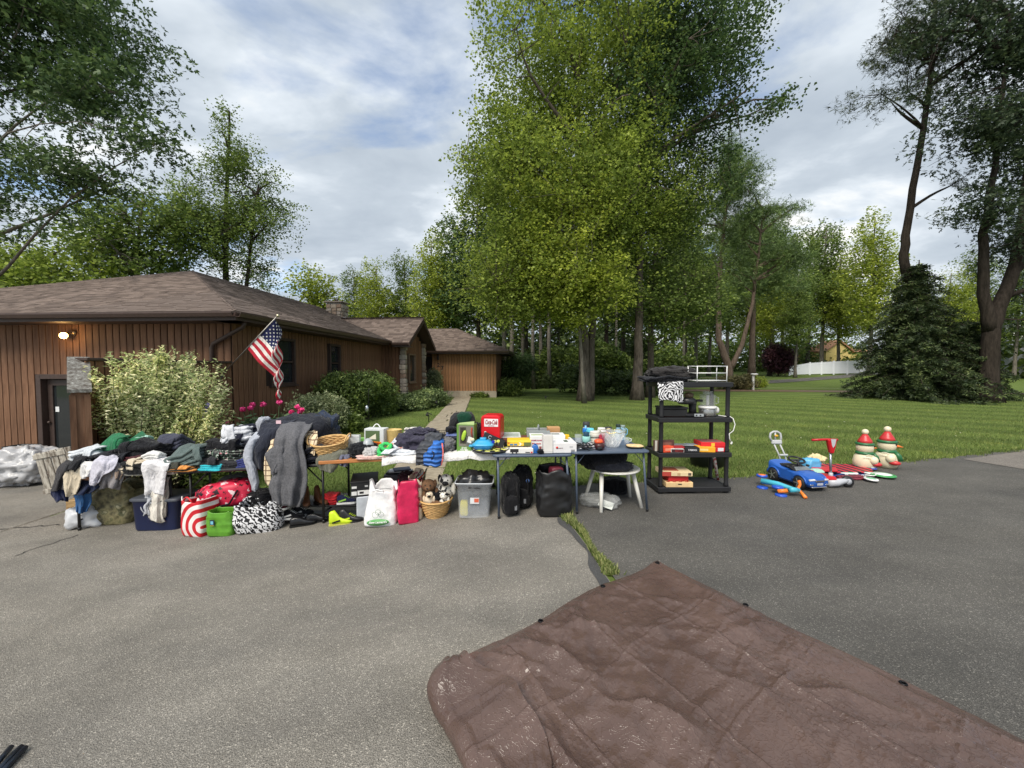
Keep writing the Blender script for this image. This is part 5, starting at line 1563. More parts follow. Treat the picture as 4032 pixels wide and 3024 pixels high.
def tote(name, label, cat, pos, size, mat, rz=0.0, seed=1, taper=.95, e=.35, noise=.08, open_=True, handles=None, hmat=None, slump=.10, group=None, lean=(0, 0)):
 """soft bag: rings of a rounded rectangle, open at the top"""
 w, d, h = size
 root = thing(name, label, cat, pos, rz, group)
 nu, nv = 64, 26
 u = np.linspace(0, 2 * np.pi, nu, endpoint=False)
 f = lambda a, p: np.sign(a) * np.abs(a) ** p
 rings = []
 for j in range(nv):
  t = j / (nv - 1)
  k = (.9 + .1 * min(1, t * 5)) * (1 + (taper - 1) * t)
  R_ = np.stack([f(np.cos(u), e) * w / 2 * k + lean[0] * t, f(np.sin(u), e) * d / 2 * k + lean[1] * t, np.full(nu, h * t)], -1)
  n = fbm(R_ * 7 + seed * 5, seed, 3); n2 = ridged(R_ * 11 + seed, seed + 4, 2) - .8
  R_[:, :2] *= (1 + noise * (n + .9 * n2) * (.45 + .55 * t))[:, None]
  R_[:, 2] += slump * h * t ** 3 * fbm(np.stack([np.cos(u), np.sin(u), np.zeros(nu)], -1) * 1.4 + seed, seed + 8, 2)
  rings.append(R_)
 V = [rings[0] * np.array([0, 0, 1])] + rings
 if open_:
  inner = [r * np.array([.96, .94, 1]) for r in rings[::-1][:6]]
  V = V + inner
 else:
  V = V + [np.concatenate([rings[-1][:, :2] * .55, rings[-1][:, 2:] + .02], 1), np.concatenate([rings[-1][:, :2] * .0, rings[-1][:, 2:] + .03], 1)]
 V = np.concatenate(V); n_ = len(V) // nu
 idx = np.arange(nu * n_).reshape(n_, nu)
 F = np.stack([idx[:-1], np.roll(idx[:-1], -1, 1), np.roll(idx[1:], -1, 1), idx[1:]], -1).reshape(-1, 4)
 link('body', mesh_np('body', V, F, True), mat, root)
 for (sx, sy, hh, ww) in (handles or ()):
  mb = MB(); pts = []
  for i in range(11):
   a = math.pi * i / 10
   pts.append((sx - math.cos(a) * ww / 2, sy + .01 * math.sin(a * 2), h * .93 + math.sin(a) * hh))
  mb.tube(pts, .009, 6); mb.build('handle', hmat or mat, root)
 return root
def rng_(s): return random.Random(s)
def ground_at(u, v):
 g = at(u, v, 0)
 for _ in range(5): g = at(u, v, gzf(g.x, g.y) + .012)
 return g
# ================================================================== TABLES
M_BLKTUBE = plastic((0.012, 0.012, 0.013), .4)
M_SLATE = surf('slate_vinyl', (0.095, 0.125, 0.18), .45, var=.06, scale=5, bump=.1)
M_SLATET = surf('slate_tube', (0.075, 0.10, 0.145), .35, var=.05)
def card_table(label, NL, NR, zt, dp, group='blue card tables'):
 NL, NR = Vector(NL), Vector(NR)
 d = (NR - NL); w = d.length; ang = math.atan2(d.y, d.x)
 g0 = gzf((NL.x + NR.x) / 2, NL.y + dp / 2)
 root = thing('card_table', label, 'table', (NL.x, NL.y, 0), ang, group)
 mb = MB(); n = 5; r = .05; poly = []
 for (cx_, cy_, a0) in ((w - r, r, -90), (w - r, dp - r, 0), (r, dp - r, 90), (r, r, 180)):
  for k in range(n): a = R(a0 + 90 * k / (n - 1)); poly.append((cx_ + r * math.cos(a), cy_ + r * math.sin(a)))
 mb.prism(poly, zt - .012, zt - .002); mb.build('table_top', M_SLATE, root)
 pr = MB(); pr.tube([(x, y, zt - .014) for x, y in poly], .014, 8, closed=True); pr.build('rim', M_SLATET, root)
 for (x, y, sx, sy) in ((.05, .05, .01, -.02), (w - .05, .05, .045, -.02), (.05, dp - .05, .0, .03), (w - .05, dp - .05, .02, .03)):
  wx = NL.x + math.cos(ang) * (x + sx) - math.sin(ang) * (y + sy); wy = NL.y + math.sin(ang) * (x + sx) + math.cos(ang) * (y + sy)
  gz_ = gzf(wx, wy) + .012
  lg = MB().tube([(x, y, zt - .02), (x + sx, y + sy, gz_)], .0125, 8).build('leg', M_SLATET, root)
  s = 1 if x < w / 2 else -1
  MB().tube([(x + s * .10, y, zt - .03), (x + sx * .25, y + sy * .25, lerp(zt, gz_, .22))], .005, 6).build('brace', M_SLATET, lg)
  MB().lathe([(.015, 0), (.016, .025), (.013, .03)], (x + sx, y + sy, gz_), 8).build('foot', M_BLKTUBE, lg)
 return root
card_table('slate blue card table holding the glass bowl and travel cups', (.655, 4.12), (1.512, 4.195), .70, .86)
card_table('slate blue card table holding the boxed games, beside the glass bowl table', (-.20, 4.08), (.645, 4.12), .678, .86)
def fold_table(label, NL, NR, zl, zr, dp, topmat, legmat=M_BLKTUBE, th=.035):
 NL, NR = Vector(NL), Vector(NR); d = NR - NL; w = d.length; ang = math.atan2(d.y, d.x)
 tilt = math.atan2(zr - zl, w)
 root = thing('folding_table', label, 'table', (NL.x, NL.y, 0), ang)
 mb = MB(); mb.box((w / 2, dp / 2, (zl + zr) / 2 - th / 2), (w, dp, th), rotm(0, -tilt, 0), bev=.012); mb.build('table_top', topmat, root)
 for x in (.10, w - .10):
  zt = lerp(zl, zr, x / w) - th
  for y in (.07, dp - .07):
   wx = NL.x + math.cos(ang) * x - math.sin(ang) * y; wy = NL.y + math.sin(ang) * x + math.cos(ang) * y
   g = gzf(wx, wy) + .012
   lg = MB().tube([(x, y, zt), (x, y, g)], .0145, 8).build('leg', legmat, root)
   s = 1 if x < w / 2 else -1
   MB().tube([(x, y, lerp(zt, g, .30)), (x + s * .22, y, zt)], .008, 6).build('brace', legmat, lg)
   MB().lathe([(.018, 0), (.019, .03), (.015, .035)], (x, y, g), 8).build('foot', M_BLKTUBE, lg)
  MB().tube([(x, .07, lerp(zt, g, .82)), (x, dp - .07, lerp(zt, g, .82))], .010, 6).build('crossbar', legmat, root)
 return root
fold_table('black folding table stacked with folded clothes', (-4.06, 4.62), (-2.16, 4.46), .355, .49, .74, surf('black_table', (.020, .020, .022), .5))
fold_table('white topped folding table buried in clothes at the wood screen wall end', (-5.50, 4.66), (-4.12, 4.63), .30, .345, .74, surf('white_table', (.62, .60, .55), .5))
def plank_z(x): return .535 + (x + 2.20) * .0715
PK0, PK1 = Vector((-2.24, 4.40)), Vector((-.03, 4.22))
pk = thing('plank_table_top', 'long orange wooden table top spanning to the games table', 'table', (PK0.x, PK0.y, 0), math.atan2(PK1.y - PK0.y, PK1.x - PK0.x))
wpk = (PK1 - PK0).length
M_PINEW = pattern('varnished_pine', lambda nt, b: (nt.links.new(_cr(nt, _nz(nt, 5, 5, .6, sc3=(.5, 9, 9)).outputs[0], [(0.3, c(150, 92, 48)), (0.7, c(196, 132, 78))]).outputs[0], b.inputs['Base Color']), b.inputs['Roughness'].__setattr__('default_value', .45)))
for k in range(5):
 MB().box((wpk / 2, .072 + k * .145, (plank_z(PK0.x) + plank_z(PK1.x)) / 2 - .02), (wpk, .142, .04), rotm(0, -math.atan(.0715), 0), bev=.005).build('plank', M_PINEW, pk)
def pky(x): return lerp(PK0.y, PK1.y, (x - PK0.x) / (PK1.x - PK0.x))
M_WHITE = fabric(c(226, 224, 222), 'white_cotton')
net = []
for j, (dy, dz) in enumerate(((.66, .012), (.40, .012), (.14, .012), (.0, .010), (-.022, -.012), (-.03, -.04), (-.028, -.075))):
 net.append([(x, pky(x) + dy, plank_z(x) + dz + (.012 * math.sin(x * 9) + .008 * math.sin(x * 23) if j >= 5 else 0)) for x in np.linspace(-1.47, -.02, 14)])
cloth('table_cloth', 'crumpled white cloth spread along the plank table top', 'tablecloth', net, M_WHITE, .004, .006, 3, 30, 90, 9)
# ================================================================== CLOTHES ON THE TABLES
BLK, NAVY, CHAR = c(22, 22, 26), c(30, 33, 46), c(52, 54, 60)
def T1(x): return .30 + (x + 5.5) / 1.38 * .045
def T2(x): return .355 + (x + 4.06) / 1.9 * .135
z1 = .325
G1 = 'clothes heaped on the white topped table'
folded('folded_shirt', 'white folded shirt at the end of the heap under the green one', 262, 420, 1775, 4.80, z1 + .05, .40, c(205, 210, 215), 1, noise=.12)
folded('green_shirt', 'green shirt laid over white on top of the heap', 375, 545, 1735, 4.95, z1 + .06, .40, c(40, 110, 74), 2, noise=.10, rz=-.15)
folded('mint_shirt', 'pale mint shirt at the back of the heap by the willow', 470, 560, 1740, 5.1, z1 + .06, .22, c(165, 205, 190), 3)
folded('dark_trousers', 'long black trousers laid slantwise across the heap', 420, 640, 1750, 4.80, z1 + .07, .26, BLK, 4, rz=.16, noise=.12, tilt=(0, -.16))
folded('black_jacket', 'black jacket lying under the slanted trousers', 320, 560, 1790, 4.74, z1 + .02, .45, c(28, 29, 34), 5, noise=.14)
folded('dark_sweatshirt', 'charcoal sweatshirt at the far end of the white topped table', 470, 650, 1775, 4.95, z1 + .02, .40, c(34, 32, 33), 6, noise=.13)
folded('corduroy_trousers', 'slate blue ribbed trousers in folds by the iris', 598, 700, 1742, 5.0, z1 + .04, .34, c(66, 68, 82), 7, noise=.16, rz=.3)
folded('maroon_shirt', 'maroon shirt peeping from the middle of the heap', 470, 590, 1808, 4.70, z1 + .02, .30, c(70, 24, 32), 8)
folded('white_socks', 'rolled white sock pair with dark bands on the heap', 552, 626, 1795, 4.66, z1 + .04, .12, c(225, 225, 222), 9, e=.7)
folded('cream_towel', 'cream towel folded at the front of the heap', 462, 580, 1818, 4.62, z1 + .0, .30, c(205, 192, 170), 10)
folded('black_leggings', 'black leggings folded along the front table edge', 476, 650, 1826, 4.60, z1 + .0, .20, c(20, 20, 22), 11, rz=.05)
folded('brown_scarf', 'brown scarf lying at the gap between the two clothes tables', 610, 700, 1805, 4.72, z1 + .02, .22, c(96, 76, 60), 12)
yE = 4.62
hang('grey_jacket', 'dark grey jacket slumped off the table end', [(262, 330, 1815, 4.78), (238, 310, 1840, 4.62), (212, 275, 1885, 4.60), (202, 262, 1930, 4.60)], fabric(c(58, 56, 58)), 21, folds=1.5)
hang('black_vest', 'black vest hanging over the dark grey jacket', [(300, 350, 1800, 4.74), (268, 320, 1825, 4.60), (252, 300, 1855, 4.56)], fabric(c(30, 30, 33)), 22)
hang('cream_trousers', 'cream trousers hanging off the table corner', [(310, 390, 1835, 4.72), (268, 350, 1850, 4.60), (256, 322, 1880, 4.57), (252, 306, 1925, 4.57), (252, 292, 1952, 4.58)], fabric(c(214, 200, 176)), 23, folds=1)
hang('navy_shorts', 'navy shorts drooping below the cream trousers', [(300, 400, 1890, 4.66), (285, 398, 1915, 4.62), (280, 360, 1945, 4.60)], fabric(c(30, 38, 62)), 24, folds=2)
hang('navy_sleeve', 'navy sleeve ends hanging at the table corner', [(206, 268, 1922, 4.66), (204, 264, 1945, 4.65), (224, 264, 1974, 4.65)], fabric(c(26, 34, 66)), 25, folds=2)
hang('lavender_shirt', 'pale lavender shirt draped over the front edge', [(400, 470, 1795, 4.72), (372, 462, 1815, 4.58), (352, 440, 1850, 4.54), (352, 402, 1880, 4.54), (352, 388, 1908, 4.54)], fabric(c(196, 194, 206)), 26, folds=1.5)
hang('white_undershirt', 'white undershirt bunched over the edge beside the lavender shirt', [(318, 376, 1818, 4.68), (312, 372, 1838, 4.57), (312, 366, 1860, 4.56), (322, 350, 1880, 4.56)], fabric(c(218, 216, 214)), 27)
hang('ash_shirt', 'ash grey shirt hanging behind the lavender shirt', [(420, 480, 1815, 4.70), (400, 486, 1845, 4.62), (396, 486, 1885, 4.60), (392, 470, 1925, 4.61)], fabric(c(132, 128, 130)), 28)
hang('taupe_blouse', 'taupe patterned blouse hanging at the white table rim', [(455, 478, 1845, 4.66), (440, 476, 1860, 4.60), (440, 470, 1885, 4.59)], fabric(c(150, 132, 118)), 29)
hang('white_tee', 'white tee shirt hanging off the front of the white topped table', [(620, 690, 1800, 4.76), (575, 672, 1822, 4.58), (552, 664, 1842, 4.55), (560, 652, 1875, 4.545), (568, 646, 1915, 4.545), (566, 643, 1948, 4.55)], fabric(c(216, 214, 216)), 30, folds=1)
hang('track_trousers', 'pale grey track trousers hanging under the white tee', [(566, 650, 1925, 4.59), (566, 640, 1955, 4.58), (564, 588, 1995, 4.58), (566, 590, 2028, 4.58)], fabric(c(176, 178, 184)), 31)
hang('cream_joggers', 'cream joggers hanging lowest beneath the white tee', [(596, 650, 1930, 4.575), (594, 646, 1960, 4.565), (592, 642, 2010, 4.565), (588, 646, 2054, 4.565)], fabric(c(222, 216, 206)), 32, folds=1.5)
hang('striped_joggers', 'dark striped trouser leg hanging beside the cream joggers', [(640, 668, 1880, 4.60), (640, 664, 1930, 4.59), (640, 660, 1985, 4.59), (642, 656, 2035, 4.60)], fabric(c(140, 134, 126)), 33)
y2 = 4.60
folded('print_tee', 'grey green tee shirt with white script print', 645, 795, 1772, 4.62, .40, .42, c(92, 106, 104), 41, noise=.10, tilt=(.0, -.08))
text_part('Gap', .13, card(c(205, 214, 212)), bpy.data.objects['print_tee'], (.02, -.10, .125), (R(12), 0, R(8)), shear=.2)
folded('olive_tee', 'dark olive tee under the grey green print tee', 640, 770, 1822, 4.60, .37, .40, c(58, 58, 50), 42)
folded('orange_towel', 'orange towel folded at the table edge beneath the tees', 632, 775, 1840, 4.585, .362, .30, c(206, 138, 72), 43, noise=.1)
folded('floral_dress', 'black floral dress folded in the middle of the stack', 792, 965, 1775, 4.66, .435, .36, BLK, 44, mat=pattern('floral_print', lambda nt, b: nt.links.new(_cr(nt, _nz(nt, 34, 2, .6).outputs[0], [(0.0, c(20, 22, 24)), (.55, c(22, 26, 26)), (.58, c(70, 120, 80)), (.64, c(205, 205, 205)), (.70, c(190, 80, 100))]).outputs[0], b.inputs['Base Color'])), noise=.09)
folded('black_trousers', 'black trousers folded on top of the floral dress', 800, 945, 1742, 4.68, .53, .30, c(24, 24, 27), 45, noise=.06)
folded('charcoal_sweater', 'charcoal top at the bottom of the floral stack', 775, 960, 1808, 4.60, .395, .40, c(44, 44, 48), 46)
folded('turquoise_towel', 'turquoise towel folded at the front of the black table', 780, 872, 1831, 4.575, .375, .20, c(52, 176, 190), 47)
folded('blue_bandana', 'blue patterned bandana at the front of the black table', 926, 985, 1808, 4.57, .39, .20, c(54, 62, 120), 48, noise=.14)
folded('navy_hoodie', 'navy hooded top heaped behind the black trousers', 905, 1010, 1706, 4.80, .42, .38, c(36, 38, 52), 49, noise=.16)
folded('white_sweatpants', 'white sweatpants folded on the navy hooded top', 868, 978, 1686, 4.78, .60, .26, c(208, 210, 216), 50, noise=.10, rz=.3, tilt=(0, -.12))
folded('white_towel', 'white towel peeking out behind the black trousers', 772, 832, 1745, 4.95, .40, .22, c(218, 216, 212), 51)
lump('coat_pile', 'mound of dark coats under the hanging cardigan', 'clothing', (-2.72, 4.92, .45), (.80, .60, .56), fabric(c(40, 42, 50)), 52, 0, .8, .16)
hang('navy_coat', 'navy fleece coat slung over the top of the mound', [(1120, 1175, 1648, 4.95), (1040, 1165, 1660, 4.72), (1012, 1120, 1705, 4.56), (995, 1080, 1760, 4.50), (990, 1060, 1800, 4.48), (1010, 1050, 1850, 4.48)], fabric(c(42, 45, 56)), 53, folds=1, amp=.03)
MB().box((0, 0, 0), (.06, .006, .04)).build('patch', card(c(224, 190, 200)), bpy.data.objects['navy_coat']).location = Vector(dep(1097, 1662, 4.66)) - bpy.data.objects['navy_coat'].location
hang('pale_grey_sleeve', 'pale grey hooded sweatshirt with sleeve hanging nearly to the bags', [(1010, 1060, 1700, 4.60), (975, 1015, 1740, 4.50), (960, 1000, 1800, 4.47), (972, 1014, 1850, 4.46), (985, 1020, 1895, 4.46), (992, 1016, 1932, 4.46)], fabric(c(168, 172, 182)), 54, folds=.5)
lump('grey_hood', 'light grey hood lying on top of the navy coat', 'clothing', (dep(1040, 1670, 4.85).x, 4.85, zat(1705, 4.85)), (.13, .16, .20), fabric(c(170, 174, 184)), 55, 0, .8, .2)
def _plaid(nt, b):
 t = nt.nodes.new('ShaderNodeTexCoord'); sep_ = nt.nodes.new('ShaderNodeSeparateXYZ'); nt.links.new(t.outputs['Object'], sep_.inputs[0])
 outs = []
 for k in (0, 2):
  m_ = nt.nodes.new('ShaderNodeMath'); m_.operation = 'PINGPONG'; m_.inputs[1].default_value = .03; nt.links.new(sep_.outputs[k], m_.inputs[0])
  outs.append(_cr(nt, m_.outputs[0], [(0.0, c(120, 96, 76)), (.004, c(120, 96, 76)), (.006, c(226, 206, 172)), (1, c(232, 214, 182))]))
 mx = nt.nodes.new('ShaderNodeMix'); mx.data_type = 'RGBA'; mx.blend_type = 'DARKEN'; mx.inputs['Factor'].default_value = 1
 nt.links.new(outs[0].outputs[0], mx.inputs['A']); nt.links.new(outs[1].outputs[0], mx.inputs['B']); nt.links.new(mx.outputs['Result'], b.inputs['Base Color']); b.inputs['Roughness'].default_value = .9
M_PLAID = pattern('cream_plaid', _plaid)
hang('plaid_shirt', 'cream plaid shirt hanging between the navy coat and the grey cardigan', [(1150, 1240, 1690, 4.82), (1085, 1235, 1705, 4.62), (1060, 1130, 1750, 4.48), (1042, 1090, 1800, 4.46), (1038, 1066, 1850, 4.45), (1046, 1064, 1908, 4.45)], M_PLAID, 56, folds=.7)
hang('plaid_blouse', 'cream plaid shirt front showing behind the basket', [(1200, 1250, 1700, 4.66), (1200, 1248, 1740, 4.50), (1205, 1240, 1790, 4.47)], M_PLAID, 57, folds=.7)
bpy.data.objects['plaid_blouse']['label'] = 'cream plaid shirt front spread beside the handled basket'
M_HEATH = surf('heather_grey', c(92, 92, 96), .95, var=.35, scale=60, bump=.4, bscale=60)
hang('grey_cardigan', 'long heather grey cardigan hanging in front of the black table to the shoes', [(1150, 1235, 1662, 4.78), (1110, 1222, 1680, 4.58), (1090, 1200, 1720, 4.46), (1080, 1192, 1770, 4.42), (1080, 1205, 1830, 4.40), (1066, 1212, 1885, 4.40), (1062, 1195, 1940, 4.40), (1080, 1172, 1992, 4.40)], M_HEATH, 58, folds=2.5, amp=.05, thick=.016)
hang('cardigan_sleeve', 'heather grey cardigan sleeve folded down at its side', [(1088, 1122, 1755, 4.43), (1048, 1112, 1790, 4.39), (1062, 1102, 1830, 4.38), (1070, 1086, 1866, 4.38)], M_HEATH, 59, folds=.5)
folded('blue_jeans', 'dark blue jeans bunched behind the handled basket', 1205, 1300, 1650, 4.92, .50, .36, c(44, 54, 74), 60, noise=.2, e=.7)
folded('navy_sweater', 'navy sweater folded at the front under the handled basket', 1200, 1275, 1770, 4.50, .475, .34, c(28, 30, 40), 61)
folded('brown_belt_bag', 'brown wooden hanger end and cloth beside the cardigan', 1215, 1262, 1758, 4.56, .50, .1, c(126, 84, 56), 62, e=.5)
hang('olive_trousers', 'grey olive trousers trailing over the edge beneath the basket', [(1290, 1390, 1765, 4.62), (1262, 1372, 1785, 4.47), (1246, 1340, 1805, 4.42), (1246, 1328, 1830, 4.40), (1262, 1318, 1858, 4.40)], fabric(c(106, 106, 94)), 63, folds=1)
hang('slate_shorts', 'slate grey shorts tucked beside the olive trousers', [(1345, 1385, 1785, 4.54), (1334, 1372, 1805, 4.43), (1330, 1364, 1834, 4.41)], fabric(c(104, 106, 124)), 64)
def zx(u, y): return plank_z(dep(u, 1800, y).x)
heap('black_bag', 'black drawstring cloth bag beside the basket', 1366, 1462, 1752, 4.40, zx(1414, 4.4), .26, c(26, 27, 32), 71, cat='bag', noise=.2)
heap('cloth_hat', 'light grey cloth cap with dark underside', 1424, 1485, 1765, 4.36, zx(1450, 4.36), .16, c(186, 184, 184), 72, cat='hat', noise=.15)
folded('pink_cloth', 'pale pink crumpled cloth at the bare wood end of the plank top', 1400, 1535, 1793, 4.33, zx(1460, 4.33) - .005, .20, c(222, 188, 180), 73, noise=.22, e=.6)
folded('white_tee', 'white tee stack under the purple grey trousers', 1525, 1640, 1776, 4.34, zx(1580, 4.34) + .008, .36, c(212, 216, 222), 74, noise=.10)
folded('picture_tee', 'white tee with blue and orange print behind the green hose', 1532, 1612, 1742, 4.44, zx(1570, 4.44) + .05, .26, c(200, 210, 224), 75, noise=.12, tilt=(.12, 0), mat=pattern('picture_print', lambda nt, b: nt.links.new(_cr(nt, _nz(nt, 18, 2, .5).outputs[0], [(.40, c(212, 218, 228)), (.52, c(215, 220, 228)), (.55, c(70, 130, 190)), (.62, c(225, 130, 90)), (.66, c(220, 222, 228))]).outputs[0], b.inputs['Base Color'])))
heap('purple_trousers', 'heap of purple grey nylon trousers on the white cloth', 1560, 1705, 1712, 4.42, zx(1630, 4.42), .42, c(62, 60, 76), 76, noise=.26)
heap('purple_hood', 'bunched purple grey hood on top of the trousers heap', 1600, 1700, 1696, 4.50, zx(1650, 4.5) + .16, .30, c(56, 54, 70), 77, noise=.3)
def _quilt(nt, b, col):
 t = nt.nodes.new('ShaderNodeTexCoord')
 w = nt.nodes.new('ShaderNodeTexWave'); w.wave_type = 'BANDS'; w.bands_direction = 'Z'; w.inputs['Scale'].default_value = 7.0; w.inputs['Distortion'].default_value = 4.5; w.inputs['Detail'].default_value = 2
 nt.links.new(t.outputs['Object'], w.inputs[0])
 nt.links.new(_cr(nt, w.outputs['Fac'], [(.05, _mulc(col, .55)), (.3, col), (1, _mulc(col, 1.15))]).outputs[0], b.inputs['Base Color'])
 b.inputs['Roughness'].default_value = .55; _bump(nt, b, w.outputs['Fac'], .8, .02)
M_QG = pattern('quilted_grey', lambda nt, b: _quilt(nt, b, c(62, 64, 70)))
M_QB = pattern('quilted_blue', lambda nt, b: _quilt(nt, b, c(48, 108, 190)))
o = hang('quilted_sleeve', 'dark grey quilted jacket sleeve hanging over the white cloth', [(1690, 1745, 1712, 4.48), (1662, 1735, 1735, 4.34), (1648, 1712, 1770, 4.24), (1642, 1690, 1800, 4.22), (1640, 1682, 1832, 4.22)], M_QG, 78, folds=.5, thick=.05, amp=.01)
o = hang('puffer_jacket', 'bright blue quilted puffer jacket with black cord and coral lining', [(1700, 1745, 1735, 4.40), (1690, 1744, 1752, 4.28), (1680, 1742, 1780, 4.21), (1674, 1740, 1808, 4.19), (1682, 1738, 1832, 4.20)], M_QB, 79, folds=.5, thick=.05, amp=.01)
q = [Vector(dep(u, v, 4.155)) - o.location for u, v in ((1700, 1777), (1708, 1782), (1708, 1795), (1702, 1805), (1697, 1808))]
MB().tube(q, .006, 6).build('cord', plastic((.01, .01, .012)), o)
q = [Vector(dep(u, v, 4.19)) - o.location for u, v in ((1741, 1745), (1745, 1780), (1743, 1810), (1738, 1832))]
MB().tube(q, .008, 6).build('lining_edge', fabric(c(226, 120, 110)), o)
heap('grey_fleece', 'grey fleece heaped beside the blue puffer jacket', 1728, 1790, 1728, 4.36, zx(1755, 4.36), .30, c(112, 112, 114), 80, noise=.2)
folded('jeans_stack', 'stack of crinkled dark navy jeans behind the toy box', 1748, 1815, 1722, 4.46, zx(1780, 4.46), .34, c(38, 42, 58), 81, noise=.2, layers=5)
folded('blue_shirt', 'periwinkle shirt folded on top of the navy jeans', 1752, 1806, 1708, 4.50, zx(1780, 4.5) + .17, .26, c(112, 128, 180), 82)
folded('white_sheet', 'white folded sheet at the back of the plank top', 1586, 1700, 1694, 4.86, zx(1640, 4.86), .22, c(222, 218, 212), 83, noise=.14)
# ================================================================== GOODS ON THE TABLES
M_WICK = surf('wicker', c(206, 166, 108), .6, var=.25, scale=30, bump=.3)
def basket(label, pos, rx, ry, h, rows=9, n=26, tilt=(0, 0), flare=1.35, handles=True, handle_out=.03):
 root = thing('wicker_basket', label, 'basket', pos); root.rotation_euler = (tilt[0], tilt[1], 0)
 def ring(t, k, dr=0.0):
  f = lerp(1.0, flare, t ** .8)
  a = 2 * math.pi * k / n
  return ((rx * f + dr) * math.cos(a), (ry * f + dr) * math.sin(a), h * t)
 core = MB(); core.lathe([(1e-4, .004), (.985, .004), (.985 * flare ** .5, h * .5), (.985 * flare, h * .97)], n=n, sx=rx, sy=ry, cap=False)
 core.build('lining', surf('wicker_dark', c(150, 108, 62), .7, var=.3, scale=40), root)
 for j in range(rows):
  t = (j + .5) / rows; r_ = h / rows * .5
  pts = [ring(t, k, .004 * (1 if (k + j) % 2 else -1)) for k in range(n)]
  MB().tube(pts, r_ * .92, 5, closed=True).build('woven_rod', M_WICK, root)
 MB().tube([ring(1.0, k * .999, .004) for k in range(n)], .011, 7, closed=True).build('rim', M_WICK, root)
 MB().tube([ring(0.02, k, .002) for k in range(n)], .009, 6, closed=True).build('base_rim', M_WICK, root)
 for sx in ((-1, 1) if handles else ()):
  X = sx * rx * flare; w = ry * .75
  MB().tube([(X + sx * handle_out * math.sin(math.pi * i / 10), -w * math.cos(math.pi * i / 10), h + .075 * math.sin(math.pi * i / 10) - .005) for i in range(11)], .009, 6).build('handle', M_WICK, root)
 return root
x, w, h = span(1236, 1372, 1712, 4.62, .535)
basket('oval two handled wicker basket tilted on the clothes table', (x, 4.64, .555), w / 2 / 1.35, .13, .185, tilt=(.22, -.05))
def zb(u, y): return plank_z(dep(u, 1800, y).x)
x, w, h = span(1372, 1418, 1712, 4.72, zb(1395, 4.72))
carton('storage_pouch', 'clear grey zip pouch standing behind the handled basket', 'pouch', (x, 4.72, zb(1395, 4.72)), (w, .05, h), c(186, 188, 190), mat=glass_mat('grey_pouch', (.72, .74, .76), .75, .3), panels=[('f', .05, .95, .88, .95, c(205, 206, 208))])
x, w, h = span(1415, 1445, 1724, 4.78, zb(1430, 4.78))
carton('green_board', 'lime green board leaning behind the grey ball', 'board', (x, 4.80, zb(1430, 4.78)), (w * 1.3, .02, h), c(140, 205, 110))
x, w, h = span(1440, 1520, 1686, 4.74, zb(1480, 4.74))
M_PIC = pattern('meadow_picture', lambda nt, b: (lambda t, s: (nt.links.new(t.outputs['Generated'], s.inputs[0]), nt.links.new(_cr(nt, s.outputs[1], [(0.0, c(84, 104, 66)), (.30, c(70, 92, 58)), (.36, c(150, 185, 210)), (1.0, c(92, 148, 205))]).outputs[0], b.inputs['Base Color'])))(nt.nodes.new('ShaderNodeTexCoord'), nt.nodes.new('ShaderNodeSeparateXYZ')))
r0 = carton('seed_bag', 'clear handled bag with meadow picture and yellow brand panel', 'bag', (x, 4.76, zb(1480, 4.74)), (w, .14, h), c(208, 210, 210), rz=-.12,
 panels=[('f', .07, .80, .10, .92, M_PIC)])
MB().add([(-.075, -.0745, .165), (-.075, -.0745, .17), (.028, -.0745, .235), (.03, -.0745, .165)], [(0, 3, 2, 1)]).build('sail_print', card(c(226, 220, 198)), r0)
MB().box((.028, -.0722, .07), (.125, .004, .135), rotm(0, .06, 0)).build('brand_panel', card(c(240, 182, 26)), r0)
MB().box((.028, -.0732, .115), (.12, .004, .045), rotm(0, .06, 0)).build('brand_panel', card(c(236, 128, 36)), r0)
text_part('Vigoro', .052, card(c(96, 26, 18)), r0, (.028, -.0762, .117), (R(90), R(3), 0), width=.105, bold=.0012)
text_part('lawn soil', .022, card(c(70, 40, 20)), r0, (.01, -.0762, .065), (R(90), 0, 0), width=.06)
MB().tube([(-.05 + .11 * i / 8, 0, h - .005 + .055 * math.sin(math.pi * i / 8)) for i in range(9)], .007, 6).build('handle', plastic(c(230, 230, 228)), r0)
x, w, h = span(1427, 1471, 1726, 4.50, zb(1449, 4.5))
bl = thing('desk_speaker', 'round ball shaped device with grey top and white bottom', 'speaker', (x, 4.50, zb(1449, 4.5)))
MB().lathe([(.0, .0), (.6, .05), (.95, .5), (1.0, .82)], n=20, sx=w / 2, sy=w / 2).build('lower_shell', plastic(c(226, 226, 224)), bl); bl.children[-1].scale = (1, 1, h * .5 / .82)
o = MB().lathe([(1.0, .82), (.97, 1.05), (.7, 1.45), (.3, 1.62), (.0, 1.66)], n=20, sx=w / 2, sy=w / 2).build('upper_shell', plastic(c(168, 172, 176)), bl); o.scale = (1, 1, h * .5 / .82)
x, w, h = span(1520, 1583, 1690, 4.80, zb(1550, 4.8))
bk = thing('tin_tub', 'small yellow ribbed metal tub with wire handles', 'tub', (x, 4.80, zb(1550, 4.8)))
M_TUB = surf('yellow_tin', c(206, 178, 112), .5)
MB().lathe([(.80, 0), (.86, h * .35), (.88, h * .37), (.90, h * .62), (.92, h * .64), (.97, h * .97), (1.02, h), (.95, h * .98), (.85, h * .3), (.0, h * .05)], n=26, sx=w / 2, sy=.075).build('body', M_TUB, bk)
for sx in (-1, 1): MB().tube([(sx * w / 2 * (1 + .12 * math.sin(math.pi * i / 8)), -.03 + .06 * i / 8, h * (.8 - .35 * math.sin(math.pi * i / 8))) for i in range(9)], .004, 5).build('handle', metal(c(120, 110, 90)), bk)
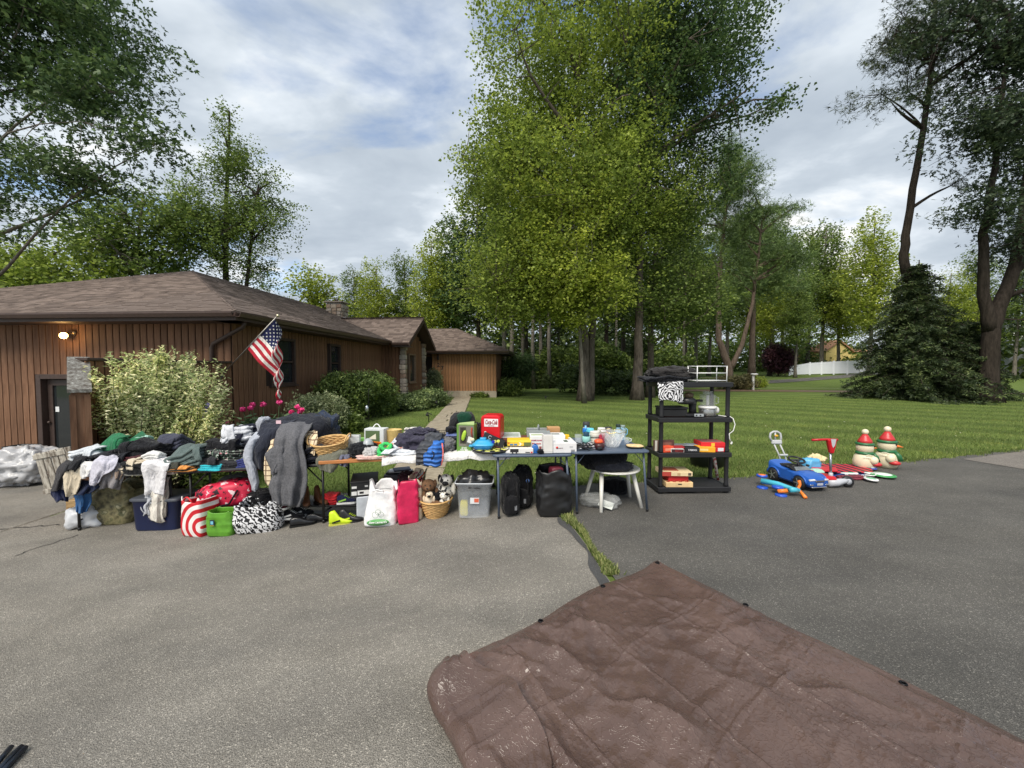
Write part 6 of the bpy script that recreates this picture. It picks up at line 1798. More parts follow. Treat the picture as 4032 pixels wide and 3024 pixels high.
MB().tube([(w * .0 + .035 * math.cos(a_), -.078, .05 + .035 * math.sin(a_)) for a_ in np.linspace(0, 2 * math.pi, 14)[:-1]], .004, 5, closed=True).build('emblem_ring', card(c(70, 60, 44)), bk)
gh = thing('green_hose', 'tangle of bright green soft tubing on the plank top', 'toy', (dep(1520, 1760, 4.42).x, 4.42, zb(1520, 4.42)))
M_GH = surf('green_fuzz', c(58, 186, 96), .8, var=.25, scale=60, bump=.6, bscale=200); r_ = rng_(5)
for k in range(3):
 pts = [(.06 * math.cos(a_ * 1.0 + k) * (1.3 + .4 * math.sin(a_ * 2 + k)), .07 * math.sin(a_ + k) * (1.1), .03 + .04 * k + .025 * math.sin(a_ * 3 + k)) for a_ in np.linspace(0, 6.283, 22)[:-1]]
 MB().tube(pts, .022, 8, closed=True).build('loop', M_GH, gh)
MB().tube([(.02, -.03, .08), (.03, -.04, .12), (.05, -.03, .14)], .006, 6).build('stalk', plastic(c(190, 220, 80)), gh)
x, w, h = span(1690, 1762, 1698, 4.90, zb(1725, 4.9))
wbk = thing('wire_basket', 'low dark wire basket behind the purple trousers heap', 'basket', (x, 4.90, zb(1725, 4.9)))
M_WIRE = plastic((.03, .026, .022), .5); hw = w / 2 + .02
wm = MB()
for z_ in (.02, h * .55, h): wm.tube([(-hw, -.08, z_), (hw, -.08, z_), (hw, .08, z_), (-hw, .08, z_)], .0035, 5, closed=True)
wm.build('wire_ring', M_WIRE, wbk)
wm = MB()
for i in range(13):
 xx = lerp(-hw, hw, i / 12)
 wm.tube([(xx, -.08, h), (xx, -.08, .02), (xx, .08, .02), (xx, .08, h)], .0025, 4)
wm.build('wire_rib', M_WIRE, wbk)
heap('baseball_hat', 'black cap in front of the wire basket', 1714, 1760, 1713, 4.62, zb(1737, 4.62) + .08, .16, c(20, 20, 22), 91, cat='hat', noise=.1)
x, w, h = span(1772, 1868, 1628, 4.72, zb(1820, 4.7))
bp = thing('hiking_pack', 'black and dark green hiking pack standing behind the toy box', 'backpack', (x, 4.74, zb(1820, 4.7)))
V, F = superell(w, .22, h, 92, .6, 36, 20, .12); link('body', mesh_np('body', V, F, True), fabric(c(40, 40, 42)), bp)
V, F = superell(w * .62, .2, h * .42, 93, .7, 30, 14, .10); o = link('top_lid', mesh_np('top_lid', V, F, True), fabric(c(22, 62, 46)), bp); o.location = (.03, -.02, h * .62)
for (a0, a1) in (((-.12, -.12, h * .15), (-.05, -.10, h * .85)), ((.10, -.11, h * .2), (.12, -.08, h * .8)), ((-.02, -.12, h * .1), (.04, -.12, h * .7))):
 MB().tube([a0, ((a0[0] + a1[0]) / 2 - .02, a0[1] - .03, (a0[2] + a1[2]) / 2), a1], .012, 6).build('strap', fabric(c(24, 24, 26)), bp)
x, w, h = span(1770, 1800, 1683, 4.52, zb(1785, 4.5))
heap('goggle_case', 'black rolled pouch on top of the periwinkle shirt', 1752, 1795, 1682, 4.50, zb(1780, 4.5) + .20, .12, c(26, 27, 32), 94, cat='pouch', noise=.12)
y = 4.34; x, w, h = span(1800, 1872, 1672, y, zb(1836, y))
gb_ = carton('toy_carton', 'green cardboard toy carton with clear plastic window', 'box', (x, y + .06, zb(1836, y)), (w, .12, h), c(96, 140, 58), rz=-.20,
 panels=[('f', .13, .98, .20, .97, c(120, 118, 104)), ('f', .55, .97, .22, .60, c(150, 175, 205)), ('f', .20, .55, .30, .90, c(70, 64, 54))],
 texts=[('f', 'EYE', .04, .44, .125, c(232, 234, 226), .06), ('f', 'STOPS', .04, .44, .055, c(232, 234, 226), .09)])
V, F = superell(.045, .03, .12, 95, .9, 16, 10, .1); o = link('toy_figure', mesh_np('toy_figure', V, F, True), plastic(c(170, 205, 60)), gb_); o.location = (-.03, -.075, h * .42); o.rotation_euler = (0, .3, 0)
MB().box((.055, -.0635, h * .45), (.05, .004, .07), rotm(0, .25, 0)).build('print', card(c(220, 220, 214)), gb_)
MB().lathe([(.024, 0), (.024, .003)], (.085, -.0645, h * .46), 16, axis=rotm(R(90))).build('price_tag', card(c(232, 224, 190)), gb_)
MB().tube([(.085, -.066, h * .55), (.075, -.067, h * .72), (.08, -.066, h * .9)], .009, 6).build('strap', fabric(c(170, 70, 50)), gb_)
o = MB(); o.extr([(-w / 2, -.06, h), (w / 2, -.06, h), (w / 2 - .01, -.02, h + .035), (-w / 2 + .02, -.02, h + .012)], (0, .012, 0)); o.build('flap', card(c(150, 170, 110)), gb_)
heap('camera_straps', 'tangle of black straps and buckles beside the red cooler', 1862, 1908, 1680, 4.55, zb(1885, 4.55), .16, c(24, 24, 26), 96, cat='straps', noise=.35)
y = 4.42; x, w, h = span(1898, 1978, 1636, y, zb(1938, y)); zf = zb(1938, y)
fr = thing('mini_cooler', 'small red retro drinks cooler with white script panel', 'cooler', (x, y + .13, zf)); fr.rotation_euler = (0, 0, -.16)
M_COKE = plastic(c(206, 22, 34), .28)
def rbox(w, d, h, r, n=5):
 poly = []
 for (cx_, cz_, a0) in ((w / 2 - r, h - r, 0), (-w / 2 + r, h - r, 90)):
  for k in range(n): a = R(a0 + 90 * k / (n - 1)); poly.append((cx_ + r * math.cos(a), -d / 2, cz_ + r * math.sin(a)))
 poly += [(-w / 2, -d / 2, 0), (w / 2, -d / 2, 0)]
 return MB().extr(poly, (0, d, 0))
o = rbox(w, .22, h, .045).build('body', M_COKE, fr); o.modifiers.new('b', 'BEVEL').width = .006
o = rbox(w * .95, .035, h * .93, .04).build('door', M_COKE, fr); o.location = (.004, -.128, .02); o.modifiers.new('b', 'BEVEL').width = .008
MB().box((.012, -.147, h * .785), (w * .70, .004, h * .235), bev=.0015).build('sign_panel', card(c(232, 226, 226)), fr)
text_part('Coca-Cola', .075, card(c(150, 22, 36)), fr, (.012, -.1505, h * .80), (R(90), 0, 0), shear=.35, width=w * .60, bold=.0016)
text_part('ICE COLD', .014, card(c(150, 22, 36)), fr, (.012, -.1505, h * .70), (R(90), 0, 0), width=w * .3)
mb = MB(); mb.box((-.055, -.152, h * .47), (.032, .022, .045), bev=.006).tube([(-.055, -.165, h * .50), (-.035, -.172, h * .46)], .006, 6); mb.build('latch', metal(c(190, 190, 190)), fr)
y = 4.32; x, w, h = span(1890, 1980, 1700, y, zb(1935, y))
carton('black_carton', 'black glossy carton leaning askew against the red cooler', 'box', (x, y + .06, zb(1935, y) + .055), (w * .98, .11, .105), c(30, 31, 36), tilt=(-.12, .42), rz=-.05, panels=[('f', .02, .98, .03, .16, c(80, 40, 44)), ('f', .68, .80, .45, .7, c(52, 54, 60))])
MB().tube([(.0, 0, 0)] and [(-.05 + .018 * math.cos(a_), -.058, .072 + .018 * math.sin(a_)) for a_ in np.linspace(.6, 5.6, 12)], .004, 5).build('printed_ring', card(c(180, 182, 186)), bpy.data.objects['black_carton'])
carton('brown_carton', 'flat brown carton under the leaning black one', 'box', (x - .01, y + .09, zb(1935, y)), (w * 1.05, .13, .05), c(128, 92, 70))
y = 4.20
dcx = dep(1932, 1790, 4.30).x; zd = plank_z(dcx) + .022
db = thing('dart_board', 'round dartboard lying flat with yellow and black segments', 'dartboard', (dcx, 4.33, zd)); db.rotation_euler = (0.02, 0, 0)
rD = .215
MB().lathe([(rD, -.012), (rD + .004, 0), (rD, .012), (rD * .985, .012), (rD * .98, .006), (0, .006)], n=40).build('board', plastic((.014, .014, .016)), db)
sg = [MB(), MB(), MB()]
for k in range(20):
 a0, a1 = 2 * math.pi * k / 20, 2 * math.pi * (k + 1) / 20
 for (r0_, r1_, ci) in ((.12, .54, k % 2), (.56, .62, (k + 1) % 2), (.64, .90, k % 2), (.92, .97, 2 if k % 2 else 0)):
  if ci == 1 and r0_ in (.12, .64): continue
  pts = [(rD * r_q * math.cos(a_), rD * r_q * math.sin(a_), .0075) for r_q, a_ in ((r0_, a0), (r1_, a0), (r1_, (a0 + a1) / 2), (r1_, a1), (r0_, a1), (r0_, (a0 + a1) / 2))]
  sg[ci].add(pts, [tuple(range(6))])
sg[0].build('yellow_segment', card(c(214, 214, 110)), db); sg[1].build('black_segment', card(c(50, 52, 80)), db); sg[2].build('white_segment', card(c(220, 222, 226)), db)
x, w, h = span(1862, 1942, 1742, 4.28, zd + .01)
ds = thing('lidded_dish', 'turquoise lidded plastic dish sitting on the dartboard', 'dish', (x, 4.30, zd + .008))
M_TQ = plastic(c(52, 158, 205), .35)
def rsq(w, d, prof, n=32, e=.55):
 vs_, fs = [], []
 f = lambda a, p: math.copysign(abs(a) ** p, a)
 for (k, z_) in prof:
  for i in range(n): a = 2 * math.pi * i / n; vs_.append((f(math.cos(a), e) * w / 2 * k, f(math.sin(a), e) * d / 2 * k, z_))
 for j in range(len(prof) - 1):
  for i in range(n): l = (i + 1) % n; fs.append((j * n + i, j * n + l, (j + 1) * n + l, (j + 1) * n + i))
 fs.append(tuple((len(prof) - 1) * n + i for i in range(n)))
 return MB().add(vs_, fs, True)
rsq(w, .2, [(.8, 0), (.95, .02), (1.0, .045)]).build('base', plastic(c(46, 130, 200), .35), ds)
rsq(w, .2, [(1.05, .042), (1.05, .056), (.9, .062), (.78, .082), (.62, .092), (.60, .096), (.3, .098)]).build('lid', M_TQ, ds)
rsq(w * .3, .06, [(1.0, .096), (1.1, .118), (.9, .122)]).build('knob', M_TQ, ds)
MB().box((-w * .58, 0, .03), (.05, .07, .02), bev=.006).build('grip', M_TQ, ds)
for k, (u, col) in enumerate(((1941, (40, 60, 190)), (1948, (226, 220, 120)), (1961, (232, 236, 120)))):
 q = dep(u, 1785, 4.28 + .02 * k); base_ = Vector((q.x, q.y, zd + .012))
 dt = thing('dart', ('blue' if k == 0 else ('yellow winged' if k == 1 else 'lime winged')) + ' dart standing in the dartboard', 'dart', base_, 0, 'darts in the board')
 MB().tube([(0, 0, 0), (0, 0, .025), (.002, 0, .03), (.003, 0, .055)], [.001, .001, .0035, .003], 6).build('barrel', metal(c(150, 150, 150)), dt)
 fm = MB()
 for a in (0, math.pi / 2):
  ca, sa = math.cos(a) * .016, math.sin(a) * .016
  fm.add([(.003, 0, .05), (.003 + ca, sa, .066), (.004 + ca, sa, .085), (.004, 0, .092), (.004 - ca, -sa, .085), (.003 - ca, -sa, .066)], [tuple(range(6))])
 fm.build('flight', plastic(c(*col)), dt)
# ---- boxed games on the first card table
zc_ = .678
def zA(x): return .68
def bx(name, label, u0, u1, vt, y, zs, dp, col, rz=0., cat='box', **k):
 x, w, h = span(u0, u1, vt, y, zs)
 return carton(name, label, cat, (x, y + dp / 2, zs), (w, dp, h), col, rz=rz, **k)
bx('game_box', 'flat brown wizard board game with orange lettering', 1982, 2092, 1729, 4.42, .745, .26, c(96, 48, 42), texts=[('f', 'Harry Potter', .03, .52, .5, c(222, 130, 70), .20)], panels=[('t', .02, .98, .02, .98, c(112, 66, 54))])
bx('game_box', 'black flat box beneath the wizard board game', 1984, 2100, 1745, 4.40, .68, .28, c(34, 30, 32))
fx = dep(2010, 1716, 4.66)
pf = thing('framed_picture', 'glass picture frame with pale edge lying behind the wizard game', 'frame', (fx.x, 4.62, .79)); pf.rotation_euler = (.10, .0, .05)
fm = MB()
for (cx_, cy_, sx, sy) in ((0, -.10, .24, .02), (0, .10, .24, .02), (-.11, 0, .02, .18), (.11, 0, .02, .18)): fm.box((cx_, cy_, .008), (sx, sy, .016), bev=.003)
fm.build('border', card(c(196, 200, 196)), pf); MB().box((0, 0, .006), (.2, .18, .004)).build('glass', glass_mat('frame_glass', (.5, .56, .5), .8, .08), pf)
bx('brick_set_box', 'bright yellow toy brick set box', 1997, 2090, 1733, 4.20, .752, .16, c(232, 190, 42), rz=.02,
 panels=[('f', .0, 1.0, .62, .99, c(236, 214, 66)), ('f', .70, 1.0, .02, .60, c(96, 104, 58)), ('f', .02, .09, .42, .60, c(214, 40, 36)), ('f', .11, .25, .10, .38, c(72, 118, 160)), ('f', .28, .42, .10, .38, c(72, 118, 160))], texts=[('f', '3', .05, .53, .30, c(246, 244, 226), .025), ('f', 'in1', .02, .60, .34, c(246, 244, 226), .02)])
bx('robot_set_box', 'white toy brick box with black robot picture', 2006, 2100, 1766, 4.13, .682, .18, c(224, 222, 216), panels=[('f', .03, .38, .28, .92, c(38, 36, 38)), ('f', .10, .16, .05, .28, c(50, 48, 50)), ('f', .26, .32, .05, .28, c(50, 48, 50)), ('f', .67, .86, .16, .34, c(36, 36, 38)), ('f', .89, .97, .12, .40, c(206, 52, 44))])
x, w, h = span(2096, 2119, 1752, 4.16, .68)
bb = thing('blue_bottle', 'squat blue plastic bottle standing beside the robot box', 'bottle', (x, 4.18, .68))
rsq(w * 1.2, .05, [(.85, 0), (1.0, .03), (1.0, h * .6), (.75, h * .9), (.6, h)], 20).build('body', plastic(c(44, 104, 176)), bb); MB().lathe([(.012, 0), (.012, .012)], (0, 0, h), 10).build('cap', plastic(c(30, 70, 140)), bb)
bx('console_box', 'white electronics box with pink lettering behind the tall white one', 2086, 2150, 1717, 4.24, .68, .2, c(226, 226, 224), texts=[('f', 'HOME GAME', .02, .42, .72, c(170, 60, 90), .12), ('f', 'Pixtab', .02, .42, .52, c(190, 60, 60), .10)], panels=[('t', .1, .9, .2, .6, c(180, 190, 150)), ('f', .35, .5, .12, .34, c(70, 60, 60)), ('f', .58, .72, .12, .34, c(150, 80, 80)), ('l', .0, 1., .0, 1., c(150, 190, 130))])
bx('tall_white_box', 'tall plain white and grey box standing upright', 2138, 2176, 1712, 4.14, .682, .11, c(216, 214, 210), panels=[('t', .08, .92, .1, .9, c(150, 152, 154)), ('f', .06, .94, .10, .94, c(224, 220, 214))], rz=.1)
x, w, h = span(2076, 2162, 1694, 4.62, .68)
cd = thing('cutlery_caddy', 'grey plastic caddy tray with arched handle', 'caddy', (x, 4.66, .68)); M_CD = plastic(c(150, 156, 156), .4)
cm = MB()
for (cx_, cy_, sx, sy) in ((0, -.11, w, .01), (0, .11, w, .01), (-w / 2, 0, .01, .22), (w / 2, 0, .01, .22), (0, 0, .008, .2)): cm.box((cx_, cy_, h / 2), (sx, sy, h), bev=.002)
cm.box((0, 0, .01), (w, .22, .01)); cm.build('tray', M_CD, cd)
MB().tube([(0, -.02, h * .4), (0, -.02, h + .04), (.005, -.01, h + .06), (.012, .01, h + .05), (.012, .015, h * .9)], .009, 7).build('handle', M_CD, cd)
MB().tube([(-w / 2, -.11, h), (w / 2, -.11, h), (w / 2, .11, h), (-w / 2, .11, h)], .008, 6, closed=True).build('rim', plastic(c(170, 176, 176)), cd)
bx('cardboard_box', 'small brown cardboard box behind the white boxes', 2156, 2206, 1684, 4.68, .68, .14, c(186, 142, 96), texts=[('f', 'Collectible', .014, .6, .38, c(120, 80, 50), .08)], panels=[('t', .0, 1., .46, .54, c(206, 170, 120))])
bx('webcam_box', 'white box with dark gadget picture behind the router box', 2160, 2226, 1714, 4.40, .68, .2, c(228, 228, 226), panels=[('t', .2, .7, .3, .6, c(90, 96, 90)), ('f', .12, .6, .10, .42, c(52, 50, 52))])
bx('router_box', 'wide white carton with small red round mark', 2176, 2270, 1744, 4.16, .682, .22, c(224, 222, 222), rz=.03, panels=[('t', .52, .68, .25, .75, c(86, 100, 86)), ('f', .70, .84, .52, .70, c(190, 190, 192)), ('f', .76, .92, .16, .34, c(140, 140, 142))], texts=[('f', 'motorola', .014, .32, .5, c(150, 130, 130), .05)])
rb = bpy.data.objects['router_box']; MB().lathe([(.013, 0), (.013, .003)], (-.085, -.111, .06), 18, axis=rotm(R(90))).build('round_mark', card(c(206, 52, 44)), rb)
bx('yellow_case', 'yellow plastic case at the back of the boxes', 2218, 2242, 1713, 4.52, .70, .06, c(238, 190, 30), cat='case')
heap('cable_bundle', 'small black cable bundle in front of the console box', 2118, 2140, 1772, 4.12, .682, .06, c(26, 26, 28), 98, cat='cables', noise=.3)
bx('white_candle', 'white spindle candlestick beside the leaning black carton', 1972, 1984, 1735, 4.34, .69, .03, c(226, 224, 220), cat='candlestick')
# ---- second card table: cups, bowl, cables
zB = .70
def cup(name, label, u0, u1, vt, y, bands, cat='cup', lidcol=None, handle=False, mat=None):
 x, w, h = span(u0, u1, vt, y, zB); r_ = w / 2
 root = thing(name, label, cat, (x, y, zB))
 for i, (t0, t1, r0_, r1_, col) in enumerate(bands):
  m_ = col if not isinstance(col, tuple) else plastic(c(*col), .35)
  MB().lathe([(r_ * r0_ * .97, h * t0), (r_ * r0_, h * (t0 + .01)), (r_ * r1_, h * (t1 - .01)), (r_ * r1_ * .96, h * t1)], n=20).build('body' if i == 0 else ('lid' if i == len(bands) - 1 else 'band'), m_, root)
 if handle: MB().tube([(r_ * .9, 0, h * .8), (r_ * 1.55, 0, h * .7), (r_ * 1.5, 0, h * .4), (r_ * .85, 0, h * .3)], .006, 6).build('handle', plastic(c(*handle)), root)
 return root
CLR = glass_mat('clear_plastic', (.86, .92, .95), .22, .05)
cup('travel_tumbler', 'grey tumbler with black lid at the back of the cups', 2295, 2322, 1661, 4.78, [(0, .62, .8, .92, (150, 156, 158)), (.62, .74, .94, .96, (196, 198, 198)), (.74, 1, 1, 1, (62, 64, 66))])
cup('spout_bottle', 'clear bottle with blue spout lid', 2294, 2318, 1676, 4.62, [(0, .6, .8, .9, CLR), (.6, .85, 1, .95, (36, 118, 200)), (.85, 1, .4, .3, (150, 210, 240))], 'bottle')
cup('ice_cup', 'pale blue cup with turquoise lid', 2308, 2340, 1686, 4.52, [(0, .72, .72, .92, (150, 214, 222)), (.72, .88, 1, 1, (86, 192, 214)), (.88, 1, .92, .86, (110, 206, 226))])
cup('mint_cup', 'dark teal and mint collapsible cup', 2293, 2324, 1701, 4.40, [(0, .35, .8, .92, (32, 66, 70)), (.35, .72, 1, 1, (150, 208, 200)), (.72, 1, .8, .7, (30, 70, 92))])
cup('cream_cup', 'cream insulated travel cup with open sip lid', 2322, 2363, 1697, 4.46, [(0, .55, .72, .84, (200, 198, 186)), (.55, .62, .86, .86, (140, 138, 130)), (.62, .88, .98, 1, (216, 214, 202)), (.88, 1, .98, .92, (226, 224, 212))])
cup('red_cup', 'red travel cup with white lid', 2352, 2385, 1684, 4.66, [(0, .70, .74, .92, (186, 36, 40)), (.70, .86, 1.02, 1, (232, 230, 226)), (.86, 1, .94, .88, (236, 234, 230))], handle=(186, 36, 40))
cup('red_glass', 'dark red cut glass tumbler behind the bowl', 2358, 2382, 1712, 4.42, [(0, 1, .85, 1, glass_mat('red_glass', (.45, .03, .07), .8, .06))])
cup('charcoal_mug', 'charcoal mug standing behind the glass bowl', 2382, 2409, 1681, 4.72, [(0, 1, .86, 1, (64, 64, 66))])
cup('clear_bottle', 'clear blue water bottle with dark green cap', 2422, 2446, 1670, 4.80, [(0, .7, .9, .95, glass_mat('blue_clear', (.55, .75, .9), .5, .05)), (.7, .84, .6, .6, (150, 190, 210)), (.84, 1, .8, .7, (44, 60, 52))], 'bottle', handle=(150, 190, 215))
cup('clear_jug', 'clear blue sports jug with side handle and pale cap', 2440, 2464, 1674, 4.84, [(0, .75, .95, 1, glass_mat('blue_clear', (.55, .75, .9), .5, .05)), (.75, .88, .65, .6, (170, 200, 205)), (.88, 1, .8, .75, (150, 168, 164))], 'bottle', handle=(120, 180, 220))
cup('jam_jar', 'clear pressed glass jar beside the tangle of cables', 2263, 2292, 1710, 4.44, [(0, 1, .95, 1, CLR)], 'jar')
x, w, h = span(2366, 2464, 1700, 4.36, zB)
bw_ = thing('glass_bowl', 'large swirled clear glass punch bowl with gold rim', 'bowl', (x, 4.40, zB)); R_ = w / 2
M_CRYS = pattern('cut_glass', lambda nt, b: (b.inputs['Base Color'].__setattr__('default_value', (.93, .95, .95, 1)), b.inputs['Roughness'].__setattr__('default_value', .04),
 nt.links.new(_cr(nt, (lambda w_: (w_.inputs['Scale'].__setattr__('default_value', 9.0), w_.inputs['Distortion'].__setattr__('default_value', 6.0), w_.outputs['Fac'])[2])(nt.nodes.new('ShaderNodeTexWave')), [(.3, (.04, .04, .04)), (.8, (.34, .34, .34))]).outputs[0], b.inputs['Alpha'])))
vs_, fs, nn = [], [], 48
prof = [(.42, 0), (.46, .02), (.60, .25), (.80, .55), (.96, .85), (1.0, 1.0)]
for (k, z_) in prof:
 for i in range(nn):
  a = 2 * math.pi * i / nn; wv = 1 + .03 * math.cos(8 * a + z_ * 4) * z_
  vs_.append((R_ * k * wv * math.cos(a), R_ * k * wv * math.sin(a), h * z_ + .006 * math.cos(8 * a) * (z_ > .9)))
for j in range(len(prof) - 1):
 for i in range(nn): l = (i + 1) % nn; fs.append((j * nn + i, j * nn + l, (j + 1) * nn + l, (j + 1) * nn + i))
fs.append(tuple(range(nn))[::-1])
o = MB().add(vs_, fs, True).build('body', M_CRYS, bw_); o.modifiers.new('t', 'SOLIDIFY').thickness = .006
MB().tube(vs_[-nn:], .0035, 5, closed=True).build('rim', metal(c(226, 210, 150), .2), bw_)
sw = MB()
for k in range(12):
 a0 = 2 * math.pi * k / 12
 sw.tube([(R_ * lerp(.46, .95, t) * 1.01 * math.cos(a0 + t * .9), R_ * lerp(.46, .95, t) * 1.01 * math.sin(a0 + t * .9), h * (.04 + .82 * t)) for t in np.linspace(0, 1, 7)], [.002, .005, .006, .006, .005, .004, .002], 5)
sw.build('swirl_rib', glass_mat('glass_rib', (.96, .97, .97), .35, .05), bw_)
cup('punch_cup', 'small clear punch cup next to the bowl', 2456, 2480, 1722, 4.62, [(0, 1, .8, 1, CLR)], handle=(210, 216, 216))
x, w, h = span(2470, 2542, 1747, 4.30, zB)
pl_ = thing('cookie_tray', 'dark scalloped tray of pale biscuits', 'tray', (x, 4.36, zB))
rsq(w, .16, [(.75, 0), (.9, .012), (1.0, .02), (.96, .02), (.8, .010)], 32, .7).build('tray', plastic((.03, .03, .028)), pl_)
V, F = superell(w * .86, .13, .022, 99, .6, 30, 10, .12, nscale=5); o = link('biscuits', mesh_np('biscuits', V, F, True), surf('biscuit', c(226, 196, 146), .8, scale=40), pl_); o.location = (0, 0, .012)
r_ = rng_(8)
cbx = dep(2310, 1760, 4.28)
ct = thing('cable_tangle', 'tangled heap of black cables and chargers', 'cables', (cbx.x, 4.26, zB))
for k in range(16):
 mb = MB(); pts = []; p = Vector((r_.uniform(-.14, .14), r_.uniform(-.07, .07), .01))
 for i in range(9):
  p = Vector((max(-.17, min(.17, p.x + r_.uniform(-.09, .09))), max(-.09, min(.1, p.y + r_.uniform(-.06, .06))), r_.uniform(.008, .085 * (1 - abs(p.x) * 3))))
  pts.append(p)
 P = _cr1(np.array(pts), 30); P[:, 2] = np.maximum(P[:, 2], .005)
 mb.tube([tuple(q) for q in P], .0045, 5); mb.build('cable', plastic((.012, .012, .014), .45) if k % 5 else plastic(c(206, 206, 210)), ct)
for k in range(7):
 MB().box((r_.uniform(-.14, .13), r_.uniform(-.08, .05), .02 + r_.uniform(0, .03)), (.05, .035, .028), rotm(r_.uniform(-.4, .4), r_.uniform(-.4, .4), r_.uniform(0, 3)), bev=.006).build('charger', plastic((.016, .016, .018)) if k % 3 else plastic(c(200, 196, 206)), ct)
x, w, h = span(2336, 2378, 1729, 4.30, zB)
ms = thing('computer_mouse', 'orange topped dark red computer mouse beside the cables', 'mouse', (x, 4.27, zB))
V, F = superell(w, .14, h * .75, 101, .8, 24, 12, .02); link('shell', mesh_np('shell', V, F, True), plastic(c(60, 22, 24)), ms)
V, F = superell(w * .8, .1, h * .5, 102, .8, 24, 12, .02); o = link('top_shell', mesh_np('top_shell', V, F, True), plastic(c(226, 92, 52)), ms); o.location = (-.005, .01, h * .55)
bd = thing('bead_string', 'string of white beads draped over cables', 'beads', (dep(2247, 1720, 4.42).x, 4.42, zB))
bm = MB(); br = MB(); pts = []
for i in range(34):
 t = i / 33; pts.append((-.06 + .11 * t + .02 * math.sin(t * 21), .05 * math.cos(t * 9), .035 + .05 * math.sin(t * math.pi) + .02 * math.sin(t * 17)))
for q in pts: bm.ball(q, .0085, 8)
br.tube(pts, .0015, 4); o = bm.build('bead', plastic(c(232, 230, 210)), bd); o['kind'] = 'stuff'; br.build('thread', plastic(c(90, 90, 60)), bd)
# ================================================================== UNDER THE TABLES
def gy(u, v):            # ground point under a base pixel
 return ground_at(u, v)
def tote_at(name, label, u0, u1, vt, vb, dp, mat, cat='bag', **k):
 g = gy((u0 + u1) / 2, vb); y = g.y + dp * .35
 x, w, h = span(u0, u1, vt, g.y + .02, g.z)
 return tote(name, label, cat, (x, g.y + dp / 2, g.z), (w, dp, h), mat, **k), w, h
g = gy(265, 2068)
carton('timber_block', 'squared weathered timber block under the table end', 'timber', (g.x, g.y + .35, g.z), (.20, .7, .32), c(170, 136, 92), rz=.3, mat=pattern('raw_timber', lambda nt, b: nt.links.new(_cr(nt, _nz(nt, 6, 5, .7, sc3=(1, 1, 5)).outputs[0], [(.3, c(120, 90, 56)), (.7, c(206, 174, 124))]).outputs[0], b.inputs['Base Color'])))
M_CAMO = pattern('camouflage', lambda nt, b: nt.links.new(_cr(nt, _nz(nt, 9, 3, .55).outputs[0], [(.36, c(70, 66, 48)), (.44, c(112, 106, 76)), (.54, c(140, 132, 96)), (.62, c(90, 92, 62)), (.70, c(172, 164, 130))]).outputs[0], b.inputs['Base Color']))
tote_at('camouflage_sack', 'large camouflage cloth sack under the white topped table', 322, 500, 1925, 2072, .42, M_CAMO, noise=.10, e=.6, seed=3, slump=.2, taper=1.02)
hang('denim_scrap', 'faded blue denim hanging beside the camouflage sack', [(295, 350, 1925, 4.70), (292, 352, 1955, 4.68), (294, 345, 1985, 4.68), (300, 330, 2018, 4.68)], fabric(c(58, 100, 150)), 111, folds=2)
g = gy(300, 2088); lump('plastic_sack', 'crumpled white plastic sack on the asphalt', 'bag', (g.x, g.y + .12, g.z), (.34, .22, .26), plastic(c(214, 216, 220), .3), 112, .4, .9, .3)
g = gy(605, 2092); bn = thing('storage_bin', 'dark navy plastic storage bin with grey lid', 'bin', (g.x, g.y + .2, g.z), .0)
x, w, h = span(512, 700, 1968, g.y, g.z)
rsq(w, .40, [(.90, 0), (.92, .02), (.98, h * .9), (1.02, h * .92), (1.02, h * .96)], 36, .22).build('body', plastic(c(24, 34, 70), .4), bn)
rsq(w * 1.05, .43, [(1.0, h * .95), (1.0, h * 1.0), (.95, h * 1.03), (.4, h * 1.03)], 36, .22).build('lid', plastic(c(62, 66, 74), .5), bn)
MB().tube([(-.06, -.205, h * .42), (-.03, -.21, h * .37), (.03, -.21, h * .37), (.06, -.205, h * .42)], .007, 6).build('handle_rib', plastic(c(20, 28, 60), .4), bn)
def _rings(nt, b):
 t = nt.nodes.new('ShaderNodeTexCoord'); w = nt.nodes.new('ShaderNodeTexWave'); w.wave_type = 'RINGS'; w.rings_direction = 'Y'; w.inputs['Scale'].default_value = 3.3; w.inputs['Distortion'].default_value = .6
 mp = nt.nodes.new('ShaderNodeMapping'); mp.inputs['Location'].default_value = (-.16, 0, -.12); nt.links.new(t.outputs['Object'], mp.inputs[0]); nt.links.new(mp.outputs[0], w.inputs[0])
 nt.links.new(_cr(nt, w.outputs['Fac'], [(.46, c(200, 28, 40)), (.50, c(232, 226, 222))]).outputs[0], b.inputs['Base Color']); b.inputs['Roughness'].default_value = .45
M_RING = pattern('red_white_rings', _rings)
b1, w, h = tote_at('striped_tote', 'red tote bag with curving white stripes', 700, 812, 1972, 2117, .26, M_RING, seed=5, rz=-.25, noise=.04, slump=.15, handles=[(-.05, -.10, .06, .14)], hmat=plastic(c(206, 40, 44)))
b2, w, h = tote_at('green_tote', 'bright green tote bag with small square badge', 806, 914, 2012, 2115, .20, surf('green_poly', c(92, 150, 44), .5, bump=.5, bscale=9), seed=6, noise=.05, slump=.1)
MB().box((-.05, -.112, h * .58), (.05, .006, .06)).build('badge', card(c(30, 40, 60)), b2); MB().box((-.05, -.116, h * .58), (.03, .004, .035)).build('badge_emblem', card(c(120, 190, 210)), b2)
text_part('ALDI', .014, card(c(220, 190, 90)), b2, (-.05, -.117, h * .47), (R(90), 0, 0), width=.04)
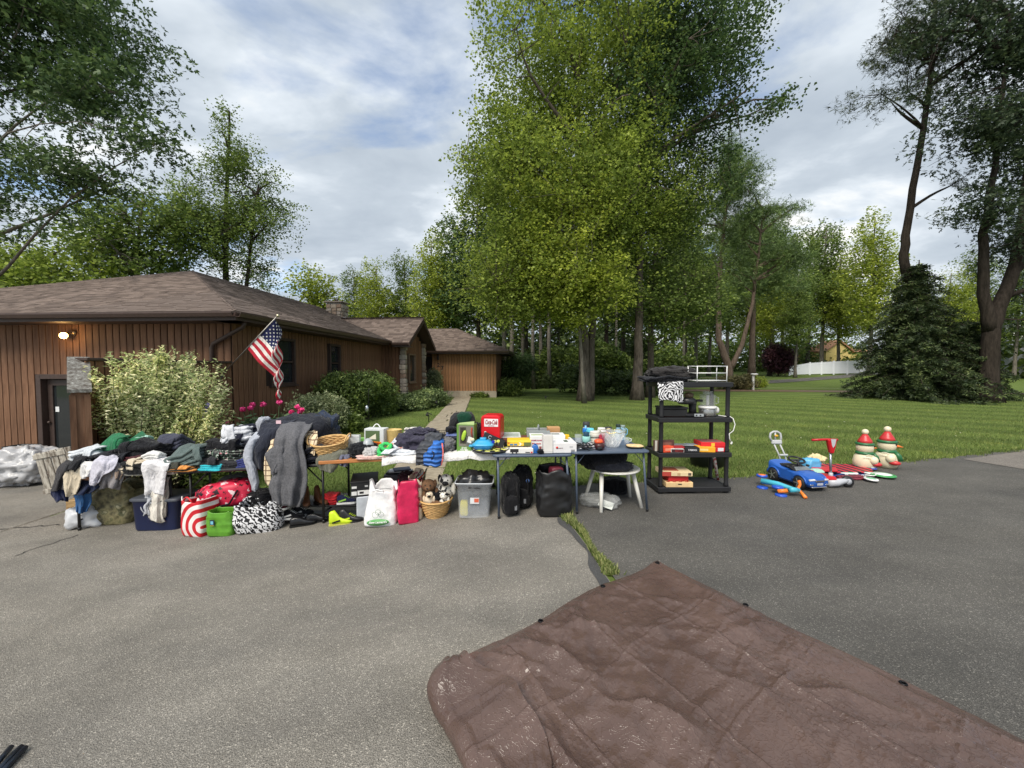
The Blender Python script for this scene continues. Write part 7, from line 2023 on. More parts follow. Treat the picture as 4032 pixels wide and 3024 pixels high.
M_RED = pattern('red_blossom', lambda nt, b: (nt.links.new(_cr(nt, _nz(nt, 11, 3, .6).outputs[0], [(.40, c(34, 20, 26)), (.43, c(190, 30, 60)), (.60, c(214, 40, 76)), (.63, c(236, 214, 216))]).outputs[0], b.inputs['Base Color']), b.inputs['Roughness'].__setattr__('default_value', .5)))
g = gy(880, 2080); gzq = g.z
lump('blossom_duffel', 'red duffel bag with white and black blossom print', 'bag', (dep(880, 2000, 4.62).x, 4.72, zat(2015, 4.5)), (.62, .34, .30), M_RED, 115, .12, .6, .08, tilt=(0, -.16))
mb = MB(); mb.tube([(-.2, -.17, .16), (-.1, -.21, .05), (.12, -.20, .06), (.22, -.16, .2)], .012, 6); mb.build('strap', fabric(BLK), bpy.data.objects['blossom_duffel'])
lump('support_crate', 'dark cloth bundle under the blossom duffel', 'bag', (dep(880, 2060, 4.75).x, 4.85, gzq), (.6, .34, .24), fabric(c(30, 30, 36)), 116, 0, .5, .1)
lump('grey_duffel', 'grey and black bag behind the blossom duffel', 'bag', (dep(925, 1900, 5.0).x, 5.05, gzf(-3.6, 5.05)), (.46, .26, .52), fabric(c(104, 106, 100)), 117, .2, .75, .15)
def _zig(nt, b):
 t = nt.nodes.new('ShaderNodeTexCoord'); w = nt.nodes.new('ShaderNodeTexWave'); w.wave_profile = 'TRI'; w.bands_direction = 'DIAGONAL'; w.inputs['Scale'].default_value = 9.0; w.inputs['Distortion'].default_value = 7; w.inputs['Detail'].default_value = 1; w.inputs['Detail Scale'].default_value = 3.0
 nt.links.new(t.outputs['Object'], w.inputs[0]); nt.links.new(_cr(nt, w.outputs['Fac'], [(.48, c(18, 18, 22)), (.52, c(222, 222, 224))]).outputs[0], b.inputs['Base Color']); b.inputs['Roughness'].default_value = .6
M_ZIG = pattern('black_white_zigzag', _zig)
b3, w, h = tote_at('zigzag_tote', 'black tote bag with white zigzag weave print', 902, 1082, 1985, 2104, .34, M_ZIG, seed=7, noise=.06, e=.5, slump=.2, rz=.15)
heap('black_jacket_roll', 'black jacket rolled on top of the zigzag tote', 955, 1080, 1940, 4.62, zat(1990, 4.62), .24, c(26, 26, 28), 118, noise=.2)
g0 = gy(1090, 2070); g1 = gy(1395, 2060)
sr = thing('shoe_rack', 'low black metal shoe rack under the black table', 'rack', ((g0.x + g1.x) / 2, 4.62, min(g0.z, g1.z)))
L = (g1.x - g0.x);
for zz in (.06, .20):
 MB().box((0, .12, zz), (L, .24, .012), bev=.003).build('shelf', plastic((.016, .016, .018), .5), sr)
 MB().tube([(-L / 2, -.005, zz + .01), (L / 2, -.005, zz + .01)], .008, 6).build('rail', M_BLKTUBE, sr)
for sx in (-1, 1):
 for yy in (0, .24): MB().tube([(sx * L / 2, yy, -.0), (sx * L / 2, yy, .25)], .008, 6).build('post', M_BLKTUBE, sr)
def shoe(name, label, pos, rz, L, upper, sole, accent=None, seed=1, boot=0.0, tip=0.0, group=None):
 root = thing(name, label, 'shoe', pos, 0, group); root.rotation_euler = (tip, 0, rz)
 n = 14; vs_, fs = [], []
 prof = [(0, .030, .075), (.06, .040, .085), (.2, .040, .095), (.38, .040, .085), (.55, .044, .062), (.75, .048, .048), (.92, .040, .038), (1.0, .018, .022)]
 for (t, wd, ht) in prof:
  ht = ht + (boot if t < .3 else 0)
  for k in range(n):
   a = 2 * math.pi * k / n
   sx_ = math.copysign(abs(math.cos(a)) ** .7, math.cos(a)); sz_ = math.copysign(abs(math.sin(a)) ** .7, math.sin(a))
   vs_.append((t * L, wd * sx_ * L / .28 * (.75 if (sz_ > 0 and t < .5) else 1), .018 + ht / 2 + ht / 2 * sz_))
 m_ = len(prof)
 for j in range(m_ - 1):
  for k in range(n): l = (k + 1) % n; fs.append((j * n + k, j * n + l, (j + 1) * n + l, (j + 1) * n + k))
 fs += [tuple(range(n))[::-1], tuple((m_ - 1) * n + k for k in range(n))]
 MB().add(vs_, fs, True).build('upper', upper, root)
 poly = [(t * L * 1.02 - .003, wd * L / .28 * 1.08) for t, wd, _ in prof]; poly = poly + [(a_, -b_) for a_, b_ in poly[::-1]]
 MB().prism(poly, 0, .022).build('sole', sole, root)
 if accent:
  am = MB()
  for k in range(4): am.tube([(L * (.42 + .07 * k), -.02, .018 + .085 - .010 * k), (L * (.45 + .07 * k), .02, .018 + .083 - .010 * k)], .004, 5)
  am.build('lace', accent, root)
  MB().box((L * .3, -.045 * L / .28, .05), (.09, .004, .018), rotm(0, -.3, 0)).build('side_stripe', accent, root)
 return root
W_ = plastic(c(222, 222, 220)); B_ = fabric(BLK)
zr_ = sr.location.z
shoe('sneaker', 'dark red sneaker on the rack behind the cardigan hem', (dep(1100, 2000, 4.66).x, 4.70, zr_ + .212), -1.3, .25, fabric(c(72, 26, 34)), W_, W_)
shoe('sneaker', 'second dark red sneaker deeper on the rack', (dep(1140, 2000, 4.66).x, 4.72, zr_ + .212), -1.45, .25, fabric(c(66, 24, 32)), W_, W_)
shoe('canvas_sneaker', 'black canvas sneaker with white sole on the lower rack', (dep(1118, 2048, 4.58).x, 4.56, zr_ + .072), .05, .25, fabric(c(24, 24, 26)), W_, W_)
shoe('canvas_sneaker', 'black and white canvas sneaker toe pointing at the table leg', (dep(1150, 2040, 4.64).x, 4.66, zr_ + .072), .15, .24, fabric(c(30, 30, 32)), W_, W_)
g = gy(1150, 2082); shoe('dress_shoe', 'black leather shoe on its side on the asphalt', (g.x - .05, g.y + .05, g.z), .35, .28, plastic((.014, .014, .016), .25), plastic((.01, .01, .01)))
g = gy(1205, 2072); shoe('dress_shoe', 'black leather shoe standing behind the fallen one', (g.x - .05, g.y + .10, g.z), .25, .28, plastic((.016, .016, .018), .25), plastic((.01, .01, .01)))
g = gy(1300, 2075); shoe('football_boot', 'neon yellow and black high top football boot', (g.x - .03, g.y + .05, g.z), .20, .27, plastic(c(200, 224, 40), .4), plastic(c(190, 190, 80)), plastic((.01, .01, .012)), boot=.06)
g = gy(1360, 2068); shoe('football_boot', 'black football boot beside the neon one', (g.x - .10, g.y + .08, g.z), .12, .27, plastic((.014, .014, .016), .35), plastic(c(40, 40, 44)), plastic(c(200, 224, 40)), boot=.05)
for k, (u, lab) in enumerate(((1205, 'brown leather boot on the rack beside the cardigan'), (1240, 'brown suede ankle boot next to the other boot'))):
 shoe('brown_boot', lab, (dep(u, 1985, 4.74).x, 4.76, zr_ + .212), -1.1 + .5 * k, .25, surf('brown_leather', c(104, 66, 40), .5), plastic((.03, .02, .015)), boot=.11)
folded('red_cloth', 'red cloth bundle on the shoe rack', 1266, 1328, 1952, 4.66, zr_ + .212, .16, c(200, 46, 52), 119, noise=.2, e=.7)
shoe('running_shoe', 'navy and lime running shoe at the rack end', (dep(1325, 1980, 4.66).x, 4.68, zr_ + .212), .2, .22, fabric(c(34, 40, 72)), W_, plastic(c(150, 200, 80)))
g = gy(1436, 2045); x, w, h = span(1392, 1478, 1955, g.y, g.z)
carton('frosted_bin', 'frosted clear storage bin beneath the black shoe box', 'bin', (x, g.y + .16, g.z), (w, .32, h), c(170, 176, 186), rz=.25, mat=glass_mat('frosted', (.62, .66, .72), .8, .4), bev=.01)
z_ = g.z + h + .004; x, w, h2 = span(1362, 1476, 1890, g.y + .02, z_)
carton('shoe_box', 'black shoe box with white size label on its end', 'box', (x - .01, g.y + .19, z_), (.30, .40, h2 * .86), c(26, 26, 28), rz=.32, lid=(.02, c(22, 22, 24)), panels=[('f', .03, .22, .12, .40, c(224, 224, 222)), ('f', .25, .78, .12, .45, c(228, 228, 226)), ('f', .32, .48, .20, .36, c(34, 34, 36)), ('f', .04, .22, .62, .78, c(214, 214, 212)), ('f', .52, .64, .68, .80, c(190, 190, 190)), ('t', .40, .60, .18, .30, c(170, 170, 168))])
g = gy(1525, 2010); carton('book_crate', 'grey crate of books and boxes behind the white bag', 'crate', (g.x, g.y + .5, gzf(g.x, g.y + .5)), (.34, .3, .36), c(120, 124, 132), rz=.1)
z_ = gzf(g.x, g.y + .5) + .362
for k, (col, lab) in enumerate((((46, 46, 50), 'dark book on the grey crate'), ((206, 208, 210), 'white boxed game on top of the dark book'), ((70, 74, 90), 'blue grey book lying at the crate edge'))):
 carton('book', lab, 'book', (g.x + (-.03, .0, .06)[k], g.y + .45, z_ + .022 * k), (.22, .16, .02), c(*col), rz=.2 * k)
b4, w, h = tote_at('white_carrier', 'white cloth shopping bag with green shop emblem', 1420, 1560, 1925, 2076, .20, surf('white_poly', c(226, 226, 226), .55, bump=.4, bscale=8), seed=9, noise=.06, slump=.25, taper=.72, e=.45, handles=[(0, -.09, .02, .12)], lean=(.02, .04))
em = MB(); em.lathe([(1, 0), (1, .003)], (0, 0, 0), 22, sx=.125, sy=.035, axis=rotm(R(80), 0, 0)); o = em.build('emblem_ground', card(c(96, 160, 92)), b4); o.location = (-.0, -.112, h * .14); o.rotation_euler = (0, -.06, 0)
for (dx_, dz_, r_q) in ((-.03, .08, .034), (.0, .11, .03), (.035, .085, .03)):
 MB().tube([(dx_ + r_q * math.cos(a_), -.108 + .03 * dz_, h * .14 + dz_ + r_q * math.sin(a_)) for a_ in np.linspace(0, 6.28, 14)[:-1]], .0022, 4, closed=True).build('emblem_outline', card(c(140, 160, 140)), b4)
text_part("Stew Leonard's", .032, card(c(236, 240, 234)), b4, (0, -.118, h * .145), (R(82), R(-3), 0), shear=.25, width=.20, bold=.0008)
M_PINK = surf('pink_poly', c(206, 36, 84), .4, bump=.6, bscale=8)
b5, w, h = tote_at('pink_tote', 'tall crinkled pink tote bag holding hangers', 1555, 1640, 1905, 2066, .24, M_PINK, seed=10, noise=.09, slump=.12, rz=.25, e=.25)
b6, w, h = tote_at('blossom_tote', 'cream blossom print bag wedged beside the pink tote', 1605, 1662, 1880, 2050, .26, pattern('cream_blossom', lambda nt, b: nt.links.new(_cr(nt, _nz(nt, 10, 2, .5).outputs[0], [(.42, c(92, 34, 50)), (.47, c(150, 70, 80)), (.52, c(214, 200, 176)), (1, c(206, 190, 166))]).outputs[0], b.inputs['Base Color'])), seed=11, noise=.06, slump=.15)
heap('dark_clothes', 'maroon and black clothes stuffed in the pink tote', 1560, 1650, 1872, 4.55, zat(1930, 4.55), .22, c(56, 28, 36), 120, noise=.3)
hg = thing('hanger_bundle', 'bundle of plastic hangers and cutters sticking out of the pink tote', 'hangers', dep(1650, 1900, 4.55))
for k, (col, dx_) in enumerate((((206, 226, 226), .0), ((214, 84, 44), .03), ((34, 34, 36), -.02), ((60, 60, 64), .05))):
 MB().tube([(-.10 + dx_, 0, -.02), (-.02 + dx_, -.01, .05), (.05 + dx_, -.01, .12 + .02 * k), (.02 + dx_, 0, .05), (-.06 + dx_, 0, -.02)], .007, 6).build('hanger', plastic(c(*col)), hg)
g = gy(1706, 2048); x, w, h = span(1655, 1765, 1985, g.y, g.z)
basket('round wicker basket full of stuffed toys', (g.x, g.y + .17, g.z), w / 2 * .72, .13, (zat(1975, g.y + .05) - g.z), rows=12, flare=1.62, handles=False)
zb_ = zat(1975, g.y + .1)
def plush(name, label, u, v, s, mat, seed, y, ears=True, mat2=None, spots=False):
 q = dep(u, v, y); root = thing(name, label, 'soft toy', q)
 V, F = superell(s * 1.1, s * .9, s * 1.1, seed, 1.0, 22, 12, .06); o = link('body', mesh_np('body', V, F, True), mat, root); o.location = (0, 0, -s * .8)
 MB().ball((s * .1, -s * .25, s * .45), (s * .42, s * .40, s * .38), 16).build('head', mat, root)
 MB().ball((s * .12, -s * .60, s * .36), (s * .2, s * .18, s * .15), 12).build('muzzle', mat2 or mat, root)
 MB().ball((s * .12, -s * .78, s * .42), s * .05, 8).build('nose', plastic((.012, .012, .012)), root)
 for sx in (-1, 1):
  if ears: MB().ball((s * .1 + sx * s * .38, -s * .2, s * .55), (s * .12, s * .1, s * .26), 10).build('ear', mat2 or mat, root)
  MB().ball((s * .12 + sx * s * .15, -s * .60, s * .55), s * .045, 8).build('eye', plastic((.01, .01, .01)), root)
  MB().ball((sx * s * .55, -s * .15, -s * .1), (s * .18, s * .18, s * .4), 10).build('paw', mat, root)
 return root
M_FUR = surf('brown_fur', c(112, 82, 58), .98, var=.3, scale=50, bump=.9, bscale=160)
M_SPOT = pattern('spotted_fur', lambda nt, b: nt.links.new(_cr(nt, _nz(nt, 22, 1, .4).outputs[0], [(.40, c(20, 20, 22)), (.44, c(226, 222, 212))]).outputs[0], b.inputs['Base Color']))
plush('toy_bear', 'brown stuffed bear slumped in the round basket', 1685, 1935, .19, M_FUR, 131, g.y + .15)
plush('toy_dog', 'white stuffed dog with black spots leaning at the basket edge', 1752, 1915, .19, M_SPOT, 132, g.y + .20, True, surf('black_fur', c(26, 26, 28), .95))
plush('toy_puppy', 'small white spotted stuffed puppy low in the basket', 1745, 1965, .11, M_SPOT, 133, g.y + .10)
plush('toy_doll', 'black and cream stuffed toy lying across the basket front', 1690, 1960, .10, surf('cream_fur', c(224, 206, 180), .95), 134, g.y + .07, True, fabric(c(20, 20, 22)))
heap('doll_clothes', 'black and red doll clothes heaped at the basket front', 1690, 1742, 1940, g.y + .06, zb_, .12, c(22, 22, 24), 135, noise=.2)
lump('toy_filling', 'tan plush toys filling the round basket', 'soft toy', (g.x, g.y + .17, zb_ - .12), (.30, .26, .18), M_FUR, 136, 0, .8, .2)
g = gy(1866, 2045); x, w, h = span(1792, 1938, 1905, g.y, g.z)
cb_ = thing('clear_bin', 'clear plastic tub with yellow and dark contents', 'bin', (x, g.y + .17, g.z)); M_CLB = glass_mat('clear_tub', (.80, .83, .86), .26, .12)
o = rsq(w, .34, [(.82, .0), (.84, .015), (.95, h * .92), (1.0, h * .93), (1.0, h * .97), (1.04, h)], 40, .22).build('tub', M_CLB, cb_); o.data.polygons[-1].select = False
import bmesh
bm_ = bmesh.new(); bm_.from_mesh(o.data); bm_.faces.ensure_lookup_table(); bmesh.ops.delete(bm_, geom=[bm_.faces[-1]], context='FACES_ONLY'); bm_.to_mesh(o.data); bm_.free(); o.modifiers.new('t', 'SOLIDIFY').thickness = .004
MB().tube([(math.copysign(abs(math.cos(a_)) ** .22, math.cos(a_)) * w / 2 * 1.04, math.copysign(abs(math.sin(a_)) ** .22, math.sin(a_)) * .177, h) for a_ in np.linspace(.05, 6.2, 40)], .007, 6, closed=True).build('rim', plastic(c(196, 200, 204)), cb_)
MB().box((.01, -.165, h * .52), (.10, .003, .065), rotm(R(-6), 0, 0)).build('label', card(c(205, 206, 208)), cb_); MB().box((.03, -.168, h * .53), (.05, .003, .04), rotm(R(-6), 0, 0)).build('label_print', card(c(196, 90, 60)), cb_)
lump('yellow_pad', 'yellow foam pad inside the clear tub', 'foam', (x - w * .28, g.y + .10, g.z + .012), (.09, .10, h * .42), surf('yellow_foam', c(226, 214, 40), .6), 137, 0, .5, .08)
lump('dark_towel', 'slate blue towel at the bottom of the clear tub', 'towel', (x + .03, g.y + .18, g.z + .012), (w * .62, .24, h * .45), fabric(c(70, 76, 92)), 138, 0, .5, .1)
lump('bin_liner', 'black plastic bags crumpled into the top of the clear tub', 'bag', (x - .01, g.y + .17, g.z + h * .72), (w * .86, .28, h * .50), plastic((.016, .016, .017), .28), 139, .1, .9, .38, nscale=2.6)
for k, (u0, u1, vt, vb, lab) in enumerate(((1972, 2044, 1882, 2035, 'black backpack with mesh pockets in front under the games table'), (2020, 2102, 1868, 2028, 'taller black backpack behind the mesh pocket one'))):
 g = gy((u0 + u1) / 2, vb); x, w, h = span(u0, u1, vt, g.y, g.z); yy = g.y + .13 + .16 * k
 bpk = thing('black_backpack', lab, 'backpack', (x, yy, g.z), .15 * (1 - 2 * k)); FB = fabric(c(20, 20, 23), 'black_nylon', .7)
 V, F = superell(w, .22, h, 141 + k, .6, 50, 30, .14); link('body', mesh_np('body', V, F, True), FB, bpk)
 V, F = superell(w * .75, .12, h * .45, 143 + k, .6, 28, 14, .22); o = link('pocket', mesh_np('pocket', V, F, True), FB, bpk); o.location = (0, -.10, .03)
 MB().tube([(-.04, .02, h * .97), (-.03, .02, h * 1.06), (.03, .02, h * 1.06), (.04, .02, h * .97)], .009, 6).build('grab_loop', FB, bpk)
 for sx in (-1, 1): MB().tube([(sx * w * .28, -.10, h * .9), (sx * w * .34, -.135, h * .6), (sx * w * .3, -.12, h * .2)], .010, 6).build('strap', FB, bpk)
 MB().box((w * .2, -.165, h * .25), (.025, .008, .05)).build('buckle', plastic(c(120, 122, 126)), bpk)
 if k: MB().lathe([(.022, 0), (.022, .004)], (w * .32, -.118, h * .74), 12, axis=rotm(R(90))).build('badge', card(c(86, 116, 170)), bpk)
M_POLY = plastic((.013, .013, .014), .38)
b7, w, h = tote_at('black_tote', 'big slouching black tote bag by the grassy seam', 2112, 2262, 1862, 2040, .36, surf('black_poly', (.013, .013, .014), .42, bump=.6, bscale=7), seed=13, noise=.09, e=.6, slump=.14)
lump('maroon_box', 'maroon packaging inside the black tote', 'box', (b7.location.x + .02, b7.location.y - .04, b7.location.z + h * .62), (.14, .12, .22), card(c(96, 30, 44)), 145, .3, .3, .03)
g = gy(2365, 2022); sx0 = Vector((1.19, 4.50))
st_ = thing('plastic_stool', 'white round plastic stool under the glass bowl table', 'stool', (1.20, 4.50, .012)); M_ST = plastic(c(214, 212, 204), .4)
zs = .425
MB().lathe([(0, zs - .018), (.27, zs - .018), (.295, zs - .012), (.30, zs), (.29, zs + .006), (.26, zs + .001), (0, zs - .002)], n=40).build('seat', M_ST, st_)
for (u, v, top) in ((2367, 2022, (-.17, -.12)), (2526, 2003, (.19, -.10)), (2303, 1972, (-.2, .12)), (2480, 1960, (.2, .14))):
 q = gy(u, v); lg = MB().tube([(top[0], top[1], zs - .015), (q.x - 1.20, q.y - 4.50, .012)], [.026, .019], 10).build('leg', M_ST, st_)
 MB().lathe([(.023, 0), (.023, .015), (.019, .018)], (q.x - 1.20, q.y - 4.50, .0), 10).build('foot', plastic(c(110, 108, 104)), lg)
lump('black_parka', 'black parka with grey knit panel bundled on the white stool', 'clothing', (1.07, 4.52, zs + .016), (.56, .42, .24), fabric(c(24, 25, 28)), 146, .1, .8, .2)
lump('parka_sleeve', 'navy black sleeve lying along the stool rim', 'clothing', (1.16, 4.34, zs + .016), (.40, .17, .10), fabric(c(26, 28, 36)), 147, .12, .7, .2)
g = gy(2425, 1955); lump('gym_bag', 'black gym bag on the asphalt behind the stool', 'bag', (g.x, g.y + .12, g.z), (.36, .24, .21), fabric(c(18, 18, 20)), 148, 0, .6, .06)
g = gy(2370, 2008); lump('clear_bag', 'clear plastic bag of dark cables lying beneath the stool', 'bag', (g.x, g.y + .14, g.z), (.40, .26, .13), glass_mat('clear_film', (.86, .88, .87), .22, .12), 149, -.35, .7, .25)
lump('bagged_cables', 'black and green cables inside the clear plastic bag', 'cables', (g.x - .02, g.y + .15, g.z), (.30, .18, .09), surf('cable_mix', c(30, 34, 32), .5, var=.5, scale=20), 150, -.35, .7, .25)
MB().box((.09, -.10, .06), (.16, .10, .004), rotm(.5, .2, -.1)).build('printed_card', card(c(196, 200, 194)), bpy.data.objects['clear_bag'])
# ================================================================== SHELF, TOYS, YARD THINGS, TARPS
SX, SY, SW, SD = 1.845, 4.80, .94, .46
shf = thing('shelving_unit', 'tall black plastic four tier shelving unit at the driveway edge', 'shelf', (SX, SY, .014), .03)
M_RES = plastic((.017, .017, .018), .5); TIER = (.085, .525, .97, 1.415)
for z in TIER:
 t = MB()
 t.box((SW / 2, .012, z - .03), (SW, .024, .06), bev=.006).box((SW / 2, SD - .012, z - .03), (SW, .024, .06), bev=.006).box((.012, SD / 2, z - .03), (.024, SD - .05, .06), bev=.006).box((SW - .012, SD / 2, z - .03), (.024, SD - .05, .06), bev=.006)
 sh = t.build('tier', M_RES, shf)
 for k in range(9): MB().box((SW / 2, .055 + k * (SD - .11) / 8, z - .012), (SW - .05, .030, .014), bev=.003).build('slat', M_RES, sh)
 MB().box((SW / 2, SD / 2, z - .026), (.05, SD - .05, .012)).build('cross_rib', M_RES, sh)
for (x, y) in ((.045, .045), (SW - .045, .045), (.045, SD - .045), (SW - .045, SD - .045)):
 for a, b in zip((0,) + TIER[:-1], TIER):
  if b - a > .1: MB().lathe([(.028, a), (.030, a + .02), (.026, a + .05), (.026, b - .07), (.031, b - .06)], (x, y, 0), 12).build('post', M_RES, shf)
 MB().lathe([(.026, 0), (.028, .01), (.028, .05)], (x, y, 0), 12).build('foot', M_RES, shf)
def sp(x, y, t): return (SX + x - .03 * y, SY + y + .03 * x, .014 + TIER[t] + .002)
heap('folded_tarp', 'black and grey folded cover heaped on the shelf top', 2575, 2755, 1445, 5.0, 1.432, .34, c(52, 50, 50), 161, cat='tarp', noise=.22)
folded('dark_blanket', 'black blanket lying at the shelf corner with coloured edges', 2532, 2720, 1486, 4.84, 1.432, .36, c(26, 24, 30), 162, noise=.12, cat='blanket')
def _ban(nt, b):
 t = nt.nodes.new('ShaderNodeTexCoord')
 w = nt.nodes.new('ShaderNodeTexWave'); w.wave_type = 'RINGS'; w.rings_direction = 'Y'; w.inputs['Scale'].default_value = 10; w.inputs['Distortion'].default_value = 9; w.inputs['Detail'].default_value = 1.5; w.inputs['Detail Scale'].default_value = 2
 mp = nt.nodes.new('ShaderNodeMapping'); mp.inputs['Location'].default_value = (.02, 0, -.085); nt.links.new(t.outputs['Object'], mp.inputs[0]); nt.links.new(mp.outputs[0], w.inputs[0])
 nt.links.new(_cr(nt, w.outputs['Fac'], [(.47, c(24, 24, 28)), (.53, c(230, 230, 232))]).outputs[0], b.inputs['Base Color']); b.inputs['Roughness'].default_value = .85
hang('paisley_cloth', 'black and white paisley cloth hanging from the shelf top', [(2592, 2690, 1500, 4.92), (2590, 2690, 1508, 4.79), (2590, 2691, 1520, 4.775), (2592, 2691, 1548, 4.772), (2596, 2690, 1580, 4.772)], pattern('paisley', _ban), 163, cat='cloth', folds=.5, amp=.004, wr=.002, thick=.004)
rk = thing('wire_stand', 'white three tier plastic stacking rack on the shelf top', 'rack', (2.50, 4.93, 1.432), .12); M_RK = plastic(c(232, 232, 230), .4)
for z in (.02, .115, .20):
 for k in range(6): MB().box((0, -.09 + .036 * k, z), (.40, .012, .006)).build('bar', M_RK, rk)
 MB().tube([(-.2, -.1, z), (.2, -.1, z), (.2, .1, z), (-.2, .1, z)], .006, 6, closed=True).build('tray_frame', M_RK, rk)
for (x, y) in ((-.2, -.1), (.2, -.1), (.2, .1), (-.2, .1)): MB().tube([(x, y, 0), (x, y, .205)], .006, 6).build('upright', M_RK, rk)
p = sp(.24, .20, 2); carton('tool_case', 'black hard tool case on the second shelf', 'case', p, (.32, .26, .10), c(20, 20, 22), lid=(.025, c(26, 26, 28)), bev=.012, mat=plastic((.014, .014, .015), .5))
p = sp(.50, .20, 2); wi = thing('waffle_iron', 'black flip waffle iron with steel control panel', 'waffle iron', p)
MB().box((.0, -.03, .02), (.26, .24, .035), bev=.01).build('base', plastic((.016, .016, .017), .35), wi); MB().box((.035, -.152, .025), (.12, .008, .04), rotm(R(-12), 0, 0), .003).build('control_panel', metal(c(190, 190, 186), .3), wi)
for k in range(2): MB().lathe([(.008, 0), (.008, .012)], (.0 + .05 * k, -.155, .025), 10, axis=rotm(R(90))).build('knob', M_RES, wi)
MB().lathe([(.05, .03), (.045, .10), (.05, .16), (.05, .19)], (.03, .02, 0), 14).build('column', M_RES, wi)
MB().lathe([(.0, 0), (.10, .005), (.115, .03), (.11, .07), (.09, .085), (0, .09)], (-.05, .02, .15), 26).build('plate_housing', plastic((.03, .03, .032), .3), wi)
MB().box((.10, -.02, .20), (.09, .035, .03), bev=.01).build('handle', M_RES, wi); MB().ball((-.02, .02, .265), (.06, .06, .045), 14).build('lid_dome', surf('bronze_dome', c(110, 92, 72), .4), wi)
p = sp(.72, .20, 2); fp = thing('food_processor', 'steel and clear food processor with white cord', 'appliance', p)
MB().lathe([(.105, 0), (.108, .01), (.105, .09), (.10, .10)], n=26).build('motor_base', metal(c(176, 174, 170), .25), fp)
MB().lathe([(.112, .10), (.115, .105), (.112, .125), (.10, .13)], n=26).build('collar', plastic(c(226, 226, 224)), fp); MB().ball((.11, -.03, .075), (.028, .03, .045), 10).build('switch', plastic(c(226, 226, 224)), fp)
MB().lathe([(.088, .13), (.092, .14), (.098, .26), (.095, .275), (.06, .285), (.06, .32), (.055, .32), (.055, .28)], n=26).build('bowl', glass_mat('processor_bowl', (.84, .86, .86), .2, .06), fp)
MB().lathe([(.018, .13), (.016, .27)], n=10).build('spindle', plastic(c(222, 222, 220)), fp); MB().tube([(.09, -.02, .25), (.125, -.03, .24), (.125, -.03, .17), (.09, -.02, .16)], .010, 6).build('bowl_handle', glass_mat('processor_bowl', (.84, .86, .86), .2, .06), fp)
MB().tube([(.08, -.12, .02), (.14, -.16, .012), (.20, -.17, .01), (.215, -.215, -.01), (.23, -.235, -.08), (.21, -.235, -.16), (.16, -.235, -.20), (.165, -.235, -.26), (.185, -.235, -.30)], .0055, 6).build('cord', plastic(c(226, 226, 222)), fp)
MB().box((.19, -.235, -.315), (.02, .015, .035), rotm(0, .3, 0), .004).build('plug', plastic(c(226, 226, 222)), fp)
def sb(name, label, x, y, t, size, col, rz=0., dz=0., **k):
 p = sp(x, y, t); return carton(name, label, 'box', (p[0], p[1], p[2] + dz), size, c(*col), rz=rz, **k)
sb('game_box', 'upright brown chocolate board game behind the shelf post', .13, .16, 1, (.27, .05, .135), (92, 66, 58), .15, panels=[('f', .0, .12, .0, 1., c(210, 206, 196)), ('f', .25, .85, .25, .8, c(126, 92, 78))])
sb('game_box', 'orange card game box lying by the shelf post', .13, .08, 1, (.14, .10, .075), (226, 84, 52), .25, panels=[('f', .15, .85, .3, .7, c(236, 150, 120))])
sb('game_box', 'white and black boxed card game in front of the orange box', .25, .06, 1, (.16, .11, .05), (206, 204, 200), -.1, panels=[('f', .04, .96, .1, .9, c(60, 30, 34)), ('f', .3, .9, .2, .8, c(150, 60, 60))])
sb('game_box', 'red checked boxed game beside the black one', .30, .10, 1, (.16, .12, .065), (168, 40, 46), .1, panels=[('f', .08, .92, .2, .8, c(70, 24, 28))])
sb('game_box', 'black boxed game with white lettering', .44, .07, 1, (.18, .12, .065), (30, 30, 34), -.06, texts=[('f', 'TABOO', .03, .5, .5, c(222, 222, 226), .11)])
sb('game_box', 'clear topped white puzzle box behind the black game', .38, .25, 1, (.22, .16, .055), (196, 198, 200), .05, panels=[('t', .1, .9, .1, .9, c(150, 156, 160))])
sb('game_box', 'silver blue puzzle box at the middle of the shelf', .56, .24, 1, (.18, .16, .06), (170, 180, 190), -.1)
sb('game_box', 'orange yellow boxed game at the shelf front', .63, .09, 1, (.22, .14, .065), (238, 168, 36), -.12, panels=[('f', .06, .6, .3, .7, c(240, 210, 130)), ('t', .1, .9, .1, .9, c(240, 186, 60))])
sb('puzzle_box', 'lower of two stacked red puzzle boxes', .76, .17, 1, (.30, .26, .06), (206, 36, 44), .05, panels=[('f', .55, .8, .15, .85, c(222, 222, 226))])
sb('puzzle_box', 'upper red puzzle box with pictured lid', .74, .18, 1, (.30, .25, .055), (216, 38, 46), -.08, dz=.062, panels=[('t', .08, .92, .1, .9, c(150, 96, 92)), ('f', .42, .56, .1, .9, c(236, 190, 60))])
sb('game_case', 'pale wooden chess case on the bottom shelf', .28, .13, 0, (.34, .26, .065), (222, 190, 140), -.02, mat=surf('pale_wood', c(222, 190, 140), .5, var=.15, scale=9), panels=[('f', .44, .58, .5, .72, c(40, 34, 28))] + [('t', .04 + .115 * i, .04 + .115 * (i + 1), .04 + .115 * j, .04 + .115 * (j + 1), c(150, 44, 40)) for i in range(8) for j in range(8) if (i + j) % 2 == 0])
sb('game_box', 'plain red box between the chess case and cream game', .28, .16, 0, (.26, .22, .07), (196, 40, 44), .04, dz=.068)
sb('game_box', 'cream and maroon flat game box topping the bottom shelf stack', .26, .15, 0, (.38, .28, .055), (222, 200, 158), -.06, dz=.14, panels=[('f', .0, .30, .0, 1., c(176, 66, 56)), ('t', .1, .6, .2, .8, c(170, 90, 70)), ('f', .5, .6, .2, .8, c(190, 160, 120)), ('f', .85, .95, .2, .8, c(90, 80, 70))])
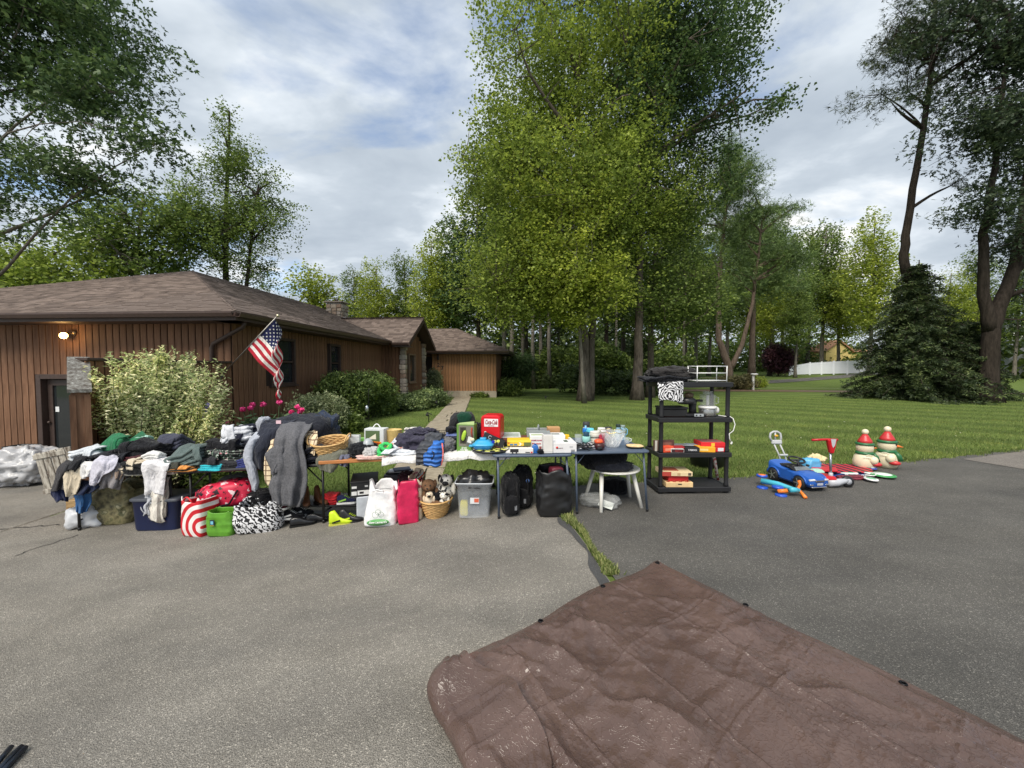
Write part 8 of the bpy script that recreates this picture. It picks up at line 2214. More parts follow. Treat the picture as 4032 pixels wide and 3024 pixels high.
q = ground_at(2822, 1850); tb_ = thing('rubber_tub', 'round black rubber tub on the grass behind the shelf', 'tub', (q.x, q.y + .3, q.z));
MB().lathe([(.24, 0), (.29, .24), (.315, .27), (.32, .29), (.30, .29), (.275, .25), (.23, .03), (0, .03)], n=30).build('body', plastic((.022, .022, .023), .6), tb_)
q = ground_at(2826, 1895); MB_ = MB().tube([tuple(dep(2812, 1800, q.y + .02) - Vector((q.x, q.y, 0))), tuple(dep(2826, 1890, q.y) - Vector((q.x, q.y, 0)))], .022, 8).build('toy_snake', pattern('red_check', lambda nt, b: nt.links.new(_cr(nt, _nz(nt, 26, 1, .4).outputs[0], [(.45, c(120, 30, 36)), (.5, c(160, 150, 142))]).outputs[0], b.inputs['Base Color']))); MB_.location = (q.x, q.y, 0); tag(MB_, 'thin red and grey patterned stick leaning behind the shelf', 'stick')
# ---- ride-on car
car = thing('ride_on_car', 'blue toddler ride on car with black seat and steering wheel', 'toy car', (3.90, 5.24, .014), R(8))
M_CB = plastic(c(40, 92, 176), .28); M_CK = plastic((.016, .016, .018), .4)
secs = [(-.36, .105, .08, .135, .145), (-.345, .135, .06, .16, .175), (-.25, .15, .055, .185, .205), (-.14, .155, .05, .20, .225), (-.08, .155, .05, .205, .215), (.0, .155, .05, .21, .20), (.14, .155, .05, .225, .22), (.24, .15, .055, .245, .26), (.31, .14, .07, .25, .275), (.335, .115, .10, .235, .26)]
vs_, fs = [], []; ringn = 12
for (y, w, z0, z1_, z2) in secs:
 vs_ += [(-w * .8, y, z0), (-w, y, z0 + .03), (-w * 1.0, y, (z0 + z1_) / 2), (-w * .97, y, z1_ - .01), (-w * .86, y, z1_ + (z2 - z1_) * .6), (-w * .4, y, z2), (w * .4, y, z2), (w * .86, y, z1_ + (z2 - z1_) * .6), (w * .97, y, z1_ - .01), (w, y, (z0 + z1_) / 2), (w, y, z0 + .03), (w * .8, y, z0)]
for j in range(len(secs) - 1):
 for k in range(ringn): l = (k + 1) % ringn; fs.append((j * ringn + k, (j + 1) * ringn + k, (j + 1) * ringn + l, j * ringn + l))
fs += [tuple(range(ringn)), tuple((len(secs) - 1) * ringn + k for k in range(ringn))[::-1]]
o = MB().add(vs_, fs, True).build('body', M_CB, car); auto_smooth(o, 35)
MB().box((0, .10, .235), (.17, .30, .05), rotm(R(-9), 0, 0), .02).build('seat', surf('seat_black', (.02, .02, .021), .5), car)
MB().box((0, -.07, .225), (.24, .13, .03), rotm(R(18), 0, 0), .008).build('dashboard', M_CK, car)
MB().tube([(0, -.07, .22), (0, -.02, .33)], [.022, .016], 10).build('steering_column', M_CK, car)
sw_ = MB().tube([(.095 * math.cos(a_), .085 * math.sin(a_) - .01, .34 + .025 * math.sin(a_)) for a_ in np.linspace(0, 6.283, 20)[:-1]], .013, 7, closed=True).build('steering_wheel', M_CK, car)
MB().box((0, -.01, .338), (.17, .03, .012), rotm(R(14), 0, 0), .004).build('spoke', M_CK, sw_)
M_RIM = metal(c(190, 192, 196), .3)
for sx in (-1, 1):
 for y in (-.215, .205):
  wh = MB().lathe([(.045, -.028), (.078, -.026), (.088, -.012), (.088, .012), (.078, .026), (.045, .028)], (sx * .15, y, .088), 24, axis=rotm(0, R(90), 0)).build('wheel', plastic((.014, .014, .015), .6), car)
  rm = MB(); rm.lathe([(.0, .030), (.016, .031), (.018, .026)], (sx * .15, y, .088), 12, axis=rotm(0, R(90) * sx, 0))
  for k in range(5):
   a = 2 * math.pi * k / 5; rm.box((sx * .178, y + .034 * math.cos(a), .088 + .034 * math.sin(a)), (.006, .056, .014), rotm(a, 0, 0))
  rm.build('rim', M_RIM, wh)
  MB().tube([(sx * .155, y + .105 * math.cos(a_), .086 + .105 * math.sin(a_)) for a_ in np.linspace(.12, math.pi - .12, 12)], .013, 6).build('wheel_arch', M_CB, car)
 MB().box((sx * .105, -.352, .158), (.07, .02, .022), rotm(0, sx * .15, sx * .35), .004).build('headlight', glass_mat('headlight', (.85, .88, .9), .85, .1), car)
 MB().box((sx * .11, -.357, .095), (.05, .012, .014), None, .003).build('fog_lamp', metal(c(200, 202, 206), .2), car)
 MB().box((sx * .155, -.03, .26), (.03, .045, .03), None, .008).build('door_mirror', M_CK, car)
MB().box((0, -.362, .142), (.13, .012, .026), None, .003).build('grille', metal(c(150, 152, 158), .25), car)
MB().box((0, -.366, .104), (.085, .006, .028), None, .002).build('number_plate', card(c(176, 180, 190)), car)
MB().box((0, -.352, .063), (.22, .02, .014), None, .004).build('bumper_trim', metal(c(190, 190, 190), .3), car)
MB().add([(-.115, -.125, .225), (.115, -.125, .225), (.10, -.075, .262), (-.10, -.075, .262)], [(0, 1, 2, 3)]).build('windscreen', glass_mat('screen_glass', (.25, .28, .3), .7, .05), car)
# ---- grey push walker handle frame
q = ground_at(3130, 1858); wk = thing('push_walker', 'grey plastic push walker with yellow tipped dial behind the blue car', 'toy walker', (q.x + .05, q.y + .25, q.z)); M_GW = plastic(c(186, 188, 190), .4)
T0 = [tuple(dep(u, v, q.y + yy) - wk.location) for (u, v, yy) in ((3125, 1820, .30), (3108, 1770, .34), (3095, 1752, .35))]
for sx in (-.035, .06): MB().tube([(-.02 + sx, .02, .0), (-.06 + sx, .05, .20), (-.12 + sx, .08, .36)], .012, 8).build('tube', M_GW, wk)
MB().box((-.03, .03, .20), (.13, .03, .03), None, .008).build('cross_bar', M_GW, wk)
MB().box((-.115, .08, .40), (.17, .03, .07), rotm(R(-12), 0, 0), .012).build('tray', M_GW, wk)
MB().tube([(-.19, .09, .41), (-.215, .10, .48), (-.20, .105, .54), (-.15, .11, .565), (-.09, .11, .565), (-.045, .105, .535), (-.035, .10, .48), (-.045, .09, .41)], .017, 8).build('hoop', M_GW, wk)
MB().tube([(-.125, .10, .43), (-.125, .11, .555)], .014, 6).build('stem', M_GW, wk); MB().ball((-.115, .09, .50), (.03, .02, .018), 10).build('dial', plastic(c(236, 170, 40)), wk)
MB().box((.03, .0, .03), (.2, .24, .05), None, .012).build('base', plastic(c(150, 196, 214)), wk)
# ---- red kick scooter
q = ground_at(3278, 1925); sc = thing('red_scooter', 'red and silver three wheeled toddler scooter', 'scooter', (q.x, q.y + .1, .014), R(-6)); M_RD = plastic(c(190, 26, 34), .3); M_SV = plastic(c(186, 188, 194), .3)
MB().box((.02, .04, .105), (.17, .22, .09), rotm(0, .05, 0), .03).build('deck', M_RD, sc)
o = MB(); o.tube([(-.02, -.05, .06), (.10, -.04, .07), (.20, -.02, .085), (.27, 0, .095)], [.05, .05, .035, .02], 12); o.build('fork', M_SV, sc)
for (x, y, r) in ((.26, .0, .075), (-.10, .14, .055), (-.10, -.02, .055)):
 wh = MB().lathe([(.03, -.025), (r * .9, -.024), (r, -.012), (r, .012), (r * .9, .024), (.03, .025)], (x, y, r), 20, axis=rotm(R(80), 0, 0)).build('wheel', plastic((.014, .014, .015), .5), sc)
 MB().lathe([(r * .5, -.027), (r * .5, .027)], (x, y, r), 14, axis=rotm(R(80), 0, 0)).build('hub', M_SV, wh)
MB().tube([(.05, .0, .14), (.05, .02, .48)], [.016, .014], 10).build('post', metal(c(170, 174, 180), .3), sc); MB().lathe([(.03, 0), (.022, .06)], (.05, 0, .13), 12).build('collar', M_SV, sc)
o = MB(); o.extr([(-.01, -.02, .64), (.11, -.02, .64), (.10, -.02, .56), (.075, -.02, .45), (.03, -.02, .45), (.005, -.02, .56)], (0, .06, 0)); hd_ = o.build('head', M_RD, sc); hd_.modifiers.new('b', 'BEVEL').width = .012
o = MB(); o.extr([(.025, -.023, .645), (.09, -.023, .645), (.075, -.023, .56), (.055, -.023, .53), (.04, -.023, .56)], (0, .01, 0)); o.build('badge', M_SV, hd_)
MB().tube([(-.20, .0, .625), (-.10, .0, .632), (.0, .01, .635), (.13, .015, .632)], .016, 8).build('handlebar', M_RD, sc)
# ---- turquoise scooter lying on its side
q = ground_at(3085, 1950); s2 = thing('toy_trike', 'turquoise and orange folded scooter lying on the asphalt', 'scooter', (q.x, q.y, .014)); M_TQ2 = plastic(c(76, 178, 200), .3); M_OR = plastic(c(238, 128, 44), .3); M_BW = plastic(c(40, 84, 190), .3)
L0 = lambda u, v, z: Vector((*at(u, v, z).to_2d(), z)) - Vector((q.x, q.y, .014))
MB().tube([L0(2998, 1893, .10), L0(3060, 1905, .10), L0(3120, 1925, .09), L0(3150, 1932, .08)], [.035, .033, .026, .024], 10).build('deck', M_TQ2, s2)
MB().tube([L0(3110, 1928, .10), L0(3140, 1930, .09)], .032, 12).build('joint', M_TQ2, s2)
MB().tube([L0(3140, 1928, .09), L0(3150, 1908, .14), L0(3146, 1893, .19)], [.018, .017, .02], 8).build('handlebar', M_OR, s2)
MB().tube([L0(3145, 1930, .08), L0(3160, 1945, .05), L0(3172, 1960, .03)], [.02, .018, .022], 8).build('handlebar', M_OR, s2)
MB().tube([L0(3062, 1935, .06), L0(3100, 1932, .08)], .026, 8).build('front_axle', M_OR, s2)
for (u, v, z, col) in ((3000, 1873, .15, M_BW), (3002, 1920, .02, M_BW), (3062, 1918, .09, M_BW), (3075, 1950, .02, M_BW)):
 p = L0(u, v, z); wh = MB().lathe([(.03, -.016), (.062, -.014), (.066, 0), (.062, .014), (.03, .016)], p, 22).build('wheel', col, s2)
 if v < 1880: MB().lathe([(.045, .0), (.045, .018)], p, 18).build('hub', M_OR, wh)
# ---- flat things on the asphalt: kites, mats, small toys
def slab_(name, label, pts, z, mat, cat):
 q = [at(u, v, z) for u, v in pts]; cx_ = sum(p.x for p in q) / len(q); cy_ = sum(p.y for p in q) / len(q)
 o = MB().prism([(p.x - cx_, p.y - cy_) for p in q], 0, .014).build(name, mat, None); o.location = (cx_, cy_, z); tag(o, label, cat); return o
def stripes(name, a, b, sc):
 return pattern(name, lambda nt, bb: (lambda w, t: (nt.links.new(t.outputs['Object'], w.inputs[0]), w.inputs['Scale'].__setattr__('default_value', sc), nt.links.new(_cr(nt, w.outputs['Fac'], [(.48, a), (.52, b)]).outputs[0], bb.inputs['Base Color'])))(nt.nodes.new('ShaderNodeTexWave'), nt.nodes.new('ShaderNodeTexCoord')))
slab_('striped_mat', 'red and black striped folded mat by the snowmen', [(3190, 1862), (3440, 1862), (3420, 1832), (3205, 1828)], .05, stripes('red_black_stripe', c(196, 34, 56), c(24, 20, 24), 2.6), 'mat')
slab_('red_board', 'red flat board with white edge beneath the scooter handle', [(3190, 1856), (3300, 1858), (3290, 1842), (3200, 1838)], .085, plastic(c(200, 36, 48)), 'board')
slab_('blue_board', 'blue flat board with white and green print', [(3270, 1880), (3420, 1872), (3440, 1850), (3290, 1848)], .016, plastic(c(40, 84, 160)), 'board')
for k, (u, v, rx, colr, lab) in enumerate(((3335, 1862, .13, (226, 232, 232), 'white and green flying disc on the blue board'), (3420, 1862, .11, (216, 222, 216), 'white flying disc with green rim behind the first'), (3475, 1872, .15, (66, 150, 84), 'green and white flying disc nearest the snowmen'), (3430, 1890, .08, (230, 230, 228), 'small plain white disc at the front of the discs'), (3430, 1846, .07, (70, 90, 170), 'blue flying disc behind the white ones'))):
 p = at(u, v, .04); dk = thing('flying_disc', lab, 'disc', (p.x, p.y, .034 + .004 * k), 0, 'flying discs'); dk.rotation_euler = (.06 * (k - 2), .05 * (k % 2), 0)
 MB().lathe([(rx, 0), (rx * 1.02, .008), (rx * .94, .018), (0, .020)], n=26).build('rim', plastic(c(*colr)), dk)
 MB().lathe([(rx * .7, .0205), (rx * .7, .0215), (0, .022)], n=22).build('print', card(c(226, 236, 228) if k in (2, 4) else c(120, 180, 140)), dk)
lump('paddle_heap', 'pile of dark red and white cords and paddles', 'toys', (*at(3350, 1890, 0).to_2d(), .014), (.36, .12, .05), surf('maroon_mix', c(110, 40, 52), .6, var=.6, scale=18), 171, 0, .6, .3)
cdm = thing('cord_loops', 'loose loops of white cord among the flying discs', 'cord', (*at(3400, 1885, 0).to_2d(), .016))
for k in range(4):
 MB().tube([tuple(v) for v in _cr1(np.array([(-.25 + .12 * i + r_.uniform(-.05, .05), r_.uniform(-.10, .10), r_.uniform(.01, .05)) for i in range(6)]), 24)], .004, 5).build('loop', plastic(c(232, 232, 228)), cdm)
tn = lump('blue_toy', 'pale blue and mint plastic toy beside the steering wheel', 'toy', (*at(3190, 1858, 0).to_2d(), .014), (.24, .2, .20), plastic(c(90, 168, 214)), 172, 0, .7, .18)
lump('mint_toy', 'mint green bowl shaped toy between the car and scooter', 'toy', (*at(3215, 1876, 0).to_2d(), .014), (.18, .16, .10), plastic(c(170, 212, 190)), 173, 0, .8, .08)
lump('cream_cloth', 'cream crumpled cloth behind the toys', 'cloth', (*at(3215, 1832, 0).to_2d(), .016), (.24, .14, .15), fabric(c(226, 208, 162)), 174, 0, .9, .4)
# ---- light up snowmen
def snowman(label, u, v, hgt, face):
 q = ground_at(u, v); root = thing('snowman_figure', label, 'snowman', (q.x, q.y + .08, .014), face); k = hgt / .62
 W = plastic(c(226, 214, 184), .35); RD = plastic(c(196, 52, 54), .35); GN = plastic(c(44, 106, 66), .35)
 P = lambda *a: [(r_ * k, z * k) for r_, z in a]
 MB().lathe(P((.08, 0), (.115, .01), (.14, .07), (.145, .13), (.125, .21), (.08, .26)), n=26).build('body', W, root)
 MB().lathe(P((.06, .25), (.10, .29), (.112, .345), (.10, .40), (.05, .44)), n=26).build('head', W, root)
 MB().lathe(P((.112, .385), (.122, .40), (.112, .42), (.10, .425)), n=26).build('hat_brim', GN, root)
 MB().lathe(P((.10, .415), (.085, .46), (.05, .52), (.028, .56)), n=24).build('hat', RD, root)
 MB().ball((0, 0, .59 * k), .045 * k, 16).build('pompom', W, root)
 MB().lathe(P((.095, .235), (.115, .25), (.11, .275), (.085, .285)), n=24).build('scarf', GN, root)
 o = MB(); o.tube([(.09 * k, -.05 * k, .25 * k), (.13 * k, -.055 * k, .20 * k), (.148 * k, -.055 * k, .13 * k)], [.03 * k, .034 * k, .036 * k], 8); o.build('scarf_end', GN, root)
 MB().tube([(.095 * k, 0, .345 * k), (.175 * k, 0, .335 * k)], [.025 * k, .004 * k], 10).build('nose', plastic(c(240, 120, 50)), root)
 for s in (-1, 1):
  MB().ball((.098 * k, s * .042 * k, .37 * k), (.012 * k, .018 * k, .024 * k), 10).build('eye', plastic((.012, .012, .012)), root)
  MB().ball((.04 * k, s * .135 * k, .165 * k), (.06 * k, .05 * k, .065 * k), 14).build('arm', W, root)
  MB().ball((.085 * k, s * .135 * k, .105 * k), (.07 * k, .045 * k, .035 * k), 12).build('mitten', RD, root)
 for z in (.20, .14, .07): MB().ball((.138 * k, 0, z * k), .016 * k, 8).build('button', plastic((.014, .02, .016)), root)
 MB().tube([(.10 * k, -.02, .305 * k), (.09 * k, -.04 * k, .298 * k), (.102 * k, .02, .305 * k)], .004, 5).build('mouth', plastic(c(120, 50, 50)), root)
 MB().tube([tuple(p) for p in _cr1(np.array([(-.06, -.12, .24), (-.02, -.13, .25), (.05, -.12, .22), (-.01, -.14, .20), (-.1, -.12, .22)]) * k, 20)], .005, 5).build('lamp_cord', plastic(c(226, 222, 200)), root)
 return root
snowman('plastic snowman with red hat seen in profile', 3420, 1852, .62, R(-8))
snowman('plastic snowman with red hat turned towards the driveway', 3508, 1846, .65, R(-42))
# ---- flag on the wall
B0 = dep(873, 1478, 8.28); TIP = dep(1090, 1247, 8.05)
fg = thing('house_flag', 'american flag hanging from an angled wall pole', 'flag', B0)
tv = TIP - B0
MB().tube([(0, 0, 0), tuple(tv)], .013, 8).build('pole', metal(c(150, 146, 140), .4), fg); MB().ball(tuple(tv + tv.normalized() * .03), .032, 12).build('finial', metal(c(210, 200, 170), .3), fg)
MB().box((-.03, 0, -.03), (.08, .05, .10), rotm(0, .6, 0), .01).build('bracket', metal(c(120, 120, 120)), fg)
NU, NV = 66, 60
V = np.zeros((NU + 1, NV + 1, 3)); hoist, fly = .92, 1.46
tvn = np.array(tv.normalized()); tl = tv.length
xf = tv.x - .02
for i in range(NU + 1):
 s = i / NU
 p0 = np.array(tv) - tvn * (.06 + hoist * s)
 acc = p0.copy(); V[i, 0] = acc
 for j in range(1, NV + 1):
  ds = fly / NV; room = xf + .035 * math.sin(s * 9 + .5) - acc[0]
  k = smooth01(room / .14)
  ang_ = lerp(math.radians(-88), math.radians(-47), k)
  yy = (1 - k) * 1.15 * math.sin((j / NV * fly - s * .5) * 10 + s * 4) + .25 * math.sin(j / NV * 11 + s * 3)
  d_ = np.array([math.cos(ang_), 0.0, math.sin(ang_)]); d_ = d_ + np.array([0, yy, 0]); d_ /= np.linalg.norm(d_)
  acc = acc + d_ * ds; V[i, j] = acc
idx = np.arange((NU + 1) * (NV + 1)).reshape(NU + 1, NV + 1)
F = np.stack([idx[:-1, :-1], idx[:-1, 1:], idx[1:, 1:], idx[1:, :-1]], -1)
st13 = np.minimum((np.arange(NU) * 13 // NU), 12)
can = (np.arange(NU)[:, None] < NU * 7 / 13) & (np.arange(NV)[None, :] < NV * .40)
for nm, sel, mt in (('canton', can, fabric(c(34, 40, 78))), ('red_stripe', (~can) & (st13[:, None] % 2 == 0), fabric(c(176, 38, 54))), ('white_stripe', (~can) & (st13[:, None] % 2 == 1), fabric(c(224, 218, 212)))):
 link(nm, mesh_np(nm, V.reshape(-1, 3), F[sel], True), mt, fg)
stm_ = MB()
for rr_ in range(9):
 for cc_ in range(6 if rr_ % 2 == 0 else 5):
  i = int((rr_ + .5) / 9 * NU * 7 / 13) + 1; j = int((cc_ + (.5 if rr_ % 2 == 0 else 1.0)) / 6 * NV * .4) + 1
  du_ = V[min(NU, i + 1), j] - V[i - 1, j]; dv2 = V[i, min(NV, j + 1)] - V[i, j - 1]
  du_ /= np.linalg.norm(du_); dv2 /= np.linalg.norm(dv2); nn_ = np.cross(du_, dv2); nn_ /= np.linalg.norm(nn_)
  for sg_ in (-1, 1):
   stm_.add([V[i, j] + nn_ * .004 * sg_ + (du_ * math.cos(a_) + dv2 * math.sin(a_)) * (.024 if q_ % 2 == 0 else .010) for q_, a_ in enumerate(np.linspace(0, 2 * math.pi, 11)[:-1])], [tuple(range(10))])
o = stm_.build('star', card(c(226, 224, 222)), fg); o['kind'] = 'stuff'
# ---- garden lights, shepherd hook, white post, fence, far houses
M_BLKM = plastic((.012, .012, .013), .5)
for (u, v, lab) in ((1688, 1662, 'small black solar spot light in the grass by the walkway'), (2150, 1582, 'small black solar light on the lawn before the wood'), (1722, 1606, 'tiny solar spike light near the juniper')):
 q = ground_at(u, v); sl = thing('solar_light', lab, 'garden light', (q.x, q.y, q.z)); k = 1.0
 MB().tube([(0, 0, 0), (0, 0, .22)], .012, 6).build('spike', M_BLKM, sl); MB().box((.02, 0, .26), (.17, .10, .018), rotm(0, .45, .2), .004).build('panel', M_BLKM, sl); MB().lathe([(.03, 0), (.045, .07)], (-.03, -.02, .20), 10, axis=rotm(R(60), 0, 0)).build('lamp_head', M_BLKM, sl)
q = Vector((*dep(1452, 1600, 9.3).to_2d(), 0)); q.z = gzf(q.x, q.y) + .03
hk = thing('garden_stake', 'thin iron garden stake with silver gazing globe', 'garden ornament', q)
MB().tube([(0, 0, 0), (0, 0, 1.05), (.02, 0, 1.12)], .007, 6).build('stake', M_BLKM, hk); MB().ball((-.045, 0, .62), (.045, .045, .085), 14).build('globe', metal(c(190, 196, 200), .12), hk)
q = ground_at(2968, 1545); wp = thing('white_post', 'white bird figure post in the far bed', 'garden ornament', (*dep(2965, 1520, 29).to_2d(), 0))
MB().box((0, 0, .55), (.14, .14, 1.1), None, .02).build('post', plastic(c(220, 220, 216)), wp); MB().lathe([(.05, 0), (.22, .06), (.26, .12), (.2, .16), (0, .17)], (.08, 0, 1.08), 14).build('basin', plastic(c(222, 222, 220)), wp)
fc = thing('vinyl_fence', 'white panelled vinyl fence beyond the side road', 'fence'); M_VN = surf('vinyl', c(226, 228, 234), .5, var=.04)
fpts = [(3108, 1476, 1441, 52), (3128, 1475, 1439, 53), (3188, 1473, 1429, 54), (3234, 1472, 1426, 54.5), (3282, 1471, 1423, 55), (3336, 1470, 1421, 55.5), (3392, 1469, 1419, 56), (3450, 1468, 1417, 57)]
fw_ = [(dep(u, vb, y), dep(u, vt, y)) for (u, vb, vt, y) in fpts]
for (a, t) in fw_: MB().box((a.x, a.y, (a.z + t.z) / 2 + .05 - .1), (.16, .16, t.z - a.z + .3), None, .01).build('post', M_VN, fc)
for (a, t), (b_, t2) in zip(fw_[:-1], fw_[1:]):
 for (z0, z1_, th) in ((0, .80, .05), (.80, .86, .08), (.86, .97, .05), (.97, 1.0, .09)):
  pts = [a.lerp(t, z0), b_.lerp(t2, z0), b_.lerp(t2, z1_), a.lerp(t, z1_)]
  MB().extr([p - Vector((0, th / 2, 0)) for p in pts], (0, th, 0)).build('panel' if th == .05 else 'rail', M_VN, fc)
def far_house(label, u0, u1, vb, ve, vr, y, wall, roofc, gab=None):
 a, b_ = dep(u0, vb, y), dep(u1, vb, y); ze, zr_2 = dep(u0, ve, y).z, dep(u0, vr, y).z; w = b_.x - a.x; d = 8.0; z0 = min(a.z, 0) - 1
 h = thing('far_house', label, 'house', (a.x, y, 0)); MW = surf('far_wall_%d' % u0, wall, .8)
 MB().box((w / 2, d / 2, (z0 + ze) / 2), (w, d, ze - z0)).build('wall', MW, h)
 MB().extr([(-.4, -.4, ze), (-.4, d + .4, ze), (-.4, d / 2, zr_2)], (w + .8, 0, 0)).build('roof', surf('far_roof_%d' % u0, roofc, .9), h)
 for k in range(max(1, int(w / 3))):
  xx = 1.5 + 3 * k
  if xx < w - .7:
   wn = MB().box((xx, -.05, ze - 1.35), (1.15, .1, 1.5)).build('window', card(c(232, 232, 228)), h); MB().box((xx, -.11, ze - 1.35), (.9, .04, 1.25)).build('pane', M_PANE, wn)
   for s in (-1, 1): MB().box((xx + s * .8, -.06, ze - 1.35), (.36, .06, 1.5)).build('shutter', card(c(40, 44, 48)), wn)
 if gab:
  gx, gw = gab; MB().extr([(gx, -1.2, z0), (gx + gw, -1.2, z0), (gx + gw, -1.2, ze), (gx + gw / 2, -1.2, ze + gw * .38), (gx, -1.2, ze)], (0, 1.15, 0)).build('gable_front', MW, h)
  MB().extr([(gx - .3, -1.5, ze - .1), (gx + gw / 2, -1.5, ze + gw * .40), (gx + gw + .3, -1.5, ze - .1), (gx + gw + .3, -1.5, ze + .15), (gx + gw / 2, -1.5, ze + gw * .40 + .25), (gx - .3, -1.5, ze + .15)], (0, 4, 0)).build('roof', surf('far_roof_%d' % u0, roofc, .9), h)
 return h
far_house('pale yellow neighbouring house with tan roof behind the fence', 3230, 3420, 1440, 1385, 1362, 70, c(240, 214, 140), c(186, 140, 112), (.0, 4.5))
far_house('grey white neighbouring house glimpsed past the heavy forked maple', 3950, 4120, 1470, 1260, 1220, 48, c(196, 200, 210), c(90, 90, 96))
strip('far_driveway', [(14 + i, 46.0 + .02 * i) for i in range(16)], .5, .05, surf('pale_kerb', c(226, 214, 170), .9), 'pale kerb beyond the far lawn', 'kerb')
pm_ = MB(); r2 = rng_(12)
for k in range(60):
 x, y = r2.uniform(-4, 14), r2.uniform(5.6, 14)
 if y < edge_y(x) + .05: y = r2.uniform(1.6, 4.6)
 s = r2.uniform(.012, .03); z = gzf(x, y) + .045 * (y > 5.2) + .016
 pm_.add([(x - s, y, z), (x, y - s * .6, z + .006), (x + s, y, z), (x, y + s * .6, z + .008)], [(0, 1, 2, 3)])
tag(pm_.build('fallen_petals', card(c(222, 216, 196))), 'scattered pale petals and leaf scraps', 'petals', kind='stuff')
# ---- things by the basement door
q = ground_at(60, 1925);
def tarp_heap(name, label, pos, size, mat, seed, rz=0, noise=.3):
 V, F = superell(*size, seed, .8, 70, 40, noise, nscale=2.4); P = V
 k = ridged(P * 5 + seed, seed, 3)[:, None] * .018; V = V + k * (V - np.array([0, 0, size[2] / 2])) / (np.linalg.norm(V, axis=1, keepdims=True) + .1); V[:, 2] = np.maximum(V[:, 2], 0)
 o = link(name, mesh_np(name, V, F, True), mat); o.location = pos; o.rotation_euler = (0, 0, rz); tag(o, label, 'tarp'); return o
tarp_heap('silver_tarp', 'crumpled silver tarp heaped by the basement door', (q.x - .22, q.y + .35, q.z), (.95, .7, .62), plastic(c(176, 176, 178), .3), 181)
q = ground_at(190, 1905); tarp_heap('brown_cover', 'dark brown crumpled tarp on the ground at the basement door', (q.x - .05, q.y + .4, q.z), (.85, .7, .34), plastic(c(74, 50, 44), .35), 182)
q = Vector((*dep(88, 1780, 8.0).to_2d(), 0)); bk_ = thing('planter', 'ribbed black planter box behind the silver tarp', 'planter', (q.x, 8.0, gzf(q.x, 8.0) + .012))
rsq(.46, .34, [(.85, 0), (.95, .3), (.98, .32), (.95, .34), (1.0, .52), (1.06, .54), (1.06, .58), (.9, .57), (.85, .3)], 30, .3).build('body', plastic((.018, .02, .02), .5), bk_)
q = ground_at(265, 1835); cr_ = thing('weathered_crate', 'weathered white wooden crate leaning at the door', 'crate', (dep(262, 1800, 6.6).x, 6.6, gzf(-7.6, 6.6) + .012), .4); cr_.rotation_euler = (0, -.18, .3)
M_WW = pattern('peeling_white', lambda nt, b: nt.links.new(_cr(nt, _nz(nt, 8, 5, .7, sc3=(3, 3, .5)).outputs[0], [(.35, c(96, 84, 72)), (.55, c(190, 184, 172))]).outputs[0], b.inputs['Base Color']))
for k in range(4): MB().box((-.15 + .1 * k, -.15, .36), (.085, .02, .72), None, .004).build('slat', M_WW, cr_); MB().box((-.15 + .1 * k, .15, .36), (.085, .02, .72), None, .004).build('slat', M_WW, cr_)
for z in (.06, .66): MB().box((0, -.165, z), (.42, .02, .08), None, .004).build('batten', M_WW, cr_); MB().box((-.2, 0, z), (.02, .30, .08), None, .004).build('batten', M_WW, cr_)
q = at(30, 2990, -.2); tb2 = thing('leg_frame', 'dark metal tubes of a folded leg frame lying on the worn asphalt', 'metal tubes', (q.x, q.y, gzf(q.x, q.y) + .012)); M_TB = metal(c(58, 66, 78), .35)
for (a, b_) in (((-40, 3010), (42, 2916)), ((-40, 3040), (82, 2914)), ((-40, 3060), (98, 2918))):
 pa, pb_ = at(a[0], a[1], q.z), at(b_[0], b_[1], -.2); za = gzf(pb_.x, pb_.y) + .026
 MB().tube([(pa.x - q.x, pa.y - q.y, .014), (pb_.x - q.x, pb_.y - q.y, .014)], .012, 8).build('tube', M_TB, tb2)
# ---- the big brown tarp
C0 = Vector((1.17, 3.08)); ea = Vector((-.82, -.573)).normalized(); eb_ = Vector((.551, -.834)).normalized()
NA, NB = 205, 300; LA, LB = 2.45, 3.7
rt_ = np.random.default_rng(9)
A = np.broadcast_to(np.linspace(0, LA, NA)[:, None], (NA, NB)).copy(); B = np.broadcast_to(np.linspace(0, LB, NB)[None, :], (NA, NB)).copy()
jA, jB = rt_.uniform(-.0045, .0045, (NA, NB)), rt_.uniform(-.0045, .0045, (NA, NB))
jA *= A < 1.8; jB *= A < 1.8; jA[0] = jA[-1] = 0; jB[:, 0] = jB[:, -1] = 0; A += jA; B += jB
p2 = np.stack([A, B, A * 0], -1)
wq = .10 * fbm(p2 * 1.7 + 7, 206, 2)
Hh = .010 + .014 * np.clip(fbm(p2 * np.array([.9, 1.4, 1]) + 9, 202, 2) + .2, 0, 2)
def worley(P, f, seed, rot=0.0):
 q = np.stack([P[..., 0] * math.cos(rot) - P[..., 1] * math.sin(rot), P[..., 0] * math.sin(rot) + P[..., 1] * math.cos(rot)], -1) * f; i0 = np.floor(q).astype(np.int64); best = np.full(q.shape[:2], 9.0)
 for dx in (-1, 0, 1):
  for dy in (-1, 0, 1):
   ix, iy = i0[..., 0] + dx, i0[..., 1] + dy
   best = np.minimum(best, np.hypot(ix + .5 + .5 * _hash(ix, iy, ix * 0, seed) - q[..., 0], iy + .5 + .5 * _hash(ix, iy, ix * 0 + 3, seed) - q[..., 1]))
 return best
pw = p2 + np.stack([wq, -wq, wq * 0], -1) * .5
m1_ = np.clip(fbm(p2 * 1.5 + 31, 261, 2) + .75, .15, 1.5)
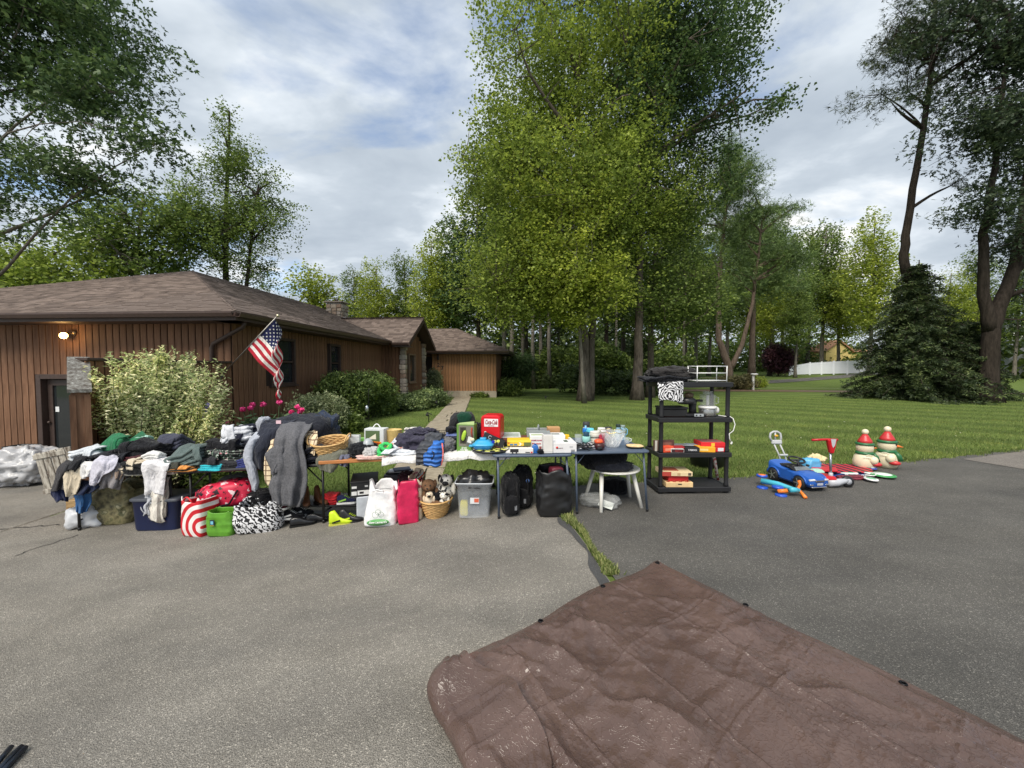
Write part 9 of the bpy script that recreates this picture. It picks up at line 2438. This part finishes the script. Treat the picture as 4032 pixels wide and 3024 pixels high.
Hh += .030 * worley(pw * np.array([1.0, .55, 1]), 5.0, 5, .5) * m1_ + .013 * worley(pw * np.array([.6, 1.0, 1]), 11.0, 6, -.4) * m1_ + .005 * worley(pw, 24.0, 7, .9) * np.clip(fbm(p2 * 2.3 + 11, 262, 2) + .7, 0, 1.4)
for k in range(14):          # straight sharp creases in all directions, each over its own patch
 an = rt_.uniform(0, math.pi); fq = rt_.uniform(1.2, 9.0); ph = rt_.uniform(0, 9)
 tri = np.abs(((A * math.cos(an) + B * math.sin(an) + wq * rt_.uniform(.2, 1.0)) * fq + ph) % 2 - 1)
 msk = np.clip(fbm(p2 * 1.9 + k * 4.4, 210 + k, 2) * 2.2 - .35, 0, 1)
 Hh += .042 / fq ** .9 * np.clip(1 - tri * rt_.uniform(2.0, 6.0), 0, 1) * msk
for (a1, b1, a2, b2, hh, w1, w2) in ((1.46, .08, 1.28, .60, .055, .05, .13), (1.38, .60, 1.12, 1.02, .05, .045, .12), (.55, 1.10, .28, 1.45, .035, .05, .1), (1.75, .35, 1.62, 1.1, .045, .05, .1), (.9, .5, .62, 1.3, .022, .05, .1), (1.1, .12, .95, .55, .022, .04, .1), (.35, .3, .15, 1.0, .016, .05, .1)):
 L_ = math.hypot(a2 - a1, b2 - b1); ux_, uy_ = (a2 - a1) / L_, (b2 - b1) / L_
 s_ = (A - a1) * ux_ + (B - b1) * uy_; d_ = (A - a1) * -uy_ + (B - b1) * ux_ + .02 * np.sin(s_ * 17)
 Hh += hh * np.clip(1 - np.abs(s_ / L_ - .5) * 1.7, 0, 1) ** .7 * np.where(d_ > 0, np.exp(-d_ / w1), np.exp(d_ / w2))
Hh += rt_.normal(0, .0009, (NA, NB)) * (A < 1.85) * np.clip(fbm(p2 * 3 + 2, 260, 2) + .6, .1, 1.4)
for fa in (.52, 1.04, 1.56): Hh += .007 * np.clip(1 - np.abs(A - fa + .008 * np.sin(B * 9)) / .016, 0, 1)
for fb_ in (.55, 1.1, 1.65, 2.2, 2.75): Hh += .007 * np.clip(1 - np.abs(B - fb_ + .008 * np.sin(A * 8)) / .016, 0, 1)
edge = np.clip(np.minimum(A / .10, B / .10), 0, 1)
Hh = .006 + np.maximum(Hh, .002) * (.25 + .75 * edge)
a0_ = 1.84 + .26 * B + .06 * np.sin(B * 4.1 + .2) + .03 * np.sin(B * 9.2); rad = .052 + .016 * np.sin(B * 6 + 1.0) + .012 * np.sin(B * 15)
rad = np.clip(rad, .03, 1) * np.clip((B + .10) / .25, .5, 1)
t_ = np.clip((A - a0_) / rad, 0, 4.0)
lift = np.where(A > a0_, 1.0, 0.0)
cur_a = np.where(t_ > 0, a0_ + rad * np.sin(np.minimum(t_, 3.6)), A); over = np.clip(A - a0_ - rad * 3.6, 0, None) * np.clip(B / .3, 0, 1)
cur_a = np.where(over > 0, cur_a - over * .92 * lift + 0, cur_a); cur_h = rad * (1 - np.cos(np.minimum(t_, 3.6)))
Aeff = A * (1 - lift) + cur_a * lift; Heff = Hh + cur_h * lift * np.where(A > a0_, 1, 0)
PX = C0.x + ea.x * Aeff + eb_.x * (B + .02 * np.sin(A * 6)); PY = C0.y + ea.y * Aeff + eb_.y * (B + .02 * np.sin(A * 6))
PX += .018 * np.sin(B * 5 + 1) * (A < .02); PZ = gz(PX, PY) + .016 + Heff
idx = np.arange(NA * NB).reshape(NA, NB); F = np.stack([idx[:-1, :-1], idx[:-1, 1:], idx[1:, 1:], idx[1:, :-1]], -1).reshape(-1, 4)
def _tarp(nt, b):
 n = _nz(nt, 2.2, 4, .6); r = _cr(nt, n.outputs[0], [(.3, c(80, 63, 57)), (.7, c(100, 81, 74))])
 sc_ = _nz(nt, 30, 6, .8, sc3=(1, .35, 1)); r2 = _cr(nt, sc_.outputs[0], [(.69, (0, 0, 0)), (.80, (.6, .6, .6))]); reg = _nz(nt, .9, 2, .5); r3 = _cr(nt, reg.outputs[0], [(.56, (0, 0, 0)), (.66, (1, 1, 1))])
 m1 = nt.nodes.new('ShaderNodeMath'); m1.operation = 'MULTIPLY'; nt.links.new(r2.outputs[0], m1.inputs[0]); nt.links.new(r3.outputs[0], m1.inputs[1])
 mx = nt.nodes.new('ShaderNodeMix'); mx.data_type = 'RGBA'; nt.links.new(m1.outputs[0], mx.inputs['Factor']); nt.links.new(r.outputs[0], mx.inputs['A']); mx.inputs['B'].default_value = (*c(196, 184, 180), 1)
 nt.links.new(mx.outputs['Result'], b.inputs['Base Color']); b.inputs['Roughness'].default_value = .24; b.inputs['Specular IOR Level'].default_value = .5
 v = nt.nodes.new('ShaderNodeTexVoronoi'); v.feature = 'DISTANCE_TO_EDGE'; v.inputs['Scale'].default_value = 14; t = nt.nodes.new('ShaderNodeTexCoord'); n3 = _nz(nt, 5, 3, .6)
 ad = nt.nodes.new('ShaderNodeVectorMath'); ad.operation = 'ADD'; nt.links.new(t.outputs['Object'], ad.inputs[0]); nt.links.new(n3.outputs['Color'], ad.inputs[1]); nt.links.new(ad.outputs[0], v.inputs['Vector'])
 cr2 = _cr(nt, v.outputs['Distance'], [(0, (1, 1, 1)), (.05, (.1, .1, .1)), (.3, (0, 0, 0))]); _bump(nt, b, cr2.outputs[0], .35, .008)
tp_ = thing('brown_tarp', 'large wrinkled brown tarp spread on the driveway', 'tarp', (C0.x, C0.y, 0))
auto_smooth(link('sheet', mesh_np('sheet', np.stack([PX - C0.x, PY - C0.y, PZ], -1).reshape(-1, 3), F, True), pattern('brown_poly_tarp', _tarp), tp_), 6)
for (i, j) in ((3, 3), (3, 57), (3, 117), (3, 177), (54, 3), (104, 3), (3, 238)):
 q = (PX[i, j] - C0.x, PY[i, j] - C0.y, PZ[i, j] + .004)
 gm = MB().tube([(q[0] + .013 * math.cos(a_), q[1] + .013 * math.sin(a_), q[2]) for a_ in np.linspace(0, 6.283, 13)[:-1]], .005, 5, closed=True).lathe([(0, 0), (.011, .001)], (q[0], q[1], q[2] - .003), 10); gm.build('grommet', metal(c(40, 40, 42), .4), tp_)
